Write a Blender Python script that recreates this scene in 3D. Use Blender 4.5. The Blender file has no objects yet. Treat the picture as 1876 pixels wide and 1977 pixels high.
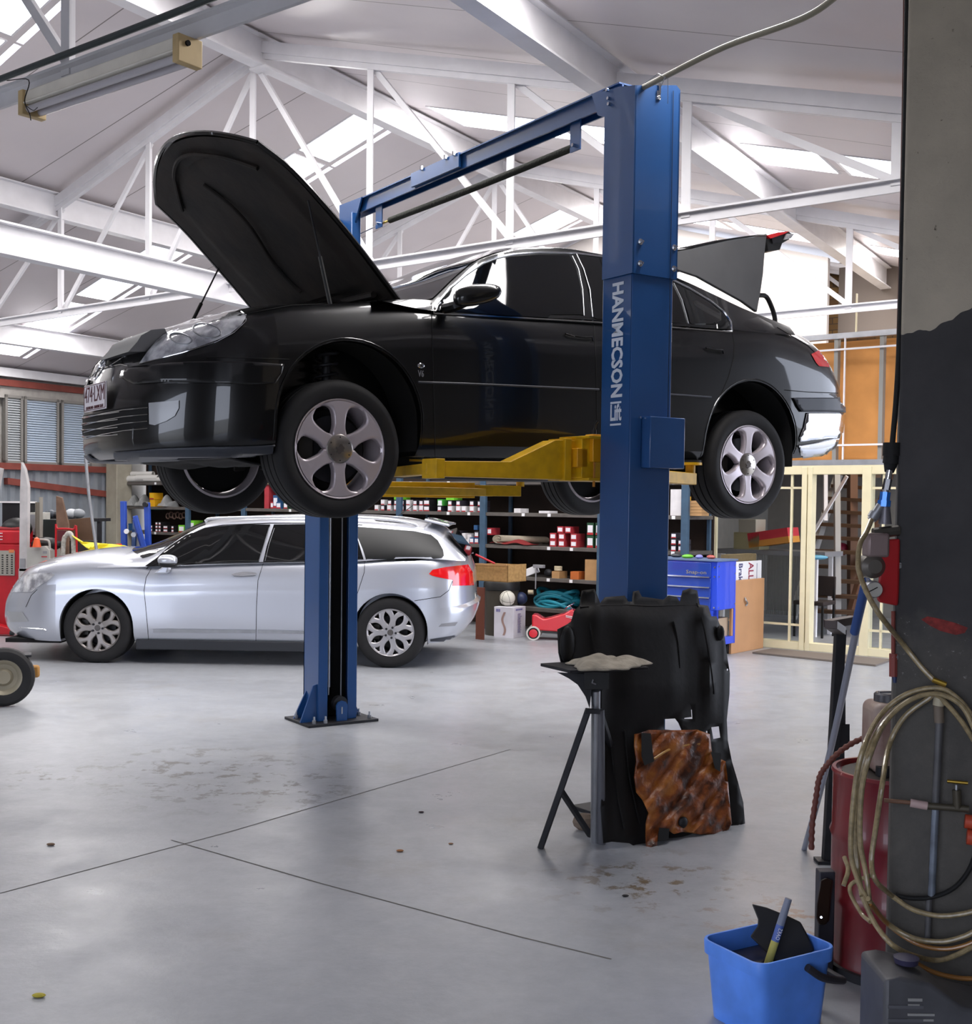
import bpy, bmesh, math, random
from mathutils import Vector, Matrix, geometry
from mathutils.bvhtree import BVHTree
random.seed(7)
V = Vector
PI = math.pi
scene = bpy.context.scene
COL = scene.collection

# ------------------------------------------------------------------ camera model
F, CX, CY, CH = 2300.0, 938.0, 1045.0, 1.6
PITCH, ROLL = math.atan(71 / 2300.0), 0.0122
cf = V((0, math.cos(PITCH), -math.sin(PITCH)))
_u0 = V((1, 0, 0)).cross(cf)
cr = V((1, 0, 0)) * math.cos(ROLL) + _u0 * math.sin(ROLL)
cu = -V((1, 0, 0)) * math.sin(ROLL) + _u0 * math.cos(ROLL)
CAM = V((0, 0, CH))


def ray(px, py):
    return cf + cr * ((px - CX) / F) - cu * ((py - CY) / F)


def at(px, py, Y):
    d = ray(px, py)
    return CAM + d * (Y / d.y)


def onz(px, py, z=0.0):
    d = ray(px, py)
    return CAM + d * ((z - CH) / d.z)


def onplane(px, py, P, n):
    d = ray(px, py)
    return CAM + d * ((P - CAM).dot(n) / d.dot(n))


class Fr:
    def __init__(s, ox, oy, yaw=0.0, X=None, Y=None):
        s.yaw = math.radians(yaw)
        X = V(X) if X else V((math.cos(s.yaw), math.sin(s.yaw), 0))
        Y = V(Y) if Y else V((-math.sin(s.yaw), math.cos(s.yaw), 0))
        s.X, s.Y = X, Y
        s.M = Matrix(((X.x, Y.x, 0, ox), (X.y, Y.y, 0, oy), (0, 0, 1, 0), (0, 0, 0, 1)))
        s.I = s.M.inverted()

    def w(s, x, y, z=0.0):
        return s.M @ V((x, y, z))

    def l(s, p):
        return s.I @ p

    def _on(s, px, py, i, v):
        d = s.I.to_3x3() @ ray(px, py)
        c = s.I @ CAM
        return c + d * ((v - c[i]) / d[i])

    def onx(s, px, py, x):
        return s._on(px, py, 0, x)

    def ony(s, px, py, y):
        return s._on(px, py, 1, y)


def unit(x, y):
    n = math.hypot(x, y)
    return (x / n, y / n, 0)


B = Fr(0, 0, X=unit(2994, -F), Y=unit(1404, F))   # building axes
UANG = math.atan2(B.X.y, B.X.x)
VANG = math.atan2(B.Y.y, B.Y.x)
K = Fr(-.706, 5.885, 34.3)                        # black car
L = Fr(.72, 6.03, 33.5)                           # lift
_s = onz(185, 1281)
S = Fr(_s.x, _s.y, -2.0)                          # silver car


def lerp(a, b, t):
    return a + (b - a) * t


def tab(t, x):
    if x <= t[0][0]:
        return t[0][1]
    for (a, b), (c, d) in zip(t, t[1:]):
        if x <= c:
            return b + (d - b) * (x - a) / (c - a)
    return t[-1][1]


def stab(t, x):
    """smooth (Catmull-Rom style hermite) table"""
    n = len(t)
    if x <= t[0][0]:
        return t[0][1]
    if x >= t[-1][0]:
        return t[-1][1]
    for i in range(n - 1):
        if x <= t[i + 1][0]:
            break
    x0, y0 = t[i]
    x1, y1 = t[i + 1]
    h = x1 - x0

    def sl(j):
        if j <= 0:
            return (t[1][1] - t[0][1]) / (t[1][0] - t[0][0])
        if j >= n - 1:
            return (t[-1][1] - t[-2][1]) / (t[-1][0] - t[-2][0])
        a = (t[j][1] - t[j - 1][1]) / (t[j][0] - t[j - 1][0])
        b = (t[j + 1][1] - t[j][1]) / (t[j + 1][0] - t[j][0])
        if a * b <= 0:
            return 0
        return 2 * a * b / (a + b)
    m0, m1 = sl(i), sl(i + 1)
    u = (x - x0) / h
    return ((1 + 2 * u) * (1 - u) ** 2 * y0 + u * (1 - u) ** 2 * h * m0 + u * u * (3 - 2 * u) * y1 + u * u * (u - 1) * h * m1)


# ------------------------------------------------------------------ materials
def lin(c):
    if isinstance(c, str):
        c = [int(c[i:i + 2], 16) / 255 for i in (0, 2, 4)]
    return [x / 12.92 if x <= .04045 else ((x + .055) / 1.055) ** 2.4 for x in c]


_mats = {}


def mat(name, col, rough=.5, metal=0.0, var=0.0, scale=8.0, bump=0.0, bscale=40.0, coat=0.0, trans=0.0, emit=0.0, col2=None, spec=.5, ior=1.45):
    if name in _mats:
        return _mats[name]
    m = bpy.data.materials.new(name)
    m.use_nodes = True
    nt = m.node_tree
    b = nt.nodes['Principled BSDF']
    c = lin(col)
    b.inputs['Base Color'].default_value = (*c, 1)
    b.inputs['Roughness'].default_value = rough
    b.inputs['Metallic'].default_value = metal
    b.inputs['Specular IOR Level'].default_value = spec
    b.inputs['IOR'].default_value = ior
    if coat:
        b.inputs['Coat Weight'].default_value = coat
        b.inputs['Coat Roughness'].default_value = .03
    if trans:
        b.inputs['Transmission Weight'].default_value = trans
    if emit:
        b.inputs['Emission Color'].default_value = (*c, 1)
        b.inputs['Emission Strength'].default_value = emit
    tc = nt.nodes.new('ShaderNodeTexCoord')
    if var or col2:
        n = nt.nodes.new('ShaderNodeTexNoise')
        n.inputs['Scale'].default_value = scale
        n.inputs['Detail'].default_value = 6
        nt.links.new(tc.outputs['Object'], n.inputs['Vector'])
        r = nt.nodes.new('ShaderNodeValToRGB')
        c2 = lin(col2) if col2 else [max(0, x * (1 - var)) for x in c]
        c1 = c if col2 else [min(1, x * (1 + var)) for x in c]
        r.color_ramp.elements[0].position = .35
        r.color_ramp.elements[1].position = .65
        r.color_ramp.elements[0].color = (*c2, 1)
        r.color_ramp.elements[1].color = (*c1, 1)
        nt.links.new(n.outputs['Fac'], r.inputs['Fac'])
        nt.links.new(r.outputs['Color'], b.inputs['Base Color'])
    if bump:
        n = nt.nodes.new('ShaderNodeTexNoise')
        n.inputs['Scale'].default_value = bscale
        n.inputs['Detail'].default_value = 4
        nt.links.new(tc.outputs['Object'], n.inputs['Vector'])
        bp = nt.nodes.new('ShaderNodeBump')
        bp.inputs['Strength'].default_value = bump
        bp.inputs['Distance'].default_value = .01
        nt.links.new(n.outputs['Fac'], bp.inputs['Height'])
        nt.links.new(bp.outputs['Normal'], b.inputs['Normal'])
    _mats[name] = m
    return m


# ------------------------------------------------------------------ mesh builder
class MB:
    def __init__(s):
        s.v, s.f = [], []

    def add(s, vs, fs):
        o = len(s.v)
        s.v += [V(p) for p in vs]
        s.f += [[i + o for i in f] for f in fs]
        return s

    def box(s, x0, x1, y0, y1, z0, z1, M=None):
        vs = [V(p) for p in ((x0, y0, z0), (x1, y0, z0), (x1, y1, z0), (x0, y1, z0), (x0, y0, z1), (x1, y0, z1), (x1, y1, z1), (x0, y1, z1))]
        if M:
            vs = [M @ p for p in vs]
        return s.add(vs, [(3, 2, 1, 0), (4, 5, 6, 7), (0, 1, 5, 4), (1, 2, 6, 5), (2, 3, 7, 6), (3, 0, 4, 7)])

    def bar(s, p0, p1, w, h, up=(0, 0, 1)):
        """rectangular bar from p0 to p1: w across, h along up"""
        p0, p1, up = V(p0), V(p1), V(up)
        d = (p1 - p0).normalized()
        a = d.cross(up)
        if a.length < 1e-5:
            a = d.cross(V((1, 0, 0)))
        a.normalize()
        b = a.cross(d).normalized()
        vs = [p + a * (i * w / 2) + b * (j * h / 2) for p in (p0, p1) for i, j in ((-1, -1), (1, -1), (1, 1), (-1, 1))]
        return s.add(vs, [(3, 2, 1, 0), (4, 5, 6, 7), (0, 1, 5, 4), (1, 2, 6, 5), (2, 3, 7, 6), (3, 0, 4, 7)])

    def cyl(s, p0, p1, r0, r1=None, n=16, caps=True):
        p0, p1 = V(p0), V(p1)
        r1 = r0 if r1 is None else r1
        d = (p1 - p0).normalized()
        a = d.orthogonal().normalized()
        b = d.cross(a)
        vs = [p + (a * math.cos(2 * PI * i / n) + b * math.sin(2 * PI * i / n)) * r for p, r in ((p0, r0), (p1, r1)) for i in range(n)]
        fs = [(i, (i + 1) % n, n + (i + 1) % n, n + i) for i in range(n)]
        if caps:
            fs += [tuple(range(n))[::-1], tuple(range(n, 2 * n))]
        return s.add(vs, fs)

    def tube(s, pts, r, n=8, closed=False, sub=1):
        pts = [V(p) for p in pts]
        if sub > 1:
            pts = spline(pts, sub, closed)
        m = len(pts)
        vs, fs = [], []
        a = None
        for i, p in enumerate(pts):
            if closed:
                d = pts[(i + 1) % m] - pts[i - 1]
            else:
                d = pts[min(i + 1, m - 1)] - pts[max(i - 1, 0)]
            d.normalize()
            a = d.orthogonal().normalized() if a is None else (a - d * a.dot(d)).normalized()
            b = d.cross(a)
            rr = r[i * len(r) // m] if isinstance(r, (list, tuple)) else r
            vs += [p + (a * math.cos(2 * PI * k / n) + b * math.sin(2 * PI * k / n)) * rr for k in range(n)]
        for i in range(m if closed else m - 1):
            j = (i + 1) % m
            fs += [(i * n + k, i * n + (k + 1) % n, j * n + (k + 1) % n, j * n + k) for k in range(n)]
        if not closed:
            fs += [tuple(range(n))[::-1], tuple(range((m - 1) * n, m * n))]
        return s.add(vs, fs)

    def lathe(s, prof, o=(0, 0, 0), axis='z', n=32, a0=0.0, a1=2 * PI):
        """prof: list of (r, h)"""
        o = V(o)
        full = abs(a1 - a0 - 2 * PI) < 1e-6
        k = n if full else n + 1
        vs = []
        for r, h in prof:
            for i in range(k):
                t = a0 + (a1 - a0) * i / n
                c, q = r * math.cos(t), r * math.sin(t)
                vs.append(o + (V((c, q, h)) if axis == 'z' else V((c, h, q)) if axis == 'y' else V((h, c, q))))
        fs = []
        for j in range(len(prof) - 1):
            for i in range(n):
                i2 = (i + 1) % k
                fs.append((j * k + i, j * k + i2, (j + 1) * k + i2, (j + 1) * k + i))
        return s.add(vs, fs)

    def grid(s, fn, nu, nv, wrap=False):
        vs = [V(fn(i / nu, j / nv)) for j in range(nv + 1) for i in range(nu + (0 if wrap else 1))]
        w = nu if wrap else nu + 1
        fs = [(j * w + i, j * w + (i + 1) % w, (j + 1) * w + (i + 1) % w, (j + 1) * w + i) for j in range(nv) for i in range(nu)]
        return s.add(vs, fs)

    def prism(s, poly, fn, d, holes=()):
        """poly: 2-D outline, fn maps (a, b, depth) to 3-D, d: depth range"""
        loops = [list(poly)] + [list(h) for h in holes]
        tri = geometry.tessellate_polygon([[V((a, b, 0)) for a, b in lp] for lp in loops])
        flat = [p for lp in loops for p in lp]
        n = len(flat)
        vs = [fn(a, b, d[0]) for a, b in flat] + [fn(a, b, d[1]) for a, b in flat]
        fs = [tuple(t) for t in tri] + [tuple(i + n for i in t[::-1]) for t in tri]
        o = 0
        for lp in loops:
            m = len(lp)
            fs += [(o + i, o + (i + 1) % m, n + o + (i + 1) % m, n + o + i) for i in range(m)]
            o += m
        return s.add(vs, fs)

    def ball(s, c, r, n=16, sc=(1, 1, 1)):
        c = V(c)
        m = n // 2
        return s.grid(lambda u, v: c + V((math.cos(2 * PI * u) * math.sin(PI * v) * r * sc[0], math.sin(2 * PI * u) * math.sin(PI * v) * r * sc[1], math.cos(PI * v) * r * sc[2])), n, m, True)

    def xf(s, M):
        s.v = [M @ p for p in s.v]
        return s

    def build(s, name, m, parent=None, smooth=False, bevel=0.0, angle=35, recalc=True, solid=0.0, origin=None, seg=2):
        me = bpy.data.meshes.new(name)
        vs = s.v
        if origin is not None:
            vs = [p - V(origin) for p in vs]
        me.from_pydata([tuple(p) for p in vs], [], s.f)
        bm = bmesh.new()
        bm.from_mesh(me)
        bmesh.ops.remove_doubles(bm, verts=bm.verts, dist=1e-5)
        if recalc:
            bmesh.ops.recalc_face_normals(bm, faces=bm.faces)
        bm.to_mesh(me)
        bm.free()
        me.materials.append(m)
        o = bpy.data.objects.new(name, me)
        COL.objects.link(o)
        if origin is not None:
            o.location = V(origin)
        if parent:
            o.parent = parent
        if solid:
            md = o.modifiers.new('solid', 'SOLIDIFY')
            md.thickness = solid
            md.offset = 0
        if bevel:
            md = o.modifiers.new('bevel', 'BEVEL')
            md.width = bevel
            md.segments = seg
            md.limit_method = 'ANGLE'
        if smooth or bevel:
            for p in me.polygons:
                p.use_smooth = True
            try:
                me.set_sharp_from_angle(angle=math.radians(angle))
            except Exception:
                pass
        return o


def spline(pts, sub, closed=False):
    out = []
    m = len(pts)
    rng = range(m) if closed else range(m - 1)
    for i in rng:
        p0 = pts[i - 1] if (i > 0 or closed) else pts[0] * 2 - pts[1]
        p1, p2 = pts[i], pts[(i + 1) % m]
        p3 = pts[(i + 2) % m] if (i + 2 < m or closed) else pts[-1] * 2 - pts[-2]
        for k in range(sub):
            t = k / sub
            out.append(0.5 * ((2 * p1) + (p2 - p0) * t + (2 * p0 - 5 * p1 + 4 * p2 - p3) * t * t + (3 * p1 - p0 - 3 * p2 + p3) * t ** 3))
    if not closed:
        out.append(pts[-1].copy())
    return out


def tag(o, label=None, cat=None, group=None, kind=None):
    if label:
        o['label'] = label
    if cat:
        o['category'] = cat
    if group:
        o['group'] = group
    if kind:
        o['kind'] = kind
    return o


def thing(name, label, cat, loc=(0, 0, 0), rz=0.0, group=None, kind=None):
    o = bpy.data.objects.new(name, None)
    o.empty_display_size = .1
    COL.objects.link(o)
    o.location = V(loc)
    o.rotation_euler = (0, 0, rz)
    return tag(o, label, cat, group, kind)


def copy_tree(o, parent=None):
    c = o.copy()
    COL.objects.link(c)
    c.parent = parent
    for ch in list(o.children):
        copy_tree(ch, c)
    return c


def text(name, body, mt, parent, M, size, width=None, extrude=.0008, bold=0.0, align='CENTER', squash=None):
    cu_ = bpy.data.curves.new(name, 'FONT')
    cu_.body = body
    cu_.size = size
    cu_.extrude = extrude
    cu_.offset = bold
    cu_.align_x = align
    cu_.align_y = 'CENTER'
    cu_.resolution_u = 2
    cu_.materials.append(mt)
    o = bpy.data.objects.new(name, cu_)
    COL.objects.link(o)
    bpy.context.view_layer.update()
    sx = 1.0
    if width:
        sx = width / max(o.dimensions.x, 1e-6)
    me = bpy.data.meshes.new_from_object(o.evaluated_get(bpy.context.evaluated_depsgraph_get()))
    bpy.data.objects.remove(o)
    bpy.data.curves.remove(cu_)
    o = bpy.data.objects.new(name, me)
    if not me.materials:
        me.materials.append(mt)
    COL.objects.link(o)
    o.parent = parent
    o.matrix_local = M @ Matrix.Diagonal((sx, 1, 1, 1))
    return o


def axes(o, x, y, z=None):
    x, y = V(x).normalized(), V(y).normalized()
    z = x.cross(y) if z is None else V(z)
    return Matrix(((x.x, y.x, z.x, o[0]), (x.y, y.y, z.y, o[1]), (x.z, y.z, z.z, o[2]), (0, 0, 0, 1)))


# ------------------------------------------------------------------ shared materials
M_white = mat('white_paint', 'e9e6e6', .45, var=.03, scale=3)
M_steelw = mat('white_painted_steel', 'dfdee2', .4, var=.04, scale=5)
M_blue = mat('blue_paint', '1c4980', .3, var=.06, scale=3, coat=.4)
M_blue2 = mat('blue_paint_deep', '2448a8', .4, var=.1, scale=6)
M_yel = mat('yellow_paint', 'd2a30e', .45, var=.12, scale=14)
M_blk = mat('black_plastic', '141414', .5, var=.2, scale=10)
M_rub = mat('black_rubber', '101010', .75, var=.2, scale=20, bump=.2, bscale=90)
M_chrome = mat('chrome', 'd8dadf', .12, metal=1)
M_galv = mat('galvanised_steel', 'a9abb0', .4, metal=.8, var=.1)
M_dsteel = mat('dark_steel', '26262a', .55, metal=.3, var=.25, scale=12)
M_card = mat('cardboard', 'ab8559', .85, var=.08, scale=5)
M_red = mat('red_paint', 'b3121e', .4, var=.1, scale=7)
M_cream = mat('cream_aluminium', 'ddd3b0', .45, var=.03)
M_alloy = mat('alloy', 'c9bfc4', .35, metal=.5)
M_alloyd = mat('machined_alloy', 'a8a29c', .25, metal=.95)
M_dark = mat('dark_void', '0b0a0a', .9)
M_brass = mat('brass', 'a98a3c', .3, metal=.9)
M_paper = mat('white_label', 'e8e8ea', .6)
M_redp = mat('red_card', 'b02a32', .6, var=.1)
M_rust = mat('red_oxide_steel', '7a3b32', .7, var=.15, scale=4)
M_greyp = mat('grey_plastic', '8c8c90', .5, var=.08)
M_wood = mat('brown_wood', '5b3b26', .7, var=.2, scale=6)
M_ply = mat('plywood_orange', 'c78a4a', .7, var=.12, scale=2.5)
M_brownb = mat('brown_pegboard', '4a2f22', .75, var=.15, scale=4)
# ================================================================== THE BUILDING
RX, RZ, RS = -7.7, 5.95, .28          # ridge position, lining height at the ridge, fall


def roofz(x):
    return RZ - RS * abs(x - RX)


def floor_material():
    m = bpy.data.materials.new('painted_concrete_floor')
    m.use_nodes = True
    nt = m.node_tree
    N, Lk = nt.nodes.new, nt.links.new
    b = nt.nodes['Principled BSDF']
    g = N('ShaderNodeNewGeometry')

    def noise(sc, det, rough=.6):
        n = N('ShaderNodeTexNoise')
        n.inputs['Scale'].default_value = sc
        n.inputs['Detail'].default_value = det
        n.inputs['Roughness'].default_value = rough
        Lk(g.outputs['Position'], n.inputs['Vector'])
        return n

    def ramp(src, p0, c0, p1, c1):
        r = N('ShaderNodeValToRGB')
        r.color_ramp.elements[0].position = p0
        r.color_ramp.elements[1].position = p1
        r.color_ramp.elements[0].color = (*c0, 1)
        r.color_ramp.elements[1].color = (*c1, 1)
        Lk(src, r.inputs['Fac'])
        return r

    def mix(a, bb, fac, mode='MIX'):
        x = N('ShaderNodeMix')
        x.data_type = 'RGBA'
        x.blend_type = mode
        if isinstance(fac, (int, float)):
            x.inputs[0].default_value = fac
        else:
            Lk(fac, x.inputs[0])
        for s_, i in ((a, 6), (bb, 7)):
            if hasattr(s_, 'node'):
                Lk(s_, x.inputs[i])
            else:
                x.inputs[i].default_value = (*s_, 1)
        return x.outputs[2]

    base = ramp(noise(.45, 4).outputs['Fac'], .3, lin('8f9298'), .7, lin('9fa2a7')).outputs['Color']
    fine = ramp(noise(9, 8, .75).outputs['Fac'], .35, lin('8b8d91'), .65, lin('a6a8ac')).outputs['Color']
    c = mix(base, fine, .45)
    # worn patches where the paint is thin
    w = ramp(noise(1.3, 7, .7).outputs['Fac'], .57, (0, 0, 0), .7, (1, 1, 1)).outputs['Color']
    c = mix(c, lin('86827c'), mix((0, 0, 0), w, .5))

    def spot(cx, cy, r, r2):
        d = N('ShaderNodeVectorMath')
        d.operation = 'DISTANCE'
        Lk(g.outputs['Position'], d.inputs[0])
        d.inputs[1].default_value = (cx, cy, 0)
        mr = N('ShaderNodeMapRange')
        mr.inputs['From Min'].default_value = r2
        mr.inputs['From Max'].default_value = r
        Lk(d.outputs['Value'], mr.inputs['Value'])
        return mr.outputs['Result']

    def mul(a, bb):
        x = N('ShaderNodeMath')
        x.operation = 'MULTIPLY'
        Lk(a, x.inputs[0])
        Lk(bb, x.inputs[1])
        return x.outputs[0]
    drips = ramp(noise(7, 6, .7).outputs['Fac'], .54, (0, 0, 0), .6, (1, 1, 1)).outputs['Color']
    for px, py, r, r2, col in ((440, 1500, .25, .95, '5d5952'), (330, 1470, .1, .6, '6b675f'), (520, 1530, .1, .55, '625e57'), (90, 1500, .05, .4, '6a665f'), (1250, 1700, .1, .6, '6f6250'), (1560, 1790, .0, .5, '8a6a48')):
        p = onz(px, py)
        c = mix(c, lin(col), mul(spot(p.x, p.y, r, r2), drips))
    Lk(c, b.inputs['Base Color'])
    rr = ramp(noise(3, 6).outputs['Fac'], .3, (.27,) * 3, .7, (.42,) * 3)
    Lk(rr.outputs['Color'], b.inputs['Roughness'])
    bp = N('ShaderNodeBump')
    bp.inputs['Strength'].default_value = .12
    bp.inputs['Distance'].default_value = .01
    Lk(noise(25, 5).outputs['Fac'], bp.inputs['Height'])
    Lk(bp.outputs['Normal'], b.inputs['Normal'])
    return m


def seam_material(name, col, period, offset=0.0):
    """white insulated lining with a thin joint line every period metres along local y"""
    m = mat(name, col, .38, var=.02, scale=2)
    nt = m.node_tree
    N, Lk = nt.nodes.new, nt.links.new
    b = nt.nodes['Principled BSDF']
    tc = N('ShaderNodeTexCoord')
    sx = N('ShaderNodeSeparateXYZ')
    Lk(tc.outputs['Object'], sx.inputs[0])
    md = N('ShaderNodeMath')
    md.operation = 'PINGPONG'
    md.inputs[1].default_value = period / 2
    Lk(sx.outputs['Y'], md.inputs[0])
    lt = N('ShaderNodeMath')
    lt.operation = 'GREATER_THAN'
    lt.inputs[1].default_value = .006
    Lk(md.outputs[0], lt.inputs[0])
    mx = N('ShaderNodeMix')
    mx.data_type = 'RGBA'
    src = b.inputs['Base Color'].links[0].from_socket
    Lk(lt.outputs[0], mx.inputs[0])
    mx.inputs[6].default_value = (*lin('77706f'), 1)
    Lk(src, mx.inputs[7])
    Lk(mx.outputs[2], b.inputs['Base Color'])
    return m


fl = MB()
fl.add([B.w(-16, -2.5), B.w(1.05, -2.5), B.w(1.05, 18), B.w(-16, 18)], [(0, 1, 2, 3)])
fl.add([B.w(-16, -2.5, -.2), B.w(1.05, -2.5, -.2), B.w(1.05, 18, -.2), B.w(-16, 18, -.2)], [(3, 2, 1, 0)])
floor = tag(fl.build('floor', floor_material(), recalc=False), kind='structure')
jt = MB()
for pts in ([(-60, 1741), (440, 1607), (985, 1447)], [(330, 1622), (620, 1706), (1000, 1808), (1180, 1852)]):
    ps = [onz(*p) for p in pts]
    for a, b_ in zip(ps, ps[1:]):
        d = (b_ - a).normalized()
        n = V((-d.y, d.x, 0)) * .0035
        jt.add([a + n + V((0, 0, .0012)), a - n + V((0, 0, .0012)), b_ - n + V((0, 0, .0012)), b_ + n + V((0, 0, .0012))], [(0, 1, 2, 3)])
jt.build('floor_joint', mat('joint_grey', '605c57', .8), floor)
ap = MB()
ap.add([B.w(-60, -60, -.03), B.w(60, -60, -.03), B.w(60, 60, -.03), B.w(-60, 60, -.03)], [(0, 1, 2, 3)])
tag(ap.build('ground', mat('outside_concrete', '9a978f', .8, var=.1, scale=1), recalc=False), kind='structure')

# ---- ceiling with skylight openings ------------------------------------------------------------
V0, V1 = -2.5, 17.9
ROWS_L = [(5.2, 5.75), (9.52, 10.08), (14.3, 14.9)]
ROWS_R = [(5.3, 6.05), (9.85, 10.6), (14.55, 15.15)]
SEG_L = [(-9.0, -8.1), (-10.2, -9.08), (-11.95, -11.2), (-13.32, -12.4), (-14.5, -13.55), (-15.55, -14.75)]
SEG_R = [(-7.35, -5.75), (-5.68, -4.05), (-3.68, -2.98), (-2.88, -1.6)]
M_lin = seam_material('white_roof_lining', 'd2cbcd', 1.2)


def slope(name, xa, xb, rows, segs, slit):
    holes = [(s0, s1, r0, r1) for s0, s1 in segs for r0, r1 in rows]
    if slit:
        holes += [(s0 - .05, s1, r1 + .08, r1 + .155) for s0, s1 in segs for r0, r1 in rows]
    xs = sorted({xa, xb} | {h[i] for h in holes for i in (0, 1)})
    ys = sorted({V0, V1} | {h[i] for h in holes for i in (2, 3)})
    m = MB()
    for x0, x1 in zip(xs, xs[1:]):
        for y0, y1 in zip(ys, ys[1:]):
            cx, cy = (x0 + x1) / 2, (y0 + y1) / 2
            if any(a < cx < b and c < cy < d for a, b, c, d in holes):
                continue
            m.add([B.w(x, y, roofz(x)) for x, y in ((x0, y0), (x1, y0), (x1, y1), (x0, y1))], [(0, 3, 2, 1)])
    o = m.build(name, M_lin, recalc=False)
    o.rotation_euler = (0, 0, VANG - PI / 2)
    o.data.transform(Matrix.Rotation(-(VANG - PI / 2), 4, 'Z'))
    md = o.modifiers.new('solid', 'SOLIDIFY')
    md.thickness = .03
    md.offset = -1 if name == 'x' else 1
    md.offset = -1
    return tag(o, kind='structure')


slope('ceiling', -16.6, RX, ROWS_L, SEG_L, True)
slope('ceiling', RX, 1.1, ROWS_R, SEG_R, False)
M_pane = mat('skylight_glass', 'f4f7ff', .1, trans=1.0, ior=1.01)
k = 0
for segs, rows in ((SEG_L, ROWS_L), (SEG_R, ROWS_R)):
    for s0, s1 in segs:
        for r0, r1 in rows:
            k += 1
            fr = MB()
            z0, z1 = roofz(s0), roofz(s1)

            def P(x, y, dz):
                return B.w(x, y, roofz(x) + dz)
            for a, b_ in (((s0, r0), (s1, r0)), ((s1, r0), (s1, r1)), ((s1, r1), (s0, r1)), ((s0, r1), (s0, r0))):
                fr.bar(P(*a, .012), P(*b_, .012), .022, .034)
            w = tag(fr.build('window_%d' % k, M_steelw), kind='structure')
            pn = MB()
            pn.add([P(s0, r0, .09), P(s1, r0, .09), P(s1, r1, .09), P(s0, r1, .09)], [(0, 1, 2, 3)])
            pn.build('pane', M_pane, w, recalc=False)

# ---- trusses -----------------------------------------------------------------------------------
TRX = RX
NODES = [-15.6, -14.06, -12.52, -10.98, -9.42, -7.84, -6.33, -4.82, -3.27, -1.78, -.25]
TCH = 3.65


def topz(x):
    return 5.84 - .283 * abs(x - RX)


def truss(v, label):
    t = thing('roof_truss', label, 'roof truss', B.w(RX, v, 0), UANG)

    def X(x):
        return x - RX
    a = MB()
    a.bar((X(-16), 0, topz(-16) - .02), (0, 0, topz(RX) - .02), .09, .1)
    a.bar((X(-16), 0, topz(-16) - .07), (0, 0, topz(RX) - .07), .05, .1)
    a.build('top_chord', M_steelw, t)
    a = MB()
    a.bar((0, 0, topz(RX) - .02), (X(.6), 0, topz(.6) - .02), .09, .1)
    a.bar((0, 0, topz(RX) - .07), (X(.6), 0, topz(.6) - .07), .05, .1)
    a.build('top_chord', M_steelw, t)
    a = MB()
    a.bar((X(-16), 0, TCH + .035), (X(.6), 0, TCH + .035), .1, .014)
    a.bar((X(-16), 0, TCH), (X(.6), 0, TCH), .02, .085)
    a.build('bottom_chord', M_steelw, t)
    for i, x in enumerate(NODES):
        if topz(x) - TCH > .25:
            a = MB()
            a.bar((X(x), -.012, TCH), (X(x), -.012, topz(x) - .05), .012, .07, up=(1, 0, 0))
            a.bar((X(x) - .03, .02, TCH), (X(x) - .03, .02, topz(x) - .05), .07, .012, up=(1, 0, 0))
            a.build('post', M_steelw, t)
    for a_, b_ in zip(NODES, NODES[1:]):
        top, bot = (b_, a_) if b_ <= -7.8 else (a_, b_)
        if a_ == -9.42:
            top, bot = -7.84, -9.42
        if topz(top) - TCH < .3:
            continue
        a = MB()
        a.bar((X(top), .03, topz(top) - .1), (X(bot), .03, TCH + .03), .03, .05)
        a.build('diagonal', M_steelw, t)
    return t


truss(3.4, 'white steel roof truss nearest overhead, carrying the fluorescent light')
truss(7.65, 'white steel roof truss crossing above the lifted black car')
truss(12.05, 'white steel roof truss above the front of the shelving and glass office')
truss(16.1, 'white steel roof truss farthest back, above the white upper wall')

# ---- purlins along the building ----------------------------------------------------------------
for x, lb in ((-14.42, 'white roof beam low on the slope above the louvre windows'), (-11.05, 'white roof beam halfway up the slope between ridge and louvre windows'), (RX, 'white ridge beam running along the peak of the roof'), (-3.85, 'wide white roof beam crossing behind the top of the near lift post'), (-.45, 'white roof beam low on the slope above the concrete pillar')):
    t = thing('roof_beam', lb, 'roof beam', B.w(x, V0, 0), VANG)
    z = roofz(x) - .045
    a = MB()
    ln = V1 - V0
    a.box(0, ln, -.006, .006, z - .27, z)
    a.box(0, ln, -.07, .07, z - .28, z - .265)
    a.box(0, ln, -.07, .07, z - .01, z + .0)
    a.build('beam_section', M_steelw, t)
    if x == RX:
        a = MB()
        for v in (3.4, 7.65, 12.05):
            a.box(v - V0 - .09, v - V0 + .09, -.1, .1, z - .3, z - .28)
        a.build('cleat', M_steelw, t)

# ---- the free-standing runway beam ---------------------------------------------------------------
t = thing('steel_i_beam', 'big white steel I-beam running level past the raised bonnet', 'beam', B.w(-8.17, -1, 0), VANG)
a = MB()
a.box(0, 14, -.006, .006, 3.52, 3.74)
a.box(0, 14, -.065, .065, 3.5, 3.515)
a.box(0, 14, -.065, .065, 3.74, 3.755)
a.build('beam_section', M_steelw, t)

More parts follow.
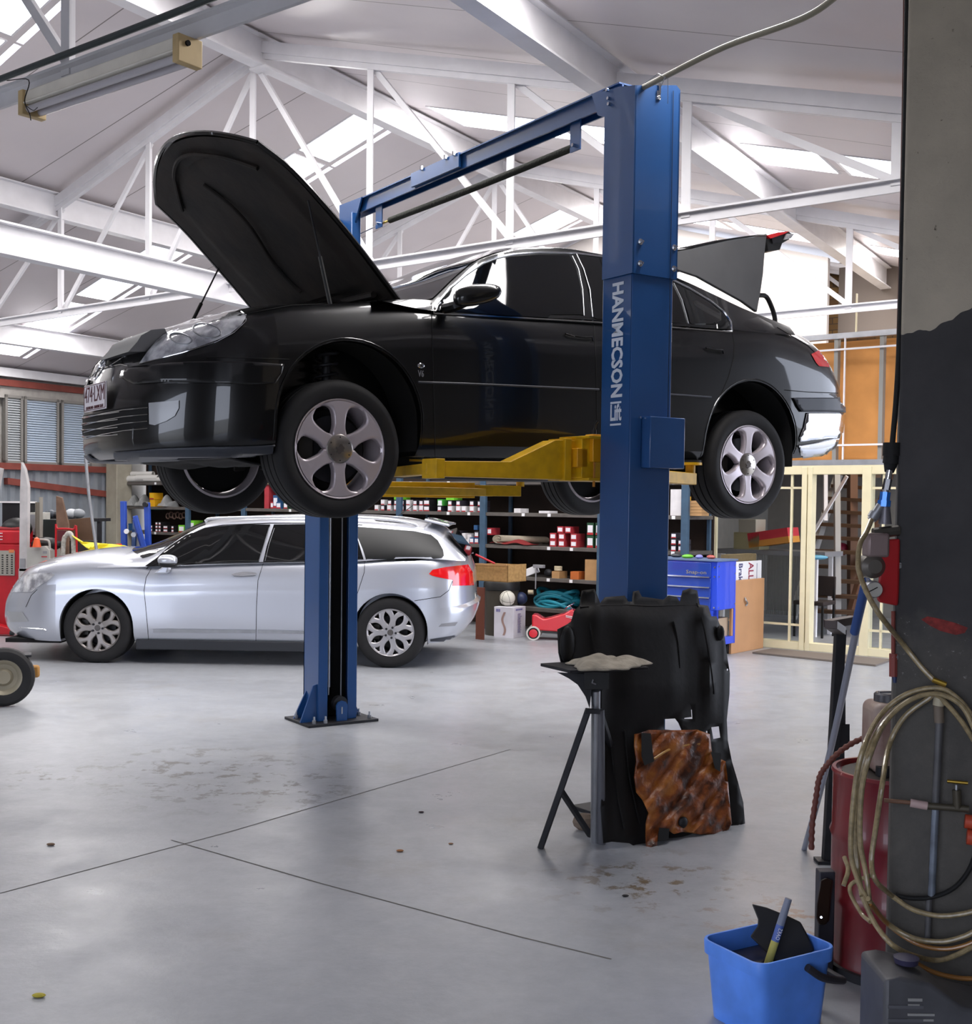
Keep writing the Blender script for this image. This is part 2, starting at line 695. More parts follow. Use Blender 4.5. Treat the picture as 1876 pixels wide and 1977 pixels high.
# ---- fluorescent batten --------------------------------------------------------------------------
p0, p1 = B.w(-5.08, 3.36, 3.6), B.w(-3.86, 3.36, 3.6)
t = thing('fluorescent_light', 'twin-tube fluorescent batten, switched off, under the near truss', 'ceiling light', p0, UANG)
ln = (p1 - p0).length
a = MB()
a.box(0, ln, -.05, .05, -.06, .0)
a.box(0, ln, -.062, .062, -.064, -.056)
a.build('housing', mat('old_white_enamel', 'f0ebdf', .4, var=.05), t, bevel=.004)
for y in (-.032, .032):
    a = MB()
    a.cyl((.02, y, -.085), (ln - .02, y, -.085), .017, n=14)
    a.build('tube', mat('frosted_tube', 'c9c5cb', .25), t, smooth=True)
for x in (0, ln - .02):
    a = MB()
    a.box(x - .012, x + .03, -.065, .065, -.115, .005)
    a.build('end_cap', mat('yellowed_plastic', 'cfb585', .5, var=.1), t, bevel=.004)
a = MB()
a.cyl((ln + .012, -.02, -.03), (ln + .022, -.02, -.03), .012)
a.build('cable_hole', M_dark, t)
a = MB()
a.tube([(-.1, -.07, .07), (.1, -.075, .03), (.06, -.072, -.06), (.1, -.07, -.13), (.16, -.1, -.18)], .0025, sub=5)
a.tube([(.06, -.07, -.08), (.13, -.07, -.12), (.2, -.09, -.125)], .002, sub=4)
a.build('loose_wire', M_blk, t, smooth=True)
a = MB()
q0, q1 = B.w(-6.3, 3.33, 3.715), B.w(-2.2, 3.33, 3.715)
a.tube([q0, q0.lerp(q1, .3) + V((0, 0, -.0)), q0.lerp(q1, .6), q1 + V((0, 0, .03))], .016, sub=5)
tag(a.build('power_cable', mat('grey_green_cable', '3d4546', .5), smooth=True, origin=q0), 'dark cable run lying along the top of the near truss chord', 'cable')

# ---- left wall -----------------------------------------------------------------------------------
LX = -16.0
a = MB()
n = 300
pts = []
for i in range(n + 1):
    y = 4 + (12.6 - 4) * i / n
    off = .02 if (i // 2) % 4 < 2 else -.02
    pts.append((LX + off, y))
vs = [B.w(x, y, z) for x, y in pts for z in (0, 2.12)]
a.add(vs, [(2 * i, 2 * i + 1, 2 * i + 3, 2 * i + 2) for i in range(n)])
wl = tag(a.build('wall_left', mat('corrugated_steel', '8f959c', .5, metal=.2, var=.12, scale=2), recalc=False), kind='structure')
a = MB()
a.add([B.w(LX - .12, y, z) for y, z in ((-2.5, 0), (18, 0), (18, 3.9), (-2.5, 3.9))], [(0, 1, 2, 3)])
tag(a.build('wall_left_outer', mat('pale_sheet', 'b9b6b0', .6), recalc=False), kind='structure')


def lwbar(name, y0, y1, z0, z1, depth, m, ylow=None):
    b_ = MB()
    b_.add([B.w(LX + x, y, z) for y, dz in ((y0, 0), (y1, ylow or 0)) for x in (-.1, depth) for z in (z0 + dz, z1 + dz)], [(0, 1, 3, 2), (4, 6, 7, 5), (0, 4, 5, 1), (2, 3, 7, 6), (1, 5, 7, 3), (0, 2, 6, 4)])
    return tag(b_.build(name, m), kind='structure')


lwbar('trim_1', 4, 12.2, 2.05, 2.15, .1, M_rust)
lwbar('trim_2', 10.1, 12.2, 1.82, 1.92, .1, M_rust, -.19)
lwbar('trim_3', 4, 12.2, 3.33, 3.43, .06, M_rust)
lwbar('trim_4', 4, 16, 3.47, 3.6, .12, M_steelw)
lwbar('trim_5', 4, 12.6, 3.15, 3.34, .0, mat('dusty_grey_sheet', 'a19d98', .6, var=.1))
# louvre windows
M_louv = mat('louvre_glass', 'b9bec2', .3, var=.05)
M_louvb = mat('louvre_glass_clear', 'c4d2e2', .25)
M_alfr = mat('aged_aluminium', '8d8a86', .5, metal=.3)
for i, (y0, y1) in enumerate(((8.7, 9.95), (10.1, 10.42), (10.45, 11.1), (11.15, 11.75))):
    f_ = MB()
    for ya, yb, za, zb in ((y0, y0 + .04, 2.15, 3.2), (y1 - .04, y1, 2.15, 3.2), (y0, y1, 2.15, 2.19), (y0, y1, 3.16, 3.2)):
        f_.add([B.w(LX + x, y, z) for x in (-.05, .03) for y in (ya, yb) for z in (za, zb)], [(0, 1, 3, 2), (4, 6, 7, 5), (0, 4, 5, 1), (2, 3, 7, 6), (1, 5, 7, 3), (0, 2, 6, 4)])
    w = tag(f_.build('window_%d' % (60 + i), M_alfr), kind='structure')
    g_ = MB()
    nn = 26
    for q in range(nn):
        za = 2.19 + (3.16 - 2.19) * q / nn
        zb = za + (3.16 - 2.19) / nn * .95
        g_.add([B.w(LX + .01, y0 + .04, za), B.w(LX + .01, y1 - .04, za), B.w(LX - .025, y1 - .04, zb), B.w(LX - .025, y0 + .04, zb)], [(0, 1, 2, 3)])
    g_.build('louvres', M_louvb if i > 1 else M_louv, w, recalc=False)
# corner concrete column and thin pole
p = at(203, 1100, 14.6)
cc = tag(MB().box(-.13, .17, 0, .3, 0, 3.6).build('corner_column', mat('old_concrete', 'a09a8a', .8, var=.15, scale=3), bevel=.01), kind='structure')
cb = B.w(-15.78, 12.0, 0)
cc.location = cb
cc.rotation_euler = (0, 0, UANG)
a = MB()
a.tube([at(165, 880, 13.2), at(172, 960, 13.2), at(186, 1060, 13.2), at(191, 1100, 13.2)], .018, sub=3)
tag(a.build('galvanised_pole', M_galv, smooth=True), 'thin galvanised pole leaning in the corner beside the concrete column', 'pole')

# ---- back walls ----------------------------------------------------------------------------------
def wallplane(name, m, x0, x1, y, z0, z1, th=.1, z1b=None):
    b_ = MB()
    z1b = z1 if z1b is None else z1b
    vs = []
    for yy in (y, y + th):
        vs += [B.w(x0, yy, z0), B.w(x1, yy, z0), B.w(x1, yy, z1b), B.w(x0, yy, z1)]
    b_.add(vs, [(0, 1, 2, 3), (7, 6, 5, 4), (0, 4, 5, 1), (1, 5, 6, 2), (2, 6, 7, 3), (3, 7, 4, 0)])
    return tag(b_.build(name, m), kind='structure')


wallplane('wall_back', M_brownb, -16, -5.25, 12.95, 0, 2.35)
wallplane('wall_back_upper', mat('pale_grey_wall', 'c8c6c2', .6), -16, -5.25, 12.97, 2.35, 3.3)
wallplane('wall_rear', mat('white_sheet_wall', 'b5b0ae', .6, var=.02), -16, RX, 15.6, 2.5, roofz(-16) - .05, .1, roofz(RX) - .05)
b_ = wallplane('wall_rear', mat('white_board_wall', 'b5b0ae', .6), RX, -4.53, 15.6, 2.5, roofz(RX) - .05, .1, roofz(-4.53) - .1)
jn = MB()
jn.box(0, .008, -.004, 0, 2.5, 4.85)
for x in (-5.3, -6.4):
    j_ = MB().box(0, .008, -.006, 0, 2.5, 4.8).build('panel_joint', mat('joint_grey2', 'a8a3a0', .8), b_)
    j_.location = B.w(x, 15.58, 0)
    j_.rotation_euler = (0, 0, UANG)
for z in (3.62, 3.52, 3.42):
    j_ = MB().box(-2.2, .0, -.012, 0, z, z + .012).build('panel_joint', mat('joint_grey2', 'a8a3a0', .8), b_)
    j_.location = B.w(-4.53, 15.58, 0)
    j_.rotation_euler = (0, 0, UANG)


def brick_material():
    m = bpy.data.materials.new('yellow_brick')
    m.use_nodes = True
    nt = m.node_tree
    b = nt.nodes['Principled BSDF']
    tc = nt.nodes.new('ShaderNodeTexCoord')
    mp = nt.nodes.new('ShaderNodeMapping')
    mp.inputs['Rotation'].default_value = (PI / 2, 0, 0)
    br = nt.nodes.new('ShaderNodeTexBrick')
    br.inputs['Scale'].default_value = 1.0
    br.inputs['Brick Width'].default_value = .24
    br.inputs['Row Height'].default_value = .085
    br.inputs['Mortar Size'].default_value = .006
    br.inputs['Color1'].default_value = (*lin('8a6b3f'), 1)
    br.inputs['Color2'].default_value = (*lin('6e5236'), 1)
    br.inputs['Mortar'].default_value = (*lin('54453a'), 1)
    nt.links.new(tc.outputs['Object'], mp.inputs['Vector'])
    nt.links.new(mp.outputs['Vector'], br.inputs['Vector'])
    nt.links.new(br.outputs['Color'], b.inputs['Base Color'])
    b.inputs['Roughness'].default_value = .85
    return m


w = MB().box(-.8, 4.5, 0, .1, 2.5, 5.0).build('wall_rear', brick_material())
w.location = B.w(-4.5, 16.2, 0)
w.rotation_euler = (0, 0, UANG)
tag(w, kind='structure')
w = MB().box(-.05, 2.6, 0, .08, 3.95, 4.9).build('wall_rear', mat('void_shade', '6b625c', .8))  # dark sheet painted as the shade of the void above the brick
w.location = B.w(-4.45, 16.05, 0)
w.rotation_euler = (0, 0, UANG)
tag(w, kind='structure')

# mezzanine floor deck behind the stud wall and office ceiling
wallplane('office_wall_upper', M_ply, -5.25, .4, 13.05, 2.1, 3.46)
b_ = MB()
b_.add([B.w(x, y, z) for z in (3.3, 3.44) for x, y in ((-6.1, 13.1), (.5, 13.1), (.5, 17.5), (-6.1, 17.5))], [(0, 1, 2, 3), (7, 6, 5, 4), (0, 4, 5, 1), (1, 5, 6, 2), (2, 6, 7, 3), (3, 7, 4, 0)])
tag(b_.build('mezzanine_floor', mat('mezzanine_board', '8d8478', .7)), kind='structure')
st = thing('stud_frame', 'grey steel stud framing over orange board above the glass office', 'frame', B.w(-5.2, 12.88, 0), UANG)


def stx(px, py=800):
    return (B.ony(px, py, 12.88).x + 5.2)


a = MB()
a.box(0, 5.6, -.02, .06, 3.47, 3.53)
a.build('top_track', M_galv, st)
a = MB()
a.box(0, 5.6, -.02, .06, 2.08, 2.14)
a.build('bottom_track', M_galv, st)
for px in (1420, 1510, 1611, 1699):
    x = stx(px)
    MB().box(x - .022, x + .022, .0, .08, 2.12, 3.48).build('stud', mat('stud_grey', '8b8a86', .5, metal=.2), st)
for px in (1629,):
    x = stx(px)
    MB().box(x - .008, x + .008, -.02, .0, 2.12, 3.48).build('strap', M_steelw, st)
for z in (3.35, 2.3):
    MB().box(.6, 5.6, -.03, -.015, z - .01, z + .01).build('strap', M_steelw, st)
x = stx(1648)
MB().box(x - .006, x + .006, .0, .03, 3.53, 3.95).build('wire_post', M_cream, st)

# glass office front
of = thing('glass_partition', 'cream framed glass office front with sliding doors under the orange board', 'glass partition', B.w(-5.2, 12.88, 0), UANG)
a = MB()
a.box(0, 5.6, -.02, .1, 1.98, 2.08)
a.build('header', M_cream, of, bevel=.004)
a = MB()
a.box(0, 5.6, -.02, .1, 0, .09)
a.build('sill', M_cream, of, bevel=.004)
M_glass = mat('clear_glass', 'f2f6f6', .02, trans=1.0, ior=1.05, spec=.3)
for px, w_ in ((1368, .05), (1552, .06), (1563, .05), (1672, .1), (1752, .1)):
    x = stx(px, 1050)
    MB().box(x - w_ / 2, x + w_ / 2, -.03, .1, .0, 2.06).build('stile', M_cream, of, bevel=.003)
for px in (1381, 1526, 1703):
    x = stx(px, 1050)
    MB().box(x - .012, x + .012, .0, .03, .09, 1.98).build('glazing_bar', M_cream, of)
for z in (1.83, .28):
    for pa, pb in ((1381, 1545), (1680, 1745)):
        MB().box(stx(pa, 1050), stx(pb, 1050), .0, .03, z - .012, z + .012).build('glazing_bar', M_cream, of)
for pa, pb in ((1370, 1548), (1682, 1745)):
    MB().box(stx(pa, 1050), stx(pb, 1050), .012, .018, .09, 1.98).build('glass_pane', M_glass, of)
MB_OFF = wallplane('office_wall_back', mat('office_grey_wall', '85827f', .8, var=.05), -6.1, .5, 17.6, 0, 3.3)
b_ = MB()
b_.add([B.w(-6.0, y, z) for y, z in ((13.1, 0), (17.6, 0), (17.6, 3.3), (13.1, 3.3))], [(0, 1, 2, 3)])
tag(b_.build('office_wall_side', mat('office_grey_wall', '85827f', .8), recalc=False), kind='structure')
# threshold mat
a = MB()
mp_ = [onz(1452, 1262), onz(1490, 1255), onz(1722, 1276), onz(1690, 1287)]
a.add([p + V((0, 0, .002)) for p in mp_] + [p + V((0, 0, .02)) for p in mp_], [(0, 1, 2, 3), (7, 6, 5, 4), (0, 4, 5, 1), (1, 5, 6, 2), (2, 6, 7, 3), (3, 7, 4, 0)])
tag(a.build('door_mat', mat('brown_mat', '6d645c', .9)), 'thin brown mat lying along the glass office doors', 'mat')

# unseen right wall, closed and opened to suit reflections in the black car
wallplane_r = MB()
for y0, y1, z0, z1 in ((-2.5, 9.2, 0, 3.6), (17, 18, 0, 3.6)):
    wallplane_r.add([B.w(1.0, y, z) for y, z in ((y0, z0), (y1, z0), (y1, z1), (y0, z1))], [(0, 1, 2, 3)])
tag(wallplane_r.build('wall_right', mat('grey_block_wall', '6f6c69', .8, var=.1), recalc=False), kind='structure')
b_ = MB()  # unseen wall behind the camera, added to darken the car's reflections
for x0, x1, z0, z1 in ((-16, 1.0, 3.2, 6.0), (-16, -9.5, 0, 3.2), (-6.0, -1.9, 0, 3.2)):
    b_.add([B.w(x0, -2.5, z0), B.w(x1, -2.5, z0), B.w(x1, -2.5, z1), B.w(x0, -2.5, z1)], [(0, 1, 2, 3)])
tag(b_.build('wall_front', mat('grey_block_wall', '6f6c69'), recalc=False), kind='structure')
# ================================================================== TWO POST LIFT
lift = thing('two_post_lift', 'blue two-post vehicle lift with yellow arms holding up the black car', 'vehicle lift', L.w(.15, 1.6), math.radians(33.5))
Ml = Matrix.Translation(V((-.15, -1.6, 0)))   # L coordinates -> lift local


def lb(m, name, mt, **k):
    m.xf(Ml)
    par = k.pop('par', lift)
    return m.build(name, mt, par, **k)


# front (near) column: C channel, open towards the far side
def channel(x0, x1, y0, y1, z0, z1, opening, t=.008, lip=.05):
    m = MB()
    if opening > 0:      # opening faces +y
        m.box(x0, x1, y0, y0 + t, z0, z1)
        m.box(x0, x0 + t, y0 + t, y1, z0, z1)
        m.box(x1 - t, x1, y0 + t, y1, z0, z1)
        m.box(x0 + t, x0 + lip, y1 - t, y1, z0, z1)
        m.box(x1 - lip, x1 - t, y1 - t, y1, z0, z1)
    else:
        m.box(x0, x1, y1 - t, y1, z0, z1)
        m.box(x0, x0 + t, y0, y1 - t, z0, z1)
        m.box(x1 - t, x1, y0, y1 - t, z0, z1)
        m.box(x0 + t, x0 + lip, y0, y0 + t, z0, z1)
        m.box(x1 - lip, x1 - t, y0, y0 + t, z0, z1)
    return m


lb(channel(0.0, .272, 0.0, .235, .02, 2.8, 1), 'column', M_blue, bevel=.004)
m = MB()
fn = lambda a, b_, d: V((a, d, b_))
z0, zt = 2.77, 3.70
# outer face with chamfered top corner, side faces with sloping tops
m.prism([(-.012, z0), (.288, z0), (.288, 3.735), (.262, 3.755), (-.012, zt)], fn, (-.014, -.004))
fs = lambda a, b_, d: V((d, a, b_))
m.prism([(-.014, z0), (.225, z0), (.225, 3.73), (.12, 3.73), (-.014, zt)], fs, (-.014, -.004))
m.prism([(-.014, z0), (.225, z0), (.225, 3.73), (.12, 3.73), (-.014, zt + .02)], fs, (.278, .288))
ext = lb(m, 'column_extension', M_blue)
for x, z in ((.035, 2.93), (.035, 2.822), (.262, 2.93), (.262, 2.822)):
    b_ = MB()
    b_.cyl((x, -.014, z), (x, -.019, z), .016, n=16)
    b_.cyl((x, -.019, z), (x, -.029, z), .011, n=6)
    b_.cyl((x, -.019, z), (x, -.04, z), .005, n=8)
    lb(b_, 'bolt', M_chrome, smooth=True)
for y, z in ((.19, 3.69), (.185, 3.66), (.2, 3.735)):
    b_ = MB()
    b_.cyl((-.014, y, z), (-.026, y, z), .009, n=6)
    lb(b_, 'bolt', M_chrome)
b_ = MB()
b_.cyl((.235, -.02, 2.0), (.235, -.02, 3.72), .0018, n=6)
lb(b_, 'release_cable', M_blk)
# pull eye plate
b_ = MB()
b_.box(.125, .15, -.02, -.014, 3.655, 3.7)
b_.box(.136, .15, -.022, -.014, 3.69, 3.74)
b_.tube([V((.138, -.024, 3.664)) + V((math.cos(i * PI / 6) * .008, 0, math.sin(i * PI / 6) * .008)) for i in range(12)], .003, closed=True)
lb(b_, 'pull_eye', M_chrome, smooth=True)
b_ = MB()
b_.box(.075, .31, -.07, 0, 1.795, 2.055)
lb(b_, 'lock_cover', M_blue, bevel=.005)
b_ = MB()
b_.cyl((.06, -.001, 2.05), (.06, -.012, 2.05), .006, n=6)
lb(b_, 'bolt', M_chrome)
b_ = MB()
b_.box(-.09, .36, -.09, .32, 0, .02)
lb(b_, 'base_plate', M_dsteel, bevel=.003)
# lettering on the left face of the near column
M_let = mat('white_vinyl', 'c9d2e0', .5)
MT = axes(Ml @ V((-.0012, .114, 2.449)), (0, 0, -1), (0, -1, 0))
text('lettering', 'HANMECSON', M_let, lift, MT, .118, .585, bold=.004)
MT = axes(Ml @ V((-.0012, .114, 2.075)), (0, -1, 0), (0, 0, 1))
o = text('lettering', 'Lift', M_let, lift, MT, .115, .088, bold=.003)
for z in (2.13, 2.018):
    b_ = MB()
    b_.box(-.0016, -.0003, .071, .157, z - .005, z + .005)
    lb(b_, 'lettering_bar', M_let)

# far column
FX, FY = -.21, 3.15
lb(channel(FX, FX + .31, FY, FY + .25, .02, 3.70, -1, lip=.075), 'column', M_blue, bevel=.004)
b_ = MB()
b_.box(FX + .012, FX + .298, FY + .16, FY + .17, .03, 3.6)
lb(b_, 'column_lining', M_dark)
b_ = MB()
b_.cyl((FX + .125, FY + .1, .25), (FX + .125, FY + .1, 1.7), .018, n=12)
lb(b_, 'hydraulic_ram', M_galv, smooth=True)
b_ = MB()
b_.cyl((FX + .105, FY + .05, .2), (FX + .105, FY + .05, 3.4), .004, n=8)
b_.cyl((FX + .205, FY + .05, .15), (FX + .205, FY + .05, 3.4), .005, n=8)
lb(b_, 'lift_cable', M_galv, smooth=True)
b_ = MB()
b_.cyl((FX + .17, FY - .02, .14), (FX + .17, FY + .03, .14), .055, n=24)
lb(b_, 'cable_pulley', M_dsteel, smooth=True)
b_ = MB()
b_.prism([(-.04, 0), (.04, 0), (.045, .11), (.03, .135), (0, .145), (-.03, .135), (-.045, .11)], lambda a, c, d: V((FX + .17 + a, d, .02 + c)), (FY - .045, FY - .03))
lb(b_, 'pulley_bracket', M_blue)
b_ = MB()
b_.box(FX + .163, FX + .173, FY - .047, FY - .045, .07, .12)
lb(b_, 'label', M_galv)
b_ = MB()
b_.box(FX - .12, FX + .44, FY - .1, FY + .32, 0, .02)
lb(b_, 'base_plate', M_dsteel, bevel=.003)
b_ = MB()
b_.prism([(0, 0), (-.13, 0), (-.03, .26), (0, .27)], lambda a, c, d: V((FX + a, d, .02 + c)), (FY + .02, FY + .035))
lb(b_, 'gusset', M_blue)
b_ = MB()
b_.prism([(0, 0), (-.1, 0), (0, .2)], lambda a, c, d: V((FX + a, d, .02 + c)), (FY + .2, FY + .215))
lb(b_, 'gusset', M_blue)
b_ = MB()
b_.prism([(0, 0), (.1, 0), (0, .2)], lambda a, c, d: V((FX + .31 + a, d, .02 + c)), (FY + .14, FY + .155))
lb(b_, 'gusset', M_blue)
for x, y in ((FX - .06, FY - .06), (FX + .02, FY - .08), (FX + .39, FY - .05), (FX + .38, FY + .1), (FX - .08, FY + .2)):
    b_ = MB()
    b_.cyl((x, y, .02), (x, y, .045), .014, n=6)
    b_.cyl((x, y, .045), (x, y, .07), .007, n=8)
    lb(b_, 'anchor_bolt', M_galv)

# overhead beam and padded shut-off bar
bm_ = MB()
bm_.box(.08, .092, .2, 3.4, 3.70, 3.79)
bm_.box(.06, .17, .2, 3.4, 3.785, 3.793)
bm_.box(.16, .17, .2, 3.4, 3.70, 3.79)
lb(bm_, 'overhead_beam', M_blue)
bm_ = MB()
bm_.box(.055, .075, 1.75, 2.35, 3.71, 3.80)
lb(bm_, 'beam_splice', M_blue)
for y in (1.8, 1.9, 2.2):
    b_ = MB()
    b_.cyl((.05, y, 3.79), (.05, y, 3.815), .012, n=6)
    lb(b_, 'bolt', M_chrome)
b_ = MB()
b_.prism([(3.05, 3.79), (3.4, 3.80), (3.4, 3.52), (3.2, 3.55)], lambda a, c, d: V((d, a, c)), (.05, .062))
lb(b_, 'beam_bracket', M_blue)
b_ = MB()
b_.prism([(.2, 3.76), (.42, 3.79), (.36, 3.66), (.2, 3.6)], lambda a, c, d: V((d, a, c)), (.05, .062))
lb(b_, 'beam_bracket', M_blue)
for y in (.62, 2.88):
    b_ = MB()
    b_.box(.1, .108, y - .045, y + .045, 3.545, 3.71)
    lb(b_, 'bar_hanger', M_blue)
    b_ = MB()
    b_.cyl((.08, y, 3.575), (.13, y, 3.575), .01, n=10)
    lb(b_, 'hanger_pin', M_chrome)
b_ = MB()
b_.tube([(.12, .66, 3.577), (.12, 1.7, 3.57), (.12, 2.75, 3.577)], .021, n=14, sub=6)
lb(b_, 'padded_bar', mat('foam_pad', '2b2d27', .9, bump=.6, bscale=60), smooth=True)
b_ = MB()
b_.cyl((.12, 2.74, 3.577), (.12, 2.86, 3.577), .009, n=10)
lb(b_, 'bar_end', M_brass, smooth=True)
b_ = MB()
b_.cyl((.12, 2.86, 3.577), (.12, 3.3, 3.56), .004, n=8)
lb(b_, 'release_cable', M_galv, smooth=True)

# carriages and arms --------------------------------------------------------------------------------
def carriage(y0, y1, zc, x0=-.07, x1=.36):
    b_ = MB()
    b_.box(x0, x1, y0, y1, zc - .07, zc - .055)
    b_.box(x0, x1, y0, y1, zc + .15, zc + .165)
    b_.box(x0, x1, y0 + .06, y1 - .06, zc - .055, zc + .15)
    return b_


lb(carriage(.24, .5, 1.80), 'carriage', M_yel, bevel=.003)
lb(carriage(2.85, 3.15, 1.72, FX - .02, FX + .33), 'carriage', M_yel, bevel=.003)
ax = lambda y0, y1: (lambda a, c, d: V((a, d, c)))
b_ = MB()
b_.prism([(-.92, 1.735), (-.16, 1.735), (-.11, 1.76), (.05, 1.79), (.05, 1.945), (-.2, 1.94), (-.48, 1.82), (-.92, 1.81)], ax(0, 0), (.36, .47))
lb(b_, 'arm', M_yel, bevel=.003)
b_ = MB()
b_.box(-.93, -.88, .345, .485, 1.725, 1.822)
lb(b_, 'arm_collar', M_yel, bevel=.003)
b_ = MB()
b_.box(-.15, -.105, .34, .49, 1.73, 1.95)
lb(b_, 'arm_collar', M_yel, bevel=.003)
b_ = MB()
sd = L.l(K.w(.63, .40))
sd = V((sd.x, sd.y, 0))
b_.bar((-.9, .425, 1.772), (sd.x - .07, sd.y + .03, 1.772), .07, .055)
lb(b_, 'arm_extension', M_yel, bevel=.003)
b_ = MB()
b_.cyl(sd + V((0, 0, 1.79)), sd + V((0, 0, 1.83)), .03, n=20)
b_.cyl(sd + V((0, 0, 1.83)), sd + V((0, 0, 1.842)), .07, n=24)
lb(b_, 'lift_pad', M_yel, smooth=True)
b_ = MB()
b_.cyl(sd + V((0, 0, 1.842)), sd + V((0, 0, 1.855)), .066, n=24)
lb(b_, 'pad_rubber', M_rub, smooth=True)
b_ = MB()
b_.box(-.02, .04, .27, .34, 1.83, 1.975)
b_.box(-.1, -.03, .3, .36, 1.80, 1.90)
lb(b_, 'arm_lock', mat('yellow_bright', 'd99a12', .4), bevel=.004)
b_ = MB()
b_.cyl((.01, .3, 1.975), (.01, .3, 2.0), .012)
b_.tube([(.01, .3, 2.0), (.01, .29, 2.03), (.02, .285, 2.045)], .006)
lb(b_, 'lock_pull', M_blk, smooth=True)
b_ = MB()
b_.cyl((.012, .3, 1.70), (.012, .3, 1.83), .007, n=10)
lb(b_, 'lock_pin', mat('orange_pin', 'b8791f', .5), smooth=True)


def arm2(p0, p1, w, h, name='arm', ext=.45):
    p0, p1 = V(p0), V(p1)
    q = p0.lerp(p1, 1 - ext)
    m_ = MB()
    m_.bar(p0, q, w, h)
    lb(m_, name, M_yel, bevel=.003)
    m_ = MB()
    m_.bar(p0.lerp(p1, .5), p1, w * .8, h * .7)
    lb(m_, 'arm_extension', M_yel, bevel=.003)
    for r_, za, zb, mm, nm in ((.03, h * .3, .095, M_yel, 'pad_screw'), (.07, .085, .1, M_yel, 'lift_pad'), (.066, .1, .115, M_rub, 'pad_rubber')):
        m_ = MB()
        m_.cyl(p1 + V((0, 0, za)), p1 + V((0, 0, zb)), r_, n=20)
        lb(m_, nm, mm, smooth=True)


arm2((.28, .42, 1.78), (1.12, .75, 1.77), .11, .1)
arm2((FX + .25, 2.95, 1.70), (1.05, 2.45, 1.70), .12, .11, ext=.3)
arm2((FX + .1, 2.95, 1.72), (-1.05, 2.45, 1.76), .11, .1)
# the low gantry rail seen behind the wheel
b_ = MB()
b_.box(-.62, .86, 2.52, 2.6, 1.66, 1.715)
lb(b_, 'arm_brace', M_yel, bevel=.003)
# ================================================================== CARS
M_paint = mat('black_car_paint', '08090b', .3, coat=.75, spec=.3)
M_paint2 = mat('silver_car_paint', 'c3c6cf', .3, metal=.55, coat=1.0)
M_tint = mat('dark_tinted_glass', '0a0b0c', .03, spec=.5, coat=.3)
M_tint2 = mat('privacy_glass', '0d0f10', .3, spec=.35)
M_tyre = mat('tyre_rubber', '1b1a1b', .75, var=.15, scale=12)
M_gap = mat('panel_gap', '050505', .8)
M_trimb = mat('grey_bumper_strip', '3a3d45', .45)
M_lens_red = mat('red_lens', 'e8161e', .15, coat=1, spec=.8)
M_refl = mat('lamp_reflector', 'f4f5f8', .12, metal=.25, bump=.8, bscale=9, coat=1, col2='8b8b92', scale=11)
M_refl2 = mat('fog_reflector', 'a9aaac', .3, metal=.1)
M_under = mat('underbody', '0c0b0c', .85, var=.3, scale=6)
M_hoodin = mat('bonnet_underside', '261f1b', .7, scale=5, col2='12100f', bump=.4, bscale=12)


class Body:
    """lower shell: rows t (0 sill .. 1 shoulder edge), wrapped nose and tail"""

    def __init__(s, W, xs, xe, nose, tail, zb, zt, inset, nn=1.85, nt=4.0, name='car'):
        s.W, s.xs, s.xe, s.nose, s.tail, s.zb, s.zt, s.inset, s.nn, s.nt = W, xs, xe, nose, tail, zb, zt, inset, nn, nt

    def plan(s, t, cols, NF=14):
        """list of (x, y) from nose centre along the near side (y small) to the tail centre"""
        W = s.W - stab(s.inset, t)
        n0, t0 = stab(s.nose, t), stab(s.tail, t)
        out = []
        for i in range(NF):
            th = (PI / 2) * i / NF
            out.append((s.xs - (s.xs - n0) * math.cos(th) ** (2 / s.nn), -W * math.sin(th) ** (2 / s.nn)))
        for c in cols:
            out.append((c, -W))
        for i in range(NF - 1, -1, -1):
            th = (PI / 2) * i / NF
            out.append((s.xe + (t0 - s.xe) * math.cos(th) ** (2 / s.nt), -W * math.sin(th) ** (2 / s.nt)))
        return out


def car_body(bd, cols, ts, crown, hole=None):
    m = MB()
    rows = []
    for t in ts:
        pl = bd.plan(t, cols)
        row = []
        for x, y in pl:
            zb, zt = stab(bd.zb, x), stab(bd.zt, x)
            row.append((x, y, lerp(zb, zt, t)))
        rows.append(row)
    top = rows[-1]
    NC = 8
    for k in range(1, NC + 1):                      # deck towards the centre line
        q = 1 - k / NC
        row = []
        for x, y, z in top:
            row.append((x, y * q, z + stab(crown, x) * (1 - q * q)))
        rows.append(row)
    bot = rows[0]
    low = []
    for k in range(1, 4):
        q = 1 - k / 3
        low.insert(0, [(x, y * q, z) for x, y, z in bot])
    rows = low + rows
    n = len(top)
    for sgn in (-1, 1):
        vs = [V((x, (y * (1 if sgn < 0 else -1)) + bd.W, z)) for row in rows for x, y, z in row]
        fs = []
        for j in range(len(rows) - 1):
            for i in range(n - 1):
                f = (j * n + i, j * n + i + 1, (j + 1) * n + i + 1, (j + 1) * n + i)
                fs.append(f if sgn < 0 else f[::-1])
        m.add(vs, fs)
    return m


def bool_cut(o, cutters):
    for c in cutters:
        md = o.modifiers.new('cut', 'BOOLEAN')
        md.operation = 'DIFFERENCE'
        md.solver = 'EXACT'
        md.object = c
    bpy.context.view_layer.update()
    dg = bpy.context.evaluated_depsgraph_get()
    me = bpy.data.meshes.new_from_object(o.evaluated_get(dg))
    o.modifiers.clear()
    o.data = me
    for c in cutters:
        bpy.data.objects.remove(c)


def finish(me, angle=40):
    for p in me.polygons:
        p.use_smooth = True
    me.set_sharp_from_angle(angle=math.radians(angle))


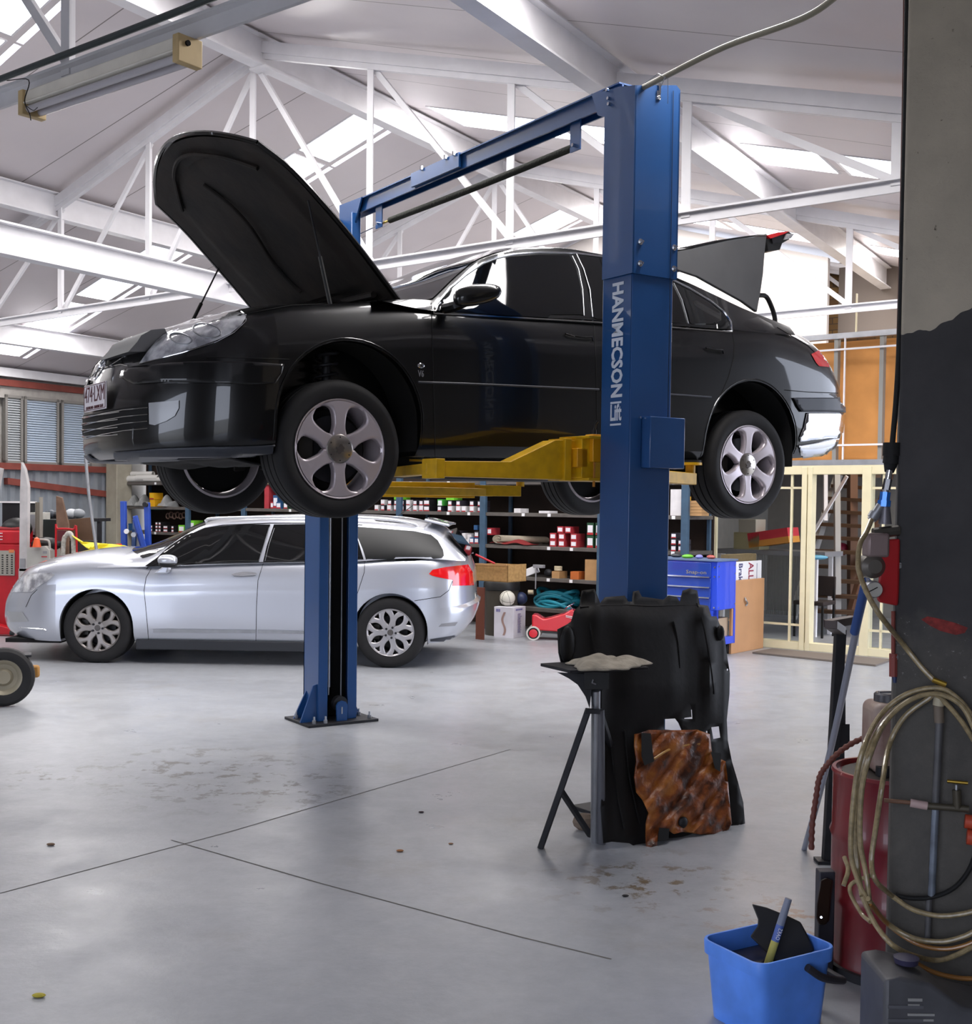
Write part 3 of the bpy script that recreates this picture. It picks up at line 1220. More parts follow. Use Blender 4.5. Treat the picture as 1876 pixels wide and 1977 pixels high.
def arch_cutter(cx, cz, r, y0, y1, zlow):
    m = MB()
    prof = [(cx + r * math.cos(a), cz + r * math.sin(a)) for a in [PI * i / 24 for i in range(25)]]
    prof += [(cx - r * 1.0, zlow), (cx + r * 1.0, zlow)]
    m.prism(prof, lambda a, b, d: V((a, d, b)), (y0, y1))
    return m.build('cutter', M_dark)


def split_parts(o, names, parent, default):
    """separate faces of o into parts by a classifier; names: function(centre) -> name or None"""
    me = o.data
    groups = {}
    for p in me.polygons:
        groups.setdefault(names(p.center) or default, []).append(p.index)
    mats = list(me.materials)
    for nm, idx in groups.items():
        bm = bmesh.new()
        bm.from_mesh(me)
        bm.faces.ensure_lookup_table()
        keep = set(idx)
        bmesh.ops.delete(bm, geom=[f for f in bm.faces if f.index not in keep], context='FACES')
        m2 = bpy.data.meshes.new(nm)
        bm.to_mesh(m2)
        bm.free()
        # carry smooth normals over the cut
        for mt in mats:
            m2.materials.append(mt)
        for p in m2.polygons:
            p.use_smooth = True
        m2.set_sharp_from_angle(angle=math.radians(38))
        q = bpy.data.objects.new(nm.split('#')[0], m2)
        COL.objects.link(q)
        q.parent = parent
    bpy.data.objects.remove(o)


class Skin:
    """ray-casts photograph points on to a finished surface (in the car frame)"""

    def __init__(s, frame, objs):
        s.fr = frame
        vs, fs = [], []
        for o in objs:
            k = len(vs)
            vs += [v.co.copy() for v in o.data.vertices]
            fs += [[i + k for i in p.vertices] for p in o.data.polygons]
        s.bvh = BVHTree.FromPolygons(vs, fs)
        s.R = frame.I.to_3x3()

    def hit(s, px, py, off=.003):
        o = s.fr.I @ CAM
        d = (s.R @ ray(px, py)).normalized()
        loc, nor, idx, dist = s.bvh.ray_cast(o, d)
        if loc is None:
            return None
        if nor.dot(d) > 0:
            nor = -nor
        return loc + nor * off

    def hitside(s, x, z, off=.003, side=-1):
        """cast along y on to the near (-1) or far side"""
        o = V((x, -3 if side < 0 else 5, z))
        loc, nor, idx, dist = s.bvh.ray_cast(o, V((0, 1 if side < 0 else -1, 0)))
        if loc is None:
            return None
        if (nor.y > 0) == (side < 0):
            nor = -nor
        return loc + nor * off

    def snap(s, p, off=.003):
        loc, nor, idx, dist = s.bvh.find_nearest(p)
        return loc

    def patch(s, poly, off=.003, step=7.0, fn=None):
        """surface patch for a closed outline in photograph pixels"""
        fn = fn or s.hit
        out = []
        m = len(poly)
        for i in range(m):
            a, b = poly[i], poly[(i + 1) % m]
            d = math.hypot(b[0] - a[0], b[1] - a[1])
            k = max(1, int(d / step))
            for j in range(k):
                out.append((a[0] + (b[0] - a[0]) * j / k, a[1] + (b[1] - a[1]) * j / k))
        xs = [p[0] for p in out]
        ys = [p[1] for p in out]
        pts = list(out)

        def inside(x, y):
            c = False
            j = len(out) - 1
            for i in range(len(out)):
                xi, yi = out[i]
                xj, yj = out[j]
                if (yi > y) != (yj > y) and x < (xj - xi) * (y - yi) / (yj - yi) + xi:
                    c = not c
                j = i
            return c
        x = min(xs) + step / 2
        while x < max(xs):
            y = min(ys) + step / 2
            while y < max(ys):
                if inside(x, y) and min((x - a) ** 2 + (y - b) ** 2 for a, b in out) > (step * .45) ** 2:
                    pts.append((x, y))
                y += step
            x += step
        n = len(out)
        r = geometry.delaunay_2d_cdt([V((a, b)).to_2d() if False else V((a, b)).xy for a, b in pts], [(i, (i + 1) % n) for i in range(n)], [], 1, 1e-4)
        vs, fs = [], []
        hits = [fn(v[0], v[1], off) for v in r[0]]
        mp = {}
        for i, h in enumerate(hits):
            if h is not None:
                mp[i] = len(vs)
                vs.append(h)
        for f in r[2]:
            if all(i in mp for i in f):
                fs.append([mp[i] for i in f])
        return MB().add(vs, fs)

    def line(s, pts, off=.002, step=8, fn=None):
        fn = fn or s.hit
        out = []
        for a, b in zip(pts, pts[1:]):
            d = math.hypot(b[0] - a[0], b[1] - a[1])
            k = max(1, int(d / step))
            for j in range(k):
                h = fn(a[0] + (b[0] - a[0]) * j / k, a[1] + (b[1] - a[1]) * j / k, off)
                if h is not None:
                    out.append(h)
        h = fn(*pts[-1], off)
        if h is not None:
            out.append(h)
        # drop jumps
        res = out[:1]
        for p in out[1:]:
            if (p - res[-1]).length < .35:
                res.append(p)
        return res


def mirror(m, W):
    k = MB()
    k.v = [V((p.x, 2 * W - p.y, p.z)) for p in m.v]
    k.f = [f[::-1] for f in m.f]
    return k


def spl2(pts, sub=4, closed=True):
    ps = [V((a, b, 0)) for a, b in pts]
    return [(p.x, p.y) for p in spline(ps, sub, closed)]


# ------------------------------------------------------------------ wheels
def make_wheel(parent, c, side, Rt, Rr, w, nsp, lo, hi, rot, m_al, hubr, emblem=None, steer=0.0, dish=.02):
    """wheel centred at c, outer face towards y*side (side -1 = near)"""
    t = bpy.data.objects.new('wheel', None)
    COL.objects.link(t)
    t.parent = parent
    t.location = V(c)
    t.rotation_euler = (0, 0, steer + (PI if side > 0 else 0))
    # local: outer face at y = 0, tyre body y 0..w
    prof = [(Rr * .985, .012), (Rr * 1.02, .004), (Rr * 1.07, .0), (lerp(Rr, Rt, .55), -.012), (Rt * .955, -.002), (Rt * .985, .012), (Rt, .03)]
    for g in (.25, .5, .75):
        prof += [(Rt, w * g - .006), (Rt - .008, w * g - .005), (Rt - .008, w * g + .005), (Rt, w * g + .006)]
    prof += [(Rt, w - .03), (Rt * .985, w - .012), (Rt * .95, w), (lerp(Rr, Rt, .5), w + .01), (Rr, w - .01)]
    MB().lathe(prof, axis='y', n=64).build('tyre', M_tyre, t, smooth=True, angle=50)
    # rim barrel and lip
    MB().lathe([(Rr * .93, .012), (Rr * .97, .002), (Rr, .0), (Rr * 1.0, .008), (Rr * .96, .03), (Rr * .9, .06), (Rr * .88, w * .8), (Rr * .95, w), (Rr * 1.0, w - .01)], axis='y', n=64).build('rim', m_al, t, smooth=True, angle=50)
    b_ = MB()
    per = PI / nsp
    rs = [hubr + (Rr * .955 - hubr) * i / 16 for i in range(17)]

    def dep(r):
        f = r / Rr
        return dish * (1 - f) * 1.0 + .006 * math.sin(f * PI) * -1

    for k in range(nsp):
        for sg in (-1, 1):
            base = rot + 2 * per * k
            V_, Fc = [], []
            NA = 6
            for r in rs:
                a0 = math.radians(tab(lo, r / Rr)) * sg
                a1 = math.radians(min(tab(hi, r / Rr), math.degrees(per))) * sg
                for j in range(NA + 1):
                    q = j / NA
                    a = base + a0 + (a1 - a0) * q
                    edge = abs(q - .0) if tab(lo, r / Rr) > .1 else 1
                    e = min(1 - q, edge)
                    dd = dep(r) + .008 * (1 - min(1, e * 4)) ** 2
                    V_.append(V((r * math.sin(a), dd, r * math.cos(a))))
            for j in range(len(rs) - 1):
                for i in range(NA):
                    f = (j * (NA + 1) + i, j * (NA + 1) + i + 1, (j + 1) * (NA + 1) + i + 1, (j + 1) * (NA + 1) + i)
                    Fc.append(f)
            nV = len(V_)
            V_ += [v + V((0, .03, 0)) for v in V_]
            Fc += [tuple(i + nV for i in f[::-1]) for f in Fc]
            for j in range(len(rs) - 1):
                for i in ((0, NA) if tab(lo, rs[j] / Rr) + tab(lo, rs[j + 1] / Rr) > .05 else (NA,)):
                    a_, b2 = j * (NA + 1) + i, (j + 1) * (NA + 1) + i
                    Fc.append((a_, b2, b2 + nV, a_ + nV))
            b_.add(V_, Fc)
    b_.lathe([(0, dep(hubr) + .001), (hubr + .004, dep(hubr) + .001), (hubr + .004, .05), (0, .05)], axis='y', n=40)
    b_.build('spokes', m_al, t, smooth=True, angle=45)
    return t


def wheel_back(t, Rr, w):
    """brake disc and caliper behind the spokes"""
    MB().lathe([(.03, .085), (Rr * .68, .085), (Rr * .68, .1), (.03, .1)], axis='y', n=40).build('brake_disc', M_dsteel, t, smooth=True, angle=30)
    MB().box(-Rr * .8, -Rr * .45, .07, .13, -Rr * .35, Rr * .35).build('brake_caliper', mat('caliper', '3a3836', .5, metal=.5), t, bevel=.01)
    MB().lathe([(.0, .12), (Rr * .8, .13), (Rr * .86, .17)], axis='y', n=32).build('wheel_inner', M_under, t, smooth=True)


# ------------------------------------------------------------------ BLACK SALOON
W1 = .92
KB = bpy.data.objects.new('black_car', None)
COL.objects.link(KB)
KB.matrix_world = K.M
tag(KB, 'black four-door saloon raised on the lift with bonnet and boot lid open', 'car')
cols1 = [-.35, -.25, -.12, 0, .12, .25, .36, .46, .53, .7, .9, 1.1, 1.3, 1.5, 1.61, 1.8, 2.0, 2.2, 2.35, 2.48, 2.58, 2.68, 2.78, 2.88, 3.0, 3.12, 3.22, 3.3]
nose1 = [(0, -.89), (.05, -.92), (.15, -.935), (.35, -.935), (.5, -.93), (.62, -.92), (.8, -.9), (.92, -.87), (1, -.80)]
tail1 = [(0, 3.88), (.12, 3.99), (.3, 4.05), (.52, 4.07), (.56, 4.07), (.57, 4.01), (.7, 4.01), (.85, 3.97), (1, 3.88)]
zb1 = [(-1.1, 1.80), (-.6, 1.815), (-.35, 1.83), (.45, 1.846), (1.6, 1.868), (2.5, 1.878), (3.3, 1.925), (3.7, 1.955), (4.05, 1.985)]
zt1 = [(-1.1, 2.31), (-.95, 2.33), (-.8, 2.385), (-.6, 2.45), (-.45, 2.505), (-.25, 2.56), (0, 2.59), (.3, 2.637), (.4, 2.658), (.65, 2.672), (1.6, 2.70), (2.1, 2.73), (2.5, 2.77), (2.76, 2.82), (3.0, 2.84), (3.24, 2.79), (3.55, 2.70), (3.7, 2.625), (3.82, 2.56), (4.0, 2.53)]
ins1 = [(0, .07), (.05, .03), (.12, .012), (.3, 0), (.5, 0), (.7, .004), (.82, .02), (.92, .05), (1, .11)]
ts1 = [0, .03, .07, .12, .18, .25, .32, .38, .44, .5, .53, .56, .6, .66, .72, .78, .84, .88, .92, .95, .975, 1]
bd1 = Body(W1, -.36, 3.3, nose1, tail1, zb1, zt1, ins1, 2.3, 3.6)
crown1 = [(-1.1, .02), (-.8, .05), (0, .06), (.4, .05), (.6, .0), (2.9, .0), (3.1, .03), (4, .02)]
body1 = car_body(bd1, cols1, ts1, crown1).build('shell', M_paint, recalc=True)
hubz, RT1, RR1 = 1.867, .344, .248
bool_cut(body1, [
    arch_cutter(.045, 2.0, .40, -.2, .30, 1.5), arch_cutter(.045, 2.0, .40, W1 * 2 - .30, W1 * 2 + .2, 1.5),
    arch_cutter(2.88, 1.99, .405, -.2, .30, 1.5), arch_cutter(2.88, 1.99, .405, W1 * 2 - .30, W1 * 2 + .2, 1.5)])


# greenhouse: cross sections along x
zs1 = [(.30, 2.60), (.50, 2.62), (.57, 2.655), (.63, 2.70), (.741, 2.80), (.94, 2.945), (1.13, 3.012), (1.293, 3.05), (1.59, 3.085), (1.8, 3.083), (2.1, 3.055), (2.365, 3.01), (2.68, 2.925), (2.9, 2.862), (3.1, 2.82), (3.3, 2.775)]
zr1 = [(.15, 2.68), (.30, 2.74), (.5, 2.80), (.76, 2.875), (.965, 2.985), (1.15, 3.075), (1.3, 3.125), (1.52, 3.155), (1.75, 3.165), (2.0, 3.155), (2.3, 3.115), (2.6, 3.04), (2.9, 2.945), (3.15, 2.86), (3.3, 2.80)]


def gh1(x, q):
    """q 0 (belt, near) .. 1 (centre line)"""
    zs, zr = stab(zs1, x), stab(zr1, x)
    zbelt = stab([(.2, 2.62), (.5, 2.60), (1.59, 2.655), (2.66, 2.70), (3.3, 2.72)], x)
    zs = max(zs, zbelt + .004)
    zr = max(zr, zs + .003)
    ky = min(1, max(0, (zs - zbelt) / .40))
    ytop = lerp(.055, .215, ky)
    if q < .5:
        u = q / .5
        return (x, lerp(.03, ytop, u ** 1.15), lerp(zbelt, zs, u))
    u = (q - .5) / .5
    y = lerp(ytop, W1, u)
    return (x, y, zs + (zr - zs) * math.sin(u * PI / 2) ** lerp(1.9, .75, min(1, max(0, (x - .35) / .7))))


xs_g = [.2 + (3.28 - .2) * i / 72 for i in range(73)]
m = MB()
NQ = 30
for sg in (0, 1):
    vs = []
    for x in xs_g:
        for j in range(NQ + 1):
            p = gh1(x, j / NQ)
            vs.append(V((p[0], p[1] if not sg else 2 * W1 - p[1], p[2])))
    m.add(vs, [(i * (NQ + 1) + j, (i + 1) * (NQ + 1) + j, (i + 1) * (NQ + 1) + j + 1, i * (NQ + 1) + j + 1) if not sg else (i * (NQ + 1) + j + 1, (i + 1) * (NQ + 1) + j + 1, (i + 1) * (NQ + 1) + j, i * (NQ + 1) + j) for i in range(len(xs_g) - 1) for j in range(NQ)])
gh = m.build('roof', M_paint, KB, smooth=True, angle=40)
sk = Skin(K, [body1, gh])


def side_part(c):
    x, z = c.x, c.z
    near = c.y < .5
    far = c.y > 2 * W1 - .5
    zsill = stab(zb1, x) + .06
    if x < -.36 + (z - 2.28) * .0 and z < 2.285:
        return 'front_bumper'
    if x > 3.28 and z < 2.35:
        return 'rear_bumper'
    if (near or far) and z > zsill and z < 2.72:
        sd = '#n' if near else '#f'
        if -.36 <= x < .495:
            return 'front_wing' + sd
        if .495 <= x < 1.61:
            return 'front_door' + sd
        if 1.61 <= x < 2.53 and abs(c.y - W1) > W1 - .2:
            return 'rear_door' + sd
        if x >= 2.53 and z < 2.9 and x < 3.9:
            return 'rear_wing' + sd
    return None


split_parts(body1, side_part, KB, 'floor_pan_and_sills')


def both(m_, name, mt, W=W1, par=None, **k):
    par = par or KB
    f = mirror(m_, W)
    o = m_.build(name, mt, par, **k)
    f.build(name, mt, par, **k)
    return o


# side glass (photo outline cast on to the shell)
g1 = [(842, 600), (848, 585), (872, 558), (900, 534), (932, 512), (958, 502), (985, 496), (1040, 492), (1098, 493), (1108, 510), (1118, 545), (1124, 580), (1127, 617), (985, 610)]
both(sk.patch(g1, .004), 'front_window', M_tint, smooth=True)
g2 = [(1113, 494), (1166, 500), (1240, 520), (1297, 547), (1302, 560), (1315, 590), (1326, 631), (1143, 619), (1141, 590), (1132, 545), (1122, 512)]
both(sk.patch(g2, .004), 'rear_window', M_tint, smooth=True)
g3 = [(1303, 552), (1330, 562), (1365, 584), (1392, 605), (1404, 620), (1407, 636), (1333, 632), (1327, 605), (1318, 580)]
both(sk.patch(g3, .004), 'quarter_window', M_tint, smooth=True)
# windscreen, on the greenhouse nose
m = MB()
vs = []
for i in range(26):
    u = i / 25
    for j in range(21):
        q = j / 20
        y = W1 + (q * 2 - 1) * lerp(.76, .62, u)
        t_ = abs(q * 2 - 1)
        x = lerp(lerp(.34, .60, t_ ** 2.2), lerp(1.13, 1.25, t_ ** 2), u)
        loc, nor, idx, dist = sk.bvh.ray_cast(V((x - .6, y, 4)), V((.18, 0, -1)).normalized()) if False else sk.bvh.ray_cast(V((x, y, 4)), V((0, 0, -1)))
        vs.append(loc + V((-.003, 0, .004)) if loc else V((x, y, 2.8)))
m.add(vs, [(i * 21 + j, (i + 1) * 21 + j, (i + 1) * 21 + j + 1, i * 21 + j + 1) for i in range(25) for j in range(20)])
m.build('windscreen', M_tint, KB, smooth=True)
# chrome around the glass
both(MB().tube(sk.line([(836, 604), (842, 588), (868, 557), (898, 531), (930, 509), (958, 498), (985, 492), (1040, 488), (1110, 489), (1166, 496), (1240, 515), (1300, 542), (1330, 557), (1370, 581), (1398, 604), (1410, 622), (1412, 640)], .003), .0065, n=6), 'window_trim', M_chrome, smooth=True)
both(MB().tube(sk.line([(835, 605), (900, 608), (1150, 622), (1282, 631), (1412, 641)], .003), .007, n=6), 'belt_trim', M_chrome, smooth=True)
for pts in ([(1112, 491), (1126, 520), (1138, 560), (1144, 620)], [(1104, 495), (1116, 520), (1124, 560), (1127, 617)], [(1300, 547), (1316, 580), (1330, 632)]):
    both(MB().tube(sk.line(pts, .003), .003, n=6), 'pillar_trim', M_galv, smooth=True)
# shut lines
for nm, pts in (('door_gap', [(832, 585), (833, 606), (834, 640), (836, 740), (838, 800), (840, 880)]), ('door_gap', [(1146, 622), (1150, 700), (1152, 800), (1154, 884)]), ('door_gap', [(1413, 641), (1417, 665), (1416, 690), (1406, 728), (1388, 770)]), ('bonnet_gap', [(474, 606), (560, 590), (700, 583), (770, 578)]), ('boot_gap', [(1500, 632), (1560, 668), (1592, 700)]), ('bumper_gap', [(400, 690), (470, 691), (558, 694)]), ('bumper_gap', [(1514, 753), (1560, 757), (1617, 759)])):
    both(MB().tube(sk.line(pts, .0006), .0025, n=5), nm, M_gap, smooth=True)
both(MB().tube(sk.line([(806, 738), (900, 741), (1155, 752)], .004), .006, n=6), 'rub_strip', M_trimb, smooth=True)
both(MB().tube(sk.line([(1160, 752), (1300, 762), (1372, 767)], .004), .006, n=6), 'rub_strip', M_trimb, smooth=True)
# wheel-arch lips
for cx, cz, r in ((.045, 2.0, .40), (2.88, 1.99, .405)):
    pts = []
    for i in range(-3, 28):
        a = PI * i / 24
        p = sk.hitside(cx + (r + .012) * math.cos(a) if 0 <= i <= 24 else cx + (r + .012) * (1 if i < 0 else -1), cz + (r + .012) * math.sin(a) if 0 <= i <= 24 else cz - .035 * (abs(i) if i < 0 else i - 24), .0)
        if p:
            pts.append(p)
    both(MB().tube(pts, .004, n=6), 'arch_lip', M_paint, smooth=True)
    for y0, y1 in ((.02, .30), (2 * W1 - .30, 2 * W1 - .02)):
        m = MB()
        prof = [(cx + (r - .004) * math.cos(PI * i / 24), cz + (r - .004) * math.sin(PI * i / 24)) for i in range(25)]
        prof = [(prof[0][0], 1.87)] + prof + [(prof[-1][0], 1.87)]
        m.add([V((a, y, b)) for a, b in prof for y in (y0 + .015, y1 - .005)], [(2 * i, 2 * i + 1, 2 * i + 3, 2 * i + 2) for i in range(len(prof) - 1)])
        m.build('wheel_housing', M_under, KB, smooth=True)
# spring and strut seen above the near front wheel
m = MB()
m.tube([V((.0 + .055 * math.cos(a), .20 + .055 * math.sin(a), 2.1 + .26 * a / (10 * PI))) for a in [i * PI / 6 for i in range(61)]], .008, n=6)
m.build('spring', M_dsteel, KB, smooth=True)
MB().cyl((0, .2, 1.9), (0, .2, 2.36), .022).build('damper', M_dsteel, KB, smooth=True)
# door handles
for pts in ([(1090, 645), (1100, 648), (1125, 651), (1142, 650), (1143, 657), (1132, 664), (1110, 662), (1096, 656)], [(1360, 672), (1375, 673), (1392, 675), (1394, 683), (1384, 685), (1366, 682)]):
    both(sk.patch(spl2(pts, 3), .001, 3), 'handle_recess', M_gap)
both(MB().tube(sk.line([(1089, 646), (1105, 650), (1128, 653), (1140, 652), (1142, 660)], .012), .006, n=8), 'door_handle', M_paint, smooth=True)
both(MB().tube(sk.line([(1360, 673), (1378, 676), (1392, 677), (1394, 684)], .012), .006, n=8), 'door_handle', M_paint, smooth=True)
both(MB().tube(sk.line([(1089, 645), (1098, 648), (1106, 651)], .016), .003, n=6), 'handle_trim', M_chrome, smooth=True)
# badges
bp = sk.hit(812, 706, .002)
MB().lathe([(0, -.004), (.016, -.004), (.021, -.001), (.021, .002)], axis='y', n=28).xf(Matrix.Translation(bp) @ Matrix.Diagonal((1, 1, .62, 1))).build('badge', M_chrome, KB, smooth=True)
bp2 = sk.hit(812, 722, .003)
text('badge_lettering', 'V6', M_galv, KB, axes(bp2, (1, 0, 0), (0, 0, 1)), .045, .036, bold=.001)
text('badge_lettering', 'DL', M_gap, KB, axes(bp + V((0, -.0045, 0)), (1, 0, 0), (0, 0, 1)), .016, .02)
# mirror
for sg in (1, -1):
    m = MB()

    def mir(u, v):
        a, b = 2 * PI * u, PI * v
        r = 1.0
        cx_ = math.cos(b)
        wdt = math.sin(b) ** .55
        x = .69 + .115 * cx_
        z = 2.678 + lerp(.062, .048, (cx_ + 1) / 2) * wdt * math.sin(a) + .022 * cx_
        y = -.135 + .05 * wdt * math.cos(a) - .035 * cx_
        return (x, y, z)
    m.grid(mir, 24, 14, True)
    if sg < 0:
        m = mirror(m, W1)
    m.build('door_mirror', M_paint, KB, smooth=True, angle=60)
    m = MB()
    m.tube([(.60, .04, 2.62), (.62, -.03, 2.625), (.66, -.1, 2.65)], .028, sub=4)
    if sg < 0:
        m = mirror(m, W1)
    m.build('mirror_stalk', M_paint, KB, smooth=True)

# headlamp
hl = [(270, 702), (284, 682), (302, 660), (322, 642), (345, 628), (380, 614), (420, 606), (455, 603), (472, 606), (475, 614), (466, 628), (445, 645), (420, 657), (390, 668), (355, 679), (318, 690), (290, 698)]
both(sk.patch(hl, .004, 6), 'headlamp', M_refl, smooth=True)
for c in ((400, 640, 17), (350, 655, 13)):
    cpt = sk.hit(c[0], c[1], .006)
    ring = [sk.hit(c[0] + c[2] * 1.5 * math.cos(a) + 8 * math.sin(a), c[1] + c[2] * math.sin(a) * .8, .007) for a in [i * PI / 10 for i in range(20)]]
    ring = [p for p in ring if p]
    both(MB().tube(ring, .0035, n=5, closed=True), 'lamp_ring', M_galv, smooth=True)
both(MB().tube(sk.line([(270, 703), (300, 695), (355, 681), (420, 660), (452, 643), (474, 622), (476, 610), (466, 603)], .004), .003, n=5), 'lamp_seal', M_chrome, smooth=True)
# fog lamp, grille slats and plate
fog = [(288, 778), (346, 773), (346, 788), (338, 803), (322, 813), (300, 821), (289, 819)]
both(sk.patch(fog, .004, 5), 'fog_lamp', M_refl2, smooth=True)
lowg = [(166, 806), (200, 795), (240, 787), (286, 781), (288, 821), (250, 828), (200, 838), (168, 846)]
both(sk.patch(lowg, .003, 6), 'lower_grille', M_gap, smooth=True)
for y0, y1 in ((808, 786), (821, 799), (835, 812), (848, 826)):
    both(MB().tube(sk.line([(164, y0), (200, y0 - (y0 - y1) * .42), (240, y0 - (y0 - y1) * .75), (287, y1 + 1)], .006), .0032, n=5), 'grille_slat', M_chrome, smooth=True)
ug = [(186, 716), (200, 698), (232, 680), (262, 668), (240, 686), (215, 703)]
both(sk.patch(ug, .003, 5), 'upper_grille', M_gap, smooth=True)
both(MB().tube(sk.line([(170, 735), (186, 718), (215, 706), (240, 690), (262, 670)], .004), .0035, n=5), 'grille_trim', M_chrome, smooth=True)
bt = [sk.hit(*p, .006) for p in ((226, 716), (300, 702), (400, 692), (470, 690), (556, 697))]
# number plate
pc = V((-.942, W1, 2.125))
M_plate = mat('plate_white', 'f2eaed', .5)
M_maroon = mat('maroon', '5a1a26', .6)
MB().box(-.008, 0, -.188, .188, -.069, .069).xf(Matrix.Translation(pc)).build('number_plate', M_plate, KB, bevel=.004)
text('plate_lettering', '474\u00b7LXM', M_maroon, KB, axes(pc + V((-.009, 0, .012)), (0, -1, 0), (0, 0, 1)), .115, .34)
text('plate_lettering', 'QUEENSLAND - SUNSHINE STATE', M_maroon, KB, axes(pc + V((-.009, 0, -.052)), (0, -1, 0), (0, 0, 1)), .022, .3)
m = MB()
for a0, b0, a1, b1 in ((-.183, -.063, .183, -.063), (-.183, .063, .183, .063), (-.183, -.063, -.183, .063), (.183, -.063, .183, .063)):
    m.bar(pc + V((-.0085, a0, b0)), pc + V((-.0085, a1, b1)), .003, .003)
m.build('plate_border', M_maroon, KB)
# chrome nose emblem
m = MB()
eb = V((-.915, W1 - .0, 2.27))
m.tube([eb + V((-.006 + .04 * ((i % 20) / 20) * 0, .045 * math.cos(a), .055 * math.sin(a) * 1.0)) + V((.5 * .055 * math.sin(a), 0, 0)) for i, a in enumerate([k * PI / 10 for k in range(20)])], .005, n=6, closed=True)
m.tube([eb + V((-.01, .02, -.035)), eb + V((0, -.015, .0)), eb + V((0, .012, .012)), eb + V((.02, -.01, .045))], .005, sub=4)
m.build('nose_emblem', M_chrome, KB, smooth=True)
# far-side bumper overrider seen at the nose
# front under-tray and crossmembers
m = MB()
m.grid(lambda u, v: (lerp(-.72, .1, u) , lerp(.28, 2 * W1 - .28, v), 1.835 + .02 * math.sin(9 * u) * math.cos(14 * v) - .03 * math.sin(PI * u)), 20, 20)
m.build('under_tray', M_under, KB, smooth=True, solid=.01)
m = MB()
m.box(.2, 3.3, .35, .55, 1.79, 1.87)
m.box(.2, 3.3, 2 * W1 - .55, 2 * W1 - .35, 1.79, 1.87)
m.build('chassis_rail', M_under, KB, bevel=.01)
MB().tube([(.4, .95, 1.79), (1.6, .9, 1.78), (2.4, .9, 1.80), (3.4, .7, 1.86)], .035, n=10, sub=5).build('exhaust_pipe', M_dsteel, KB, smooth=True)
MB().cyl((3.35, .5, 1.9), (3.35, 1.3, 1.9), .09, n=20).build('silencer', M_dsteel, KB, smooth=True)
for x in (.0, 2.88):
    MB().cyl((x, .2, hubz), (x, 2 * W1 - .2, hubz), .03).build('axle', M_under, KB, smooth=True)
# slam panel pieces above the nose
m = MB()
m.prism([(K.ony(a, b, .5).x, K.ony(a, b, .5).z) for a, b in ((250, 678), (266, 662), (274, 650), (292, 640), (316, 637), (322, 648), (345, 634), (352, 640), (330, 665), (290, 676))], lambda a, b, d: V((a, d, b)), (.5, .95))
m.build('air_intake_cover', mat('bay_grey', '6a6a6c', .6), KB, smooth=True, solid=.02)

# tail lamp, rear bumper chrome etc.
tl = [(1565, 684), (1583, 675), (1596, 676), (1606, 690), (1613, 702), (1616, 711), (1580, 707), (1574, 700)]
both(sk.patch(tl, .004, 4), 'tail_lamp', M_lens_red, smooth=True)
both(sk.patch([(1530, 768), (1560, 768), (1617, 768), (1634, 772), (1634, 797), (1600, 795), (1545, 795), (1538, 785)], .010, 5), 'bumper_strip', M_trimb, smooth=True, solid=.012)
both(sk.patch([(1556, 797), (1620, 797), (1630, 800), (1624, 845), (1600, 845), (1543, 853), (1542, 845), (1550, 825)], .006, 5), 'chrome_bumper', M_chrome, smooth=True, solid=.004)
both(sk.patch([(1541, 860), (1600, 850), (1624, 846), (1620, 862), (1600, 874), (1570, 880), (1546, 884)], .008, 5), 'chrome_bumper', M_chrome, smooth=True, solid=.004)
both(sk.patch([(236, 730), (240, 718), (262, 709), (330, 702), (400, 699), (480, 699), (546, 704), (541, 722), (530, 740), (480, 743), (400, 740), (320, 738), (262, 742)], .010, 6), 'bumper_strip', M_paint, smooth=True, solid=.012)
both(sk.patch([(222, 872), (300, 866), (400, 862), (500, 860), (530, 858), (528, 880), (400, 884), (300, 890), (222, 895)], .006, 6), 'lip_spoiler', M_trimb, smooth=True, solid=.008)
both(MB().tube(sk.line([(1540, 862), (1575, 856), (1600, 850), (1625, 845)], .006), .007, n=6), 'bumper_moulding', M_chrome, smooth=True)

# bonnet, standing open
def side_edge(s):
    t_ = [(0, .385, 2.665), (.2, .255, 2.80), (.4, .105, 2.95), (.6, -.05, 3.095), (.8, -.21, 3.235), (1, -.375, 3.345)]
    return V((stab([(a, b) for a, b, c in t_], s), 0, stab([(a, c) for a, b, c in t_], s)))


def bonnet(u, v, off=0.0):
    q = v * 2 - 1
    s = u
    hw = stab([(0, .785), (.4, .785), (.8, .765), (1, .73)], s)
    p = side_edge(s)
    k = 1 - abs(q) ** 1.9
    p = p + V((-.74, 0, .67)) * (.235 * k * s ** 2) + V((.67, 0, .74)) * (.035 * (1 - q * q) * math.sin(PI * min(1, s + .1)) ** .5)
    p.y = W1 + q * hw
    if off:
        p = p + V((.74, 0, .67)) * -off
    return p


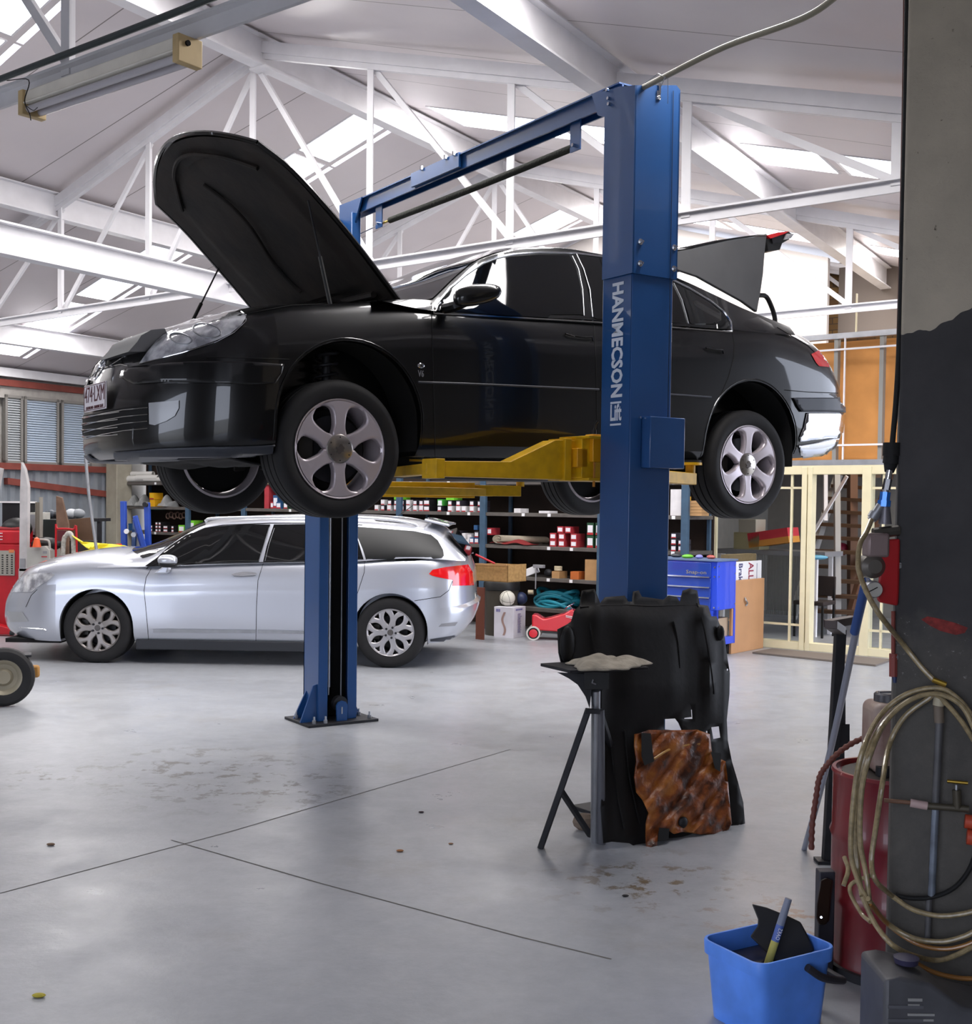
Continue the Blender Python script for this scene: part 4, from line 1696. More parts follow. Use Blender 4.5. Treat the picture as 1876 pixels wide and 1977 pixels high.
m = MB().grid(lambda u, v: bonnet(u, v), 28, 28)
m.build('bonnet', M_paint, KB, smooth=True)
m = MB()
m.grid(lambda u, v: bonnet(.015 + u * .97, .012 + v * .976, .02 + .022 * (1 if (.12 < u < .9 and .1 < v < .9) else 0) * (.6 + .4 * math.sin(9 * u + 3) * math.cos(7 * v))), 40, 40)
m.build('bonnet_lining', M_hoodin, KB, smooth=True)
m = MB()
for vv in (.0, 1.0):
    m.tube([bonnet(s / 20, vv, .01) for s in range(21)], .012, n=6)
m.tube([bonnet(1, v / 24, .01) for v in range(25)], .012, n=6)
m.tube([bonnet(0.0, v / 24, .01) for v in range(25)], .014, n=6)
m.build('bonnet_edge', M_paint, KB, smooth=True)
m = MB()
m.tube([bonnet(.08 + .0 * v, .08 + .84 * v / 20, .05) for v in range(21)], .018, n=6)
m.tube([bonnet(.93 - .12 * abs(v / 10 - 1) ** 2, .15 + .7 * v / 20, .04) for v in range(21)], .012, n=6)
m.tube([bonnet(.2 + .6 * s / 20, .55 + .03 * math.sin(s / 3), .045) for s in range(21)], .01, n=6)
m.build('bonnet_rib', M_hoodin, KB, smooth=True)
# struts: far one clear of the edge, near one against the lining
for yy, vv in ((.18, .06), (2 * W1 - .2, .985)):
    a_, b2 = V((.02 if yy < 1 else -.22, yy, 2.56)), bonnet(.62 if yy < 1 else .50, vv, .02)
    m = MB()
    m.cyl(a_, a_.lerp(b2, .5), .011, n=10)
    m.build('gas_strut_body', M_blk, KB, smooth=True)
    m = MB()
    m.cyl(a_.lerp(b2, .5), b2, .005, n=8)
    m.build('gas_strut_rod', M_dsteel, KB, smooth=True)

# boot lid, standing open
def bl(u, v):
    """u 0 hinge .. 1 rear edge; v 0 near .. 1 far"""
    y = lerp(.14, 2 * W1 - .14, v)
    c = 1 - abs(v * 2 - 1) ** 2.5
    x = stab([(0, 2.62), (.3, 2.75), (.6, 2.92), (.8, 3.06), (1, 3.2)], u)
    z = stab([(0, 3.08), (.3, 3.19), (.6, 3.28), (.8, 3.325), (1, 3.335)], u)
    return V((x - .02 * c, y, z + .035 * c))


def bl_side(px, py, y):
    return K.ony(px, py, y)


# the lid's near edge seen side-on: outline taken in its own plane, with real width across the car
out = [(1300, 486), (1340, 478), (1400, 465), (1440, 459), (1478, 455), (1474, 490), (1471, 530), (1466, 565), (1459, 603), (1430, 582), (1390, 560), (1345, 535), (1300, 520)]
prof = [bl_side(px, py, .16) for px, py in out]
top = [(p.x, p.z) for p in prof]
M_bootin = mat('boot_lining_grey', '58585a', .8, var=.1, scale=3)
for sg_ in (0, 1):
    m = MB()
    m.prism(top, lambda a, b, d: V((a, 2 * W1 - d if sg_ else d, b)), (.15, .175))
    m.build('boot_lid_side', M_bootin, KB, bevel=.006)
m = MB()
ed = [(p.x, p.z) for p in prof[:5]]
n_ = len(ed)
vs = []
for a, b in ed:
    for j in range(13):
        v = j / 12
        vs.append(V((a + .05 * math.sin(PI * v), lerp(.15, 2 * W1 - .15, v), b + .05 * math.sin(PI * v))))
m.add(vs, [(i * 13 + j, (i + 1) * 13 + j, (i + 1) * 13 + j + 1, i * 13 + j + 1) for i in range(n_ - 1) for j in range(12)])
m.build('boot_lid', M_paint, KB, smooth=True, solid=.02)
m = MB()
tailp = [bl_side(px, py, .16) for px, py in ((1478, 455), (1500, 449), (1522, 447), (1531, 452), (1524, 462), (1510, 470), (1506, 482), (1482, 485))]
m.prism([(p.x, p.z) for p in tailp], lambda a, b, d: V((a, d, b)), (.16, 2 * W1 - .16))
m.build('boot_lid_end', M_blk, KB, bevel=.005)
m = MB()
m.prism([(bl_side(px, py, .15).x, bl_side(px, py, .15).z) for px, py in ((1478, 455), (1500, 449), (1521, 447), (1512, 452), (1485, 461))], lambda a, b, d: V((a, d, b)), (.14, .165))
m.build('boot_lamp', M_lens_red, KB)
m = MB()
m.prism([(bl_side(px, py, .15).x, bl_side(px, py, .15).z) for px, py in ((1517, 452), (1531, 452), (1524, 461), (1514, 463))], lambda a, b, d: V((a, d, b)), (.14, .17))
m.build('boot_lamp_clear', M_refl, KB)
m = MB()
m.prism([(bl_side(px, py, .15).x, bl_side(px, py, .15).z) for px, py in ((1489, 457), (1510, 452), (1512, 466), (1492, 470))], lambda a, b, d: V((a, d, b)), (.15, .17))
m.build('boot_catch', M_dsteel, KB)
for yy in (.27, 2 * W1 - .27):
    m = MB()
    m.tube([bl_side(1464, 570, yy), bl_side(1478, 572, yy), bl_side(1488, 590, yy), bl_side(1495, 612, yy), bl_side(1497, 640, yy)], .016, n=10, sub=5)
    m.build('boot_hinge_arm', M_blk, KB, smooth=True)

# wheels
lo6 = [(0, 0), (1, 0)]
hi6 = [(0, 30), (.33, 30), (.37, 24), (.43, 17.5), (.5, 14.5), (.6, 12.5), (.7, 12), (.8, 13), (.86, 15.5), (.9, 20), (.93, 25), (.96, 30), (1, 30)]
for x, side in ((0, -1), (2.88, -1), (0, 1), (2.88, 1)):
    y = .035 if side < 0 else 2 * W1 - .035
    z = hubz if x == 0 else hubz + .006
    w = make_wheel(KB, (x, y, z), side, RT1, RR1, .225, 6, lo6, hi6, 0.0, M_alloy, RR1 * .3)
    wheel_back(w, RR1, .225)
    MB().lathe([(0, .004), (RR1 * .26, .004), (RR1 * .29, .008), (RR1 * .3, .02)], axis='y', n=40).build('hub_cap', M_alloyd, w, smooth=True)
    m = MB()
    # rampant lion reduced to a small silhouette
    sil = [(-.022, -.02), (-.014, -.006), (-.024, .002), (-.02, .01), (-.008, .006), (-.006, .016), (.0, .024), (.004, .016), (.01, .022), (.014, .012), (.02, .01), (.022, .0), (.016, -.004), (.022, -.014), (.012, -.014), (.006, -.02), (.0, -.016), (-.006, -.026), (-.012, -.024), (-.012, -.016)]
    m.prism(sil, lambda a, b, d: V((a, d, b)), (.0, .005))
    m.build('hub_emblem', mat('emblem_grey', '59524f', .5, metal=.5), w)
    for k in range(6):
        a = PI / 3 * k
        MB().cyl((RR1 * .235 * math.sin(a), .002, RR1 * .235 * math.cos(a)), (RR1 * .235 * math.sin(a), .006, RR1 * .235 * math.cos(a)), .003, n=8).build('cap_dot', M_gap, w)

# ------------------------------------------------------------------ SILVER ESTATE
W2 = .92
SB = bpy.data.objects.new('silver_car', None)
COL.objects.link(SB)
SB.matrix_world = S.M
tag(SB, 'silver estate car with roof rails parked on the floor behind the lift', 'car')
cols2 = [-.4, -.3, -.2, -.1, 0, .1, .2, .3, .4, .48, .6, .8, 1.0, 1.2, 1.4, 1.58, 1.75, 1.95, 2.15, 2.35, 2.5, 2.6, 2.7, 2.8, 2.88, 2.98, 3.08, 3.18]
nose2 = [(0, -1.10), (.1, -1.2), (.3, -1.23), (.5, -1.22), (.7, -1.17), (.85, -1.10), (1, -1.0)]
tail2 = [(0, 3.55), (.12, 3.66), (.3, 3.71), (.36, 3.715), (.4, 3.68), (.6, 3.67), (.8, 3.66), (.9, 3.63), (1, 3.60)]
zb2 = [(-1.2, .24), (-.9, .215), (-.43, .205), (.4, .225), (2.5, .232), (3.27, .245), (3.5, .28), (3.7, .36)]
zt2 = [(-1.25, .78), (-1.0, .85), (-.8, .90), (-.6, .945), (-.35, .985), (0, 1.015), (.3, 1.01), (.5, .97), (.8, .985), (1.6, 1.02), (2.5, 1.05), (3.1, 1.095), (3.4, 1.10), (3.7, 1.08)]
ins2 = [(0, .06), (.06, .03), (.15, .01), (.3, 0), (.5, 0), (.62, .0), (.68, .008), (.8, .022), (.92, .045), (1, .09)]
ts2 = [0, .03, .07, .12, .18, .24, .3, .35, .4, .46, .52, .58, .62, .65, .68, .73, .79, .85, .9, .94, .97, 1]
bd2 = Body(W2, -.42, 3.18, nose2, tail2, zb2, zt2, ins2, 1.9, 3.0)
crown2 = [(-1.25, .02), (-.9, .07), (0, .10), (.4, .08), (.6, 0), (3.6, 0)]
body2 = car_body(bd2, cols2, ts2, crown2).build('shell', M_paint2)
bool_cut(body2, [
    arch_cutter(.0, .365, .365, -.2, .30, -.2), arch_cutter(.0, .365, .365, W2 * 2 - .30, W2 * 2 + .2, -.2),
    arch_cutter(2.88, .365, .365, -.2, .30, -.2), arch_cutter(2.88, .365, .365, W2 * 2 - .30, W2 * 2 + .2, -.2)])
zs2 = [(.3, .99), (.45, .99), (.60, 1.06), (.8, 1.21), (.97, 1.325), (1.15, 1.372), (1.35, 1.395), (1.7, 1.412), (2.1, 1.415), (2.6, 1.395), (3.0, 1.365), (3.2, 1.335), (3.33, 1.29), (3.45, 1.20), (3.6, 1.06)]
zr2 = [(-.05, 1.06), (.15, 1.10), (.35, 1.16), (.6, 1.27), (.85, 1.385), (1.05, 1.43), (1.3, 1.455), (1.7, 1.475), (2.1, 1.485), (2.6, 1.475), (3.0, 1.445), (3.2, 1.41), (3.35, 1.36), (3.45, 1.25), (3.6, 1.10)]


def gh2(x, q):
    zs, zr = stab(zs2, x), stab(zr2, x)
    zbelt = stab([(0, .93), (.5, .95), (1.6, 1.0), (2.5, 1.03), (3.1, 1.07), (3.6, 1.05)], x)
    zs = max(zs, zbelt + .004)
    zr = max(zr, zs + .003)
    ky = min(1, max(0, (zs - zbelt) / .38))
    ytop = lerp(.05, .20, ky)
    if q < .5:
        u = q / .5
        return (x, lerp(.035, ytop, u ** 1.15), lerp(zbelt, zs, u))
    u = (q - .5) / .5
    return (x, lerp(ytop, W2, u), zs + (zr - zs) * math.sin(u * PI / 2) ** .7)


xs_g = [.0 + (3.6 - .0) * i / 84 for i in range(85)]
m = MB()
for sg in (0, 1):
    vs = []
    for x in xs_g:
        for j in range(NQ + 1):
            p = gh2(x, j / NQ)
            vs.append(V((p[0], p[1] if not sg else 2 * W2 - p[1], p[2])))
    m.add(vs, [(i * (NQ + 1) + j, (i + 1) * (NQ + 1) + j, (i + 1) * (NQ + 1) + j + 1, i * (NQ + 1) + j + 1) for i in range(len(xs_g) - 1) for j in range(NQ)])
gh2o = m.build('roof', M_paint2, SB, smooth=True, angle=40)
sk2 = Skin(S, [body2, gh2o])


def side_part2(c):
    x, z = c.x, c.z
    near, far = c.y < .5, c.y > 2 * W2 - .5
    if x < -.42 and z < .78:
        return 'front_bumper'
    if x > 3.0 and z < .62 and (x > 3.2 or z < .4):
        return 'rear_bumper'
    if z < .235:
        return None
    if (near or far) and x > -.6:
        sd = '#n' if near else '#f'
        if x < .49:
            return 'front_wing' + sd if abs(c.y - W2) > .7 else 'bonnet'
        if x < 1.58:
            return 'front_door' + sd
        if x < 2.62:
            return 'rear_door' + sd
        return 'rear_wing' + sd
    if x < .5 and z > .8:
        return 'bonnet'
    return 'tailgate' if x > 3.4 else None


split_parts(body2, side_part2, SB, 'floor_pan')


def both2(m_, name, mt, **k):
    return both(m_, name, mt, W2, SB, **k)


w1 = [(278, 1095), (300, 1080), (330, 1054), (360, 1034), (395, 1021), (430, 1016), (480, 1013), (522, 1013), (516, 1035), (500, 1085), (400, 1087), (330, 1092)]
w2 = [(529, 1013), (600, 1012), (676, 1014), (690, 1040), (702, 1080), (600, 1083), (508, 1085), (515, 1055)]
w3 = [(682, 1017), (740, 1021), (800, 1026), (832, 1033), (845, 1044), (855, 1062), (857, 1073), (852, 1077), (800, 1083), (708, 1085), (700, 1060)]
for nm, pl in (('front_window', w1), ('rear_window', w2), ('side_window', w3)):
    both2(sk2.patch(pl, .008, 4), nm, M_tint if nm != 'side_window' else M_tint2, smooth=True)
both2(MB().tube(sk2.line([(290, 1093), (400, 1088), (505, 1086), (600, 1084), (706, 1084)], .003), .004, n=5), 'window_seal', M_gap, smooth=True)
both2(MB().tube(sk2.line([(283, 1098), (325, 1062), (360, 1036), (395, 1020), (430, 1014), (522, 1010), (620, 1010), (700, 1014)], .002), .0045, n=5), 'window_seal', M_gap, smooth=True)
for pts in ([(520, 1018), (512, 1045), (500, 1083)], [(530, 1020), (520, 1050), (512, 1083)]):
    both2(MB().tube(sk2.line(pts, .006), .003, n=5), 'pillar_trim', M_galv, smooth=True)
m = MB()
vs = []
for i in range(21):
    u = i / 20
    for j in range(17):
        q = j / 16
        t_ = abs(q * 2 - 1)
        y = W2 + (q * 2 - 1) * lerp(.80, .62, u)
        x = lerp(lerp(.12, .42, t_ ** 2.2), lerp(.88, 1.0, t_ ** 2), u)
        loc = sk2.bvh.ray_cast(V((x, y, 4)), V((0, 0, -1)))[0]
        vs.append(loc + V((-.003, 0, .005)) if loc else V((x, y, 1)))
m.add(vs, [(i * 17 + j, (i + 1) * 17 + j, (i + 1) * 17 + j + 1, i * 17 + j + 1) for i in range(20) for j in range(16)])
m.build('windscreen', M_tint, SB, smooth=True)
m = MB()
m.grid(lambda u, v: V((lerp(3.40, 3.60, u) + .02, lerp(.25, 2 * W2 - .25, v), lerp(1.33, 1.08, u) + .01)), 8, 12)
m.build('rear_screen', M_tint, SB, smooth=True)
m = MB()
m.grid(lambda u, v: V((lerp(3.18, 3.42, u), lerp(.3, 2 * W2 - .3, v), lerp(1.44, 1.385, u) + .01 * math.sin(PI * v))), 6, 12)
m.build('roof_spoiler', M_paint2, SB, smooth=True, solid=.02)
for nm, pts in (('door_gap', [(292, 1098), (282, 1115), (278, 1140), (282, 1180), (287, 1236)]), ('door_gap', [(508, 1088), (498, 1120), (495, 1170), (494, 1237)]), ('door_gap', [(704, 1086), (703, 1105), (690, 1145), (680, 1170)]), ('bumper_gap', [(800, 1160), (850, 1152), (866, 1140), (873, 1122)]), ('bumper_gap', [(50, 1172), (60, 1150), (72, 1138)])):
    both2(MB().tube(sk2.line(pts, .0006), .003, n=5), nm, M_gap, smooth=True)
both2(sk2.patch([(296, 1214), (493, 1216), (493, 1222), (296, 1221)], .007, 5), 'side_moulding', M_galv, smooth=True)
both2(sk2.patch([(497, 1216), (585, 1218), (672, 1219), (672, 1225), (497, 1222)], .007, 5), 'side_moulding', M_galv, smooth=True)
both2(sk2.patch(spl2([(450, 1108), (470, 1104), (494, 1106), (492, 1112), (470, 1114), (452, 1113)], 3), .001, 3), 'handle_recess', M_greyp)
both2(MB().tube(sk2.line([(448, 1110), (470, 1111), (496, 1109)], .014), .007, n=6), 'door_handle', M_chrome, smooth=True)
both2(MB().tube(sk2.line([(676, 1106), (682, 1106), (688, 1105)], .014), .007, n=6), 'door_handle', M_chrome, smooth=True)
both2(MB().tube([V((1.0, .26, 1.40)), V((1.1, .25, 1.43)), V((1.7, .25, 1.452)), V((2.3, .25, 1.462)), V((2.8, .25, 1.445)), V((3.06, .25, 1.405)), V((3.12, .26, 1.37))], .014, n=8, sub=6), 'roof_rail', mat('rail_aluminium', 'd6d7da', .3, metal=.6), smooth=True)
both2(sk2.patch([(718, 999), (745, 1001), (786, 1008), (800, 1012), (726, 1006)], .006, 4), 'rail_shade_patch', M_trimb)  # dark patch on the roof, painted as the rail's shadow
# mirrors
for sg in (1, -1):
    m = MB()
    m.grid(lambda u, v: (.745 + .09 * math.cos(PI * v), -.13 + .07 * math.sin(PI * v) ** .5 * math.cos(2 * PI * u), 1.02 + (.062 if math.sin(2 * PI * u) > 0 else .038) * math.sin(PI * v) ** .5 * math.sin(2 * PI * u)), 24, 14, True)
    m2 = MB()
    m2.grid(lambda u, v: (.745 + .086 * math.cos(PI * v), -.13 + .06 * math.sin(PI * v) ** .5 * math.cos(2 * PI * u), .985 + .03 * math.sin(PI * v) ** .5 * math.sin(2 * PI * u)), 20, 10, True)
    m3 = MB()
    m3.prism([(.60, .895), (.72, .895), (.74, .97), (.70, .97)], lambda a, b, d: V((a, d, b)), (-.1, .03))
    if sg < 0:
        m, m2, m3 = (mirror(q, W2) for q in (m, m2, m3))
    m.build('door_mirror', M_paint2, SB, smooth=True, angle=60)
    m2.build('mirror_lower', M_blk, SB, smooth=True)
    m3.build('mirror_stalk', M_paint2, SB, bevel=.01)
# lamps
both2(sk2.patch([(12, 1138), (16, 1128), (30, 1118), (55, 1110), (80, 1106), (100, 1106), (106, 1110), (92, 1122), (75, 1132), (62, 1143), (14, 1144)], .004, 4), 'headlamp', M_refl, smooth=True)
both2(sk2.patch([(14, 1180), (44, 1182), (56, 1200), (20, 1201)], .004, 4), 'fog_lamp', M_refl2, smooth=True)
both2(MB().tube(sk2.line([(38, 1212), (60, 1213), (86, 1215), (90, 1218)], .004), .007, n=6), 'bumper_moulding', M_chrome, smooth=True)
both2(sk2.patch([(828, 1108), (835, 1100), (860, 1095), (885, 1092), (903, 1090), (912, 1105), (914, 1130), (873, 1131), (874, 1120), (858, 1117), (835, 1112)], .004, 4), 'tail_lamp', M_lens_red, smooth=True)
both2(sk2.patch([(846, 1210), (852, 1204), (883, 1201), (878, 1208)], .004, 3), 'reflector', M_greyp, smooth=True)
both2(sk2.patch([(830, 1234), (870, 1228), (905, 1222), (918, 1212), (916, 1228), (900, 1236), (860, 1244), (832, 1246)], .006, 4), 'lower_valance', M_trimb, smooth=True)
m = MB()
m.box(.38, 2.5, .03, .12, .14, .24)
m.build('sill_skirt', mat('dark_skirt', '2a2c31', .6), SB, bevel=.01)
m = MB()
m.box(.38, 2.5, 2 * W2 - .12, 2 * W2 - .03, .14, .24)
m.build('sill_skirt', mat('dark_skirt', '2a2c31', .6), SB, bevel=.01)
m = MB()
m.box(-.95, -.4, .12, 2 * W2 - .12, .18, .22)
m.build('under_tray', M_under, SB)
for cx in (0, 2.88):
    for y0, y1 in ((.03, .3), (2 * W2 - .3, 2 * W2 - .03)):
        m = MB()
        prof = [(cx + .361 * math.cos(PI * i / 24), .365 + .361 * math.sin(PI * i / 24)) for i in range(25)]
        prof = [(prof[0][0], .23)] + prof + [(prof[-1][0], .23)]
        m.add([V((a, y, b)) for a, b in prof for y in (y0, y1)], [(2 * i, 2 * i + 1, 2 * i + 3, 2 * i + 2) for i in range(len(prof) - 1)])
        m.build('wheel_housing', M_under, SB, smooth=True)
lo7 = [(0, 0), (.72, 0), (.78, 2), (.85, 5), (.91, 7.5), (.945, 7), (.965, 0), (1, 0)]
hi7 = [(0, 26), (.34, 26), (.40, 19), (.46, 15.5), (.54, 13.5), (.62, 13.5), (.7, 15.5), (.78, 19), (.85, 22.5), (.9, 25.7), (1, 25.7)]
for x, side in ((0, -1), (2.88, -1), (0, 1), (2.88, 1)):
    y = .03 if side < 0 else 2 * W2 - .03
    al = mat('dull_alloy', '8a8480', .4, metal=.6) if x == 0 else mat('bright_alloy', 'b9b6b8', .35, metal=.6)
    w = make_wheel(SB, (x, y, .345), side, .343, .232, .225, 7, lo7, hi7, .2, al, .232 * .27)
    wheel_back(w, .232, .225)
    MB().lathe([(0, .006), (.026, .006), (.03, .012), (.03, .02)], axis='y', n=24).build('hub_cap', mat('hub_grey', '54504f', .5), w, smooth=True)
    for k in range(5):
        a = 2 * PI / 5 * k + .4
        MB().cyl((.052 * math.sin(a), .0, .052 * math.cos(a)), (.052 * math.sin(a), .02, .052 * math.cos(a)), .011, n=10).build('wheel_nut', M_dsteel, w, smooth=True)
# wiper aerial
MB().cyl((2.85, W2, 1.47), (3.0, W2, 1.58), .004).build('aerial', M_blk, SB, smooth=True)
# ================================================================== SHELVING AND STOCK
SHV = 12.2
perp = V((-math.sin(UANG), math.cos(UANG), 0))


def bx(px, v=SHV):
    return B.ony(px, 1000, v).x


sh = thing('storage_shelving', 'long run of dark steel parts shelving against the back wall', 'shelving', B.w(-15.9, SHV, 0), UANG)
M_shelf = mat('shelf_edge', '5f5a56', .6, metal=.2, var=.15, scale=6)
M_upr = mat('slate_blue_upright', '3d556b', .5, var=.12, scale=8)
LEV = [.32, .70, 1.09, 1.50, 1.90]
XEND = bx(1328) + 15.9
for i, z in enumerate(LEV):
    MB().box(0 if i else bx(1005) + 15.9, XEND, 0, .62, z - .045, z).build('shelf_board', M_shelf, sh, bevel=.003)
for px in (232, 362, 470, 600, 770, 932, 1160, 1322):
    x = bx(px) + 15.9
    MB().box(x - .045, x + .045, -.012, .03, 0, 2.32).build('upright', M_upr, sh)
    MB().box(x - .02, x + .02, .58, .62, 0, 2.32).build('upright', M_upr, sh)
for px in (300, 380, 560, 640, 765, 792, 865, 905, 1010, 1060, 1104, 1190, 1300):
    for z in LEV[1:]:
        if (px + int(z * 10)) % 3:
            x = bx(px) + 15.9
            MB().box(x - .022, x + .022, -.006, -.001, z - .042, z - .004).build('price_tag', M_paper, sh)
MB().box(0, XEND, .64, .66, 0, 2.32).build('back_panel', mat('shelf_back', '2e211a', .8, var=.2, scale=3), sh)

BCOL = {'n': '2a2630', 'r': 'a8333c', 'w': 'd7d4d6', 'g': '3f9c3c', 'd': '20472e', 'b': '28527f', 'y': 'd9a010', 'c': 'ab8559', 'k': '17151a', 'l': '74c832', 'o': 'b7622b', 't': '2f9c92'}


def sbox(px, z, w, h, col, lab, cat='box', group=None, d=.18, back=.03, sticker='w', name='parts_box', tilt=0.0):
    x = bx(px)
    o = thing(name, lab, cat, B.w(x, SHV, z) + perp * back, UANG + tilt, group)
    MB().box(0, w, 0, d, 0, h).build('carton', mat('carton_' + col, BCOL[col], .6, var=.08), o)
    if sticker:
        MB().box(w * .12, w * .88, -.002, 0, h * .22, h * .8).build('sticker', mat('sticker_' + sticker, {'w': 'e6e4ea', 'r': 'b02a32', 'y': 'd9b020'}[sticker], .5), o)
        MB().box(w * .05, w * .95, -.003, -.0005, h * .03, h * .2).build('sticker_band', M_redp if col != 'g' else M_paper, o)
    return o


ZX = lambda zx: 680 + zx / 3.752
G1 = 'small filter boxes on the upper shelf behind the silver car'
L1 = 'white and red filter box in the row above the silver roof'
for zx in (150, 195, 240, 290, 335, 378, 428, 472, 605, 680, 740, 780, 838, 895):
    sbox(ZX(zx), LEV[3], .068, .075, 'n' if zx % 2 else 'w', L1, group=G1)
for zx in (195, 245, 290, 335, 378, 428, 472, 680, 740, 838, 895):
    sbox(ZX(zx), LEV[3] + .077, .068, .072, 'n' if zx % 3 else 'w', L1, group=G1)
sbox(ZX(503), LEV[3], .11, .078, 'k', 'wide dark filter box at the foot of a pair on the upper shelf')
sbox(ZX(503), LEV[3] + .08, .11, .078, 'k', 'wide dark filter box on top of a pair on the upper shelf')
sbox(ZX(605), LEV[3] + .077, .085, .085, 'g', 'green box in the middle of the white filter boxes on the upper shelf')
sbox(ZX(290), LEV[3] + .152, .14, .035, 'l', 'flat green box lying on filter boxes nearest the far lift post', sticker=None)
sbox(ZX(667), LEV[3] + .152, .13, .035, 'l', 'flat green box lying on filter boxes beside the slate upright', sticker=None)
sbox(ZX(1160), LEV[3], .1, .055, 'w', 'small cream box alone on the upper shelf beside the far rear wheel', sticker=None)
sbox(ZX(1340), LEV[3], .16, .03, 'w', 'flat grey packet on the upper shelf beneath the far wheel', sticker=None)
G2 = 'boxes behind the tailgate of the silver car'
L2 = 'white filter box on the middle shelf behind the silver tailgate'
for zx, hh in ((685, 2), (735, 2), (840, 1), (875, 2)):
    for k in range(hh):
        sbox(ZX(zx), LEV[2] + k * .082, .07, .08, 'n' if k else 'b', L2, group=G2)
sbox(ZX(785), LEV[2], .12, .05, 'w', 'flat white box under two white boxes on the middle shelf', sticker=None)
sbox(ZX(785), LEV[2] + .052, .055, .08, 'w', 'upright white box on the middle shelf by the slate upright', sticker=None)
sbox(ZX(825), LEV[2] + .052, .06, .065, 'w', 'squat white box touching the upright white box on the middle shelf', sticker=None)
sbox(ZX(870), LEV[2] + .18, .06, .06, 'b', 'dark blue box on top of the stack by the slate upright', sticker=None)
G3 = 'red topped filter boxes on the middle shelf'
L3 = 'red and white filter box in the pyramid on the middle shelf'
for zx in (1422, 1485, 1573):
    for k in range(2):
        sbox(ZX(zx), LEV[2] + k * .085, .088, .083, 'r', L3, group=G3)
for zx in (1475, 1532):
    sbox(ZX(zx), LEV[2] + .172, .085, .08, 'r', L3, group=G3)
G4 = 'dark green boxes beside the near lift post'
L4 = 'tall dark green box stacked beside the near lift post'
for zx in (1690, 1752, 1812):
    for k in range(2):
        sbox(ZX(zx), LEV[2] + k * .155, .095, .15, 'd', L4, group=G4)
# right of the near post
G5 = 'white capped boxes stacked on the shelf above the tool trolley'
for i, (px, z, hh) in enumerate(((1293, LEV[2], .07), (1293, LEV[2] + .075, .07), (1293, LEV[2] + .15, .06), (1307, LEV[2], .07), (1307, LEV[2] + .075, .06))):
    sbox(px, z, .07, hh, 'n', 'small dark white-labelled box stacked above the blue tool trolley', group=G5)
sbox(1291, LEV[3], .14, .3, 'w', 'tall white carton on the shelf above the blue tool trolley', sticker=None)
sbox(1311, LEV[3], .035, .22, 'y', 'thin yellow folder standing beside the tall white carton', sticker=None)
for k in range(5):
    sbox(1318, LEV[3] + k * .035, .22, .032, 'c', 'flat brown carton in the stack under the rear wheel of the black car', sticker=None, group='flat brown cartons under the rear wheel')
sbox(ZX(1680), LEV[1], .2, .25, 'c', 'tall brown carton on the lower shelf touching the near lift post', sticker=None)
sbox(ZX(1440), LEV[1], .11, .085, 'c', 'small open carton holding a roll of cord on the lower shelf', sticker=None)
sbox(ZX(1575), LEV[1], .12, .095, 'o', 'small rust-brown carton on the lower shelf', sticker=None)
o = MB()
for k in range(4):
    o.tube([V((.055 + .045 * math.cos(a), .06 + .04 * math.sin(a), .1 + k * .014)) for a in [i * PI / 8 for i in range(16)]], .008, n=6, closed=True)
o = tag(o.build('cord_roll', mat('cream_cord', 'c9bc9e', .9), smooth=True), 'coiled cream cord piled on the small open carton', 'cord')
o.location = B.w(bx(ZX(1440)), SHV, LEV[1]) + perp * .03
o.rotation_euler = (0, 0, UANG)
o = MB().box(-.09, .09, 0, .06, -.045, .045).xf(Matrix.Rotation(-.35, 4, 'Y')).build('paper_pack', M_paper, bevel=.003)
tag(o, 'white packet leaning tilted on the lower shelf', 'packet')
o.location = B.w(bx(ZX(1290)), SHV, LEV[1] + .075) + perp * .02
o.rotation_euler = (0, 0, UANG)
t = thing('grease_gun', 'grey tool with a T head hanging over the edge of the lower shelf', 'tool', B.w(bx(ZX(1345)), SHV, LEV[1]), UANG)
MB().box(-.05, .1, -.03, .03, .12, .16).build('head', M_greyp, t, bevel=.005)
MB().cyl((0, -.03, .13), (0, -.035, -.14), .008, n=8).build('handle', M_greyp, t, smooth=True)
MB().ball((.1, .1, .06), .06, sc=(1, .8, .8)).build('body', M_dsteel, t, smooth=True)
o = MB().ball((0, 0, .05), .07, sc=(1.3, .8, .75)).build('plastic_bottle', mat('smoked_plastic', '2f3238', .15), smooth=True)
tag(o, 'squat dark plastic bottle beside the big torn carton on the lower shelf', 'bottle')
o.location = B.w(bx(ZX(1195)), SHV, LEV[1]) + perp * .1
# rolled gasket sheet
t = thing('rolled_sheet', 'rolled brown gasket sheet with an open end on the middle shelf', 'roll', B.w(bx(ZX(1060)), SHV, LEV[2] + .075), UANG)
sp = [V(((.02 + .0065 * a) * math.cos(a) * 1.0, 0, (.02 + .005 * a) * math.sin(a) * .75)) for a in [i * PI / 8 for i in range(30)]]
m = MB()
vs = [p for q in sp for p in (q + V((0, -.02, 0)), q + V((.52, .3, -.01)))]
m.add(vs, [(2 * i, 2 * i + 1, 2 * i + 3, 2 * i + 2) for i in range(len(sp) - 1)])
m.build('sheet', mat('gasket_sheet', '9c9280', .7, var=.1), t, smooth=True, solid=.006)
o = MB()
o.grid(lambda u, v: (lerp(0, .62, u), lerp(-.01, .2, v), .02 + .045 * math.sin(PI * u) * math.sin(PI * v) + .012 * math.sin(12 * u)), 14, 8)
o = tag(o.build('red_cloth', mat('red_cloth', '7d2526', .9), smooth=True, solid=.006), 'crumpled dark red cloth under the rolled sheet', 'cloth')
o.location = B.w(bx(ZX(1000)), SHV, LEV[2]) + perp * .0
o.rotation_euler = (0, 0, UANG)
sbox(ZX(968), LEV[2] + .12, .07, .09, 'r', 'red box wedged behind the slate upright on the middle shelf', sticker='w')

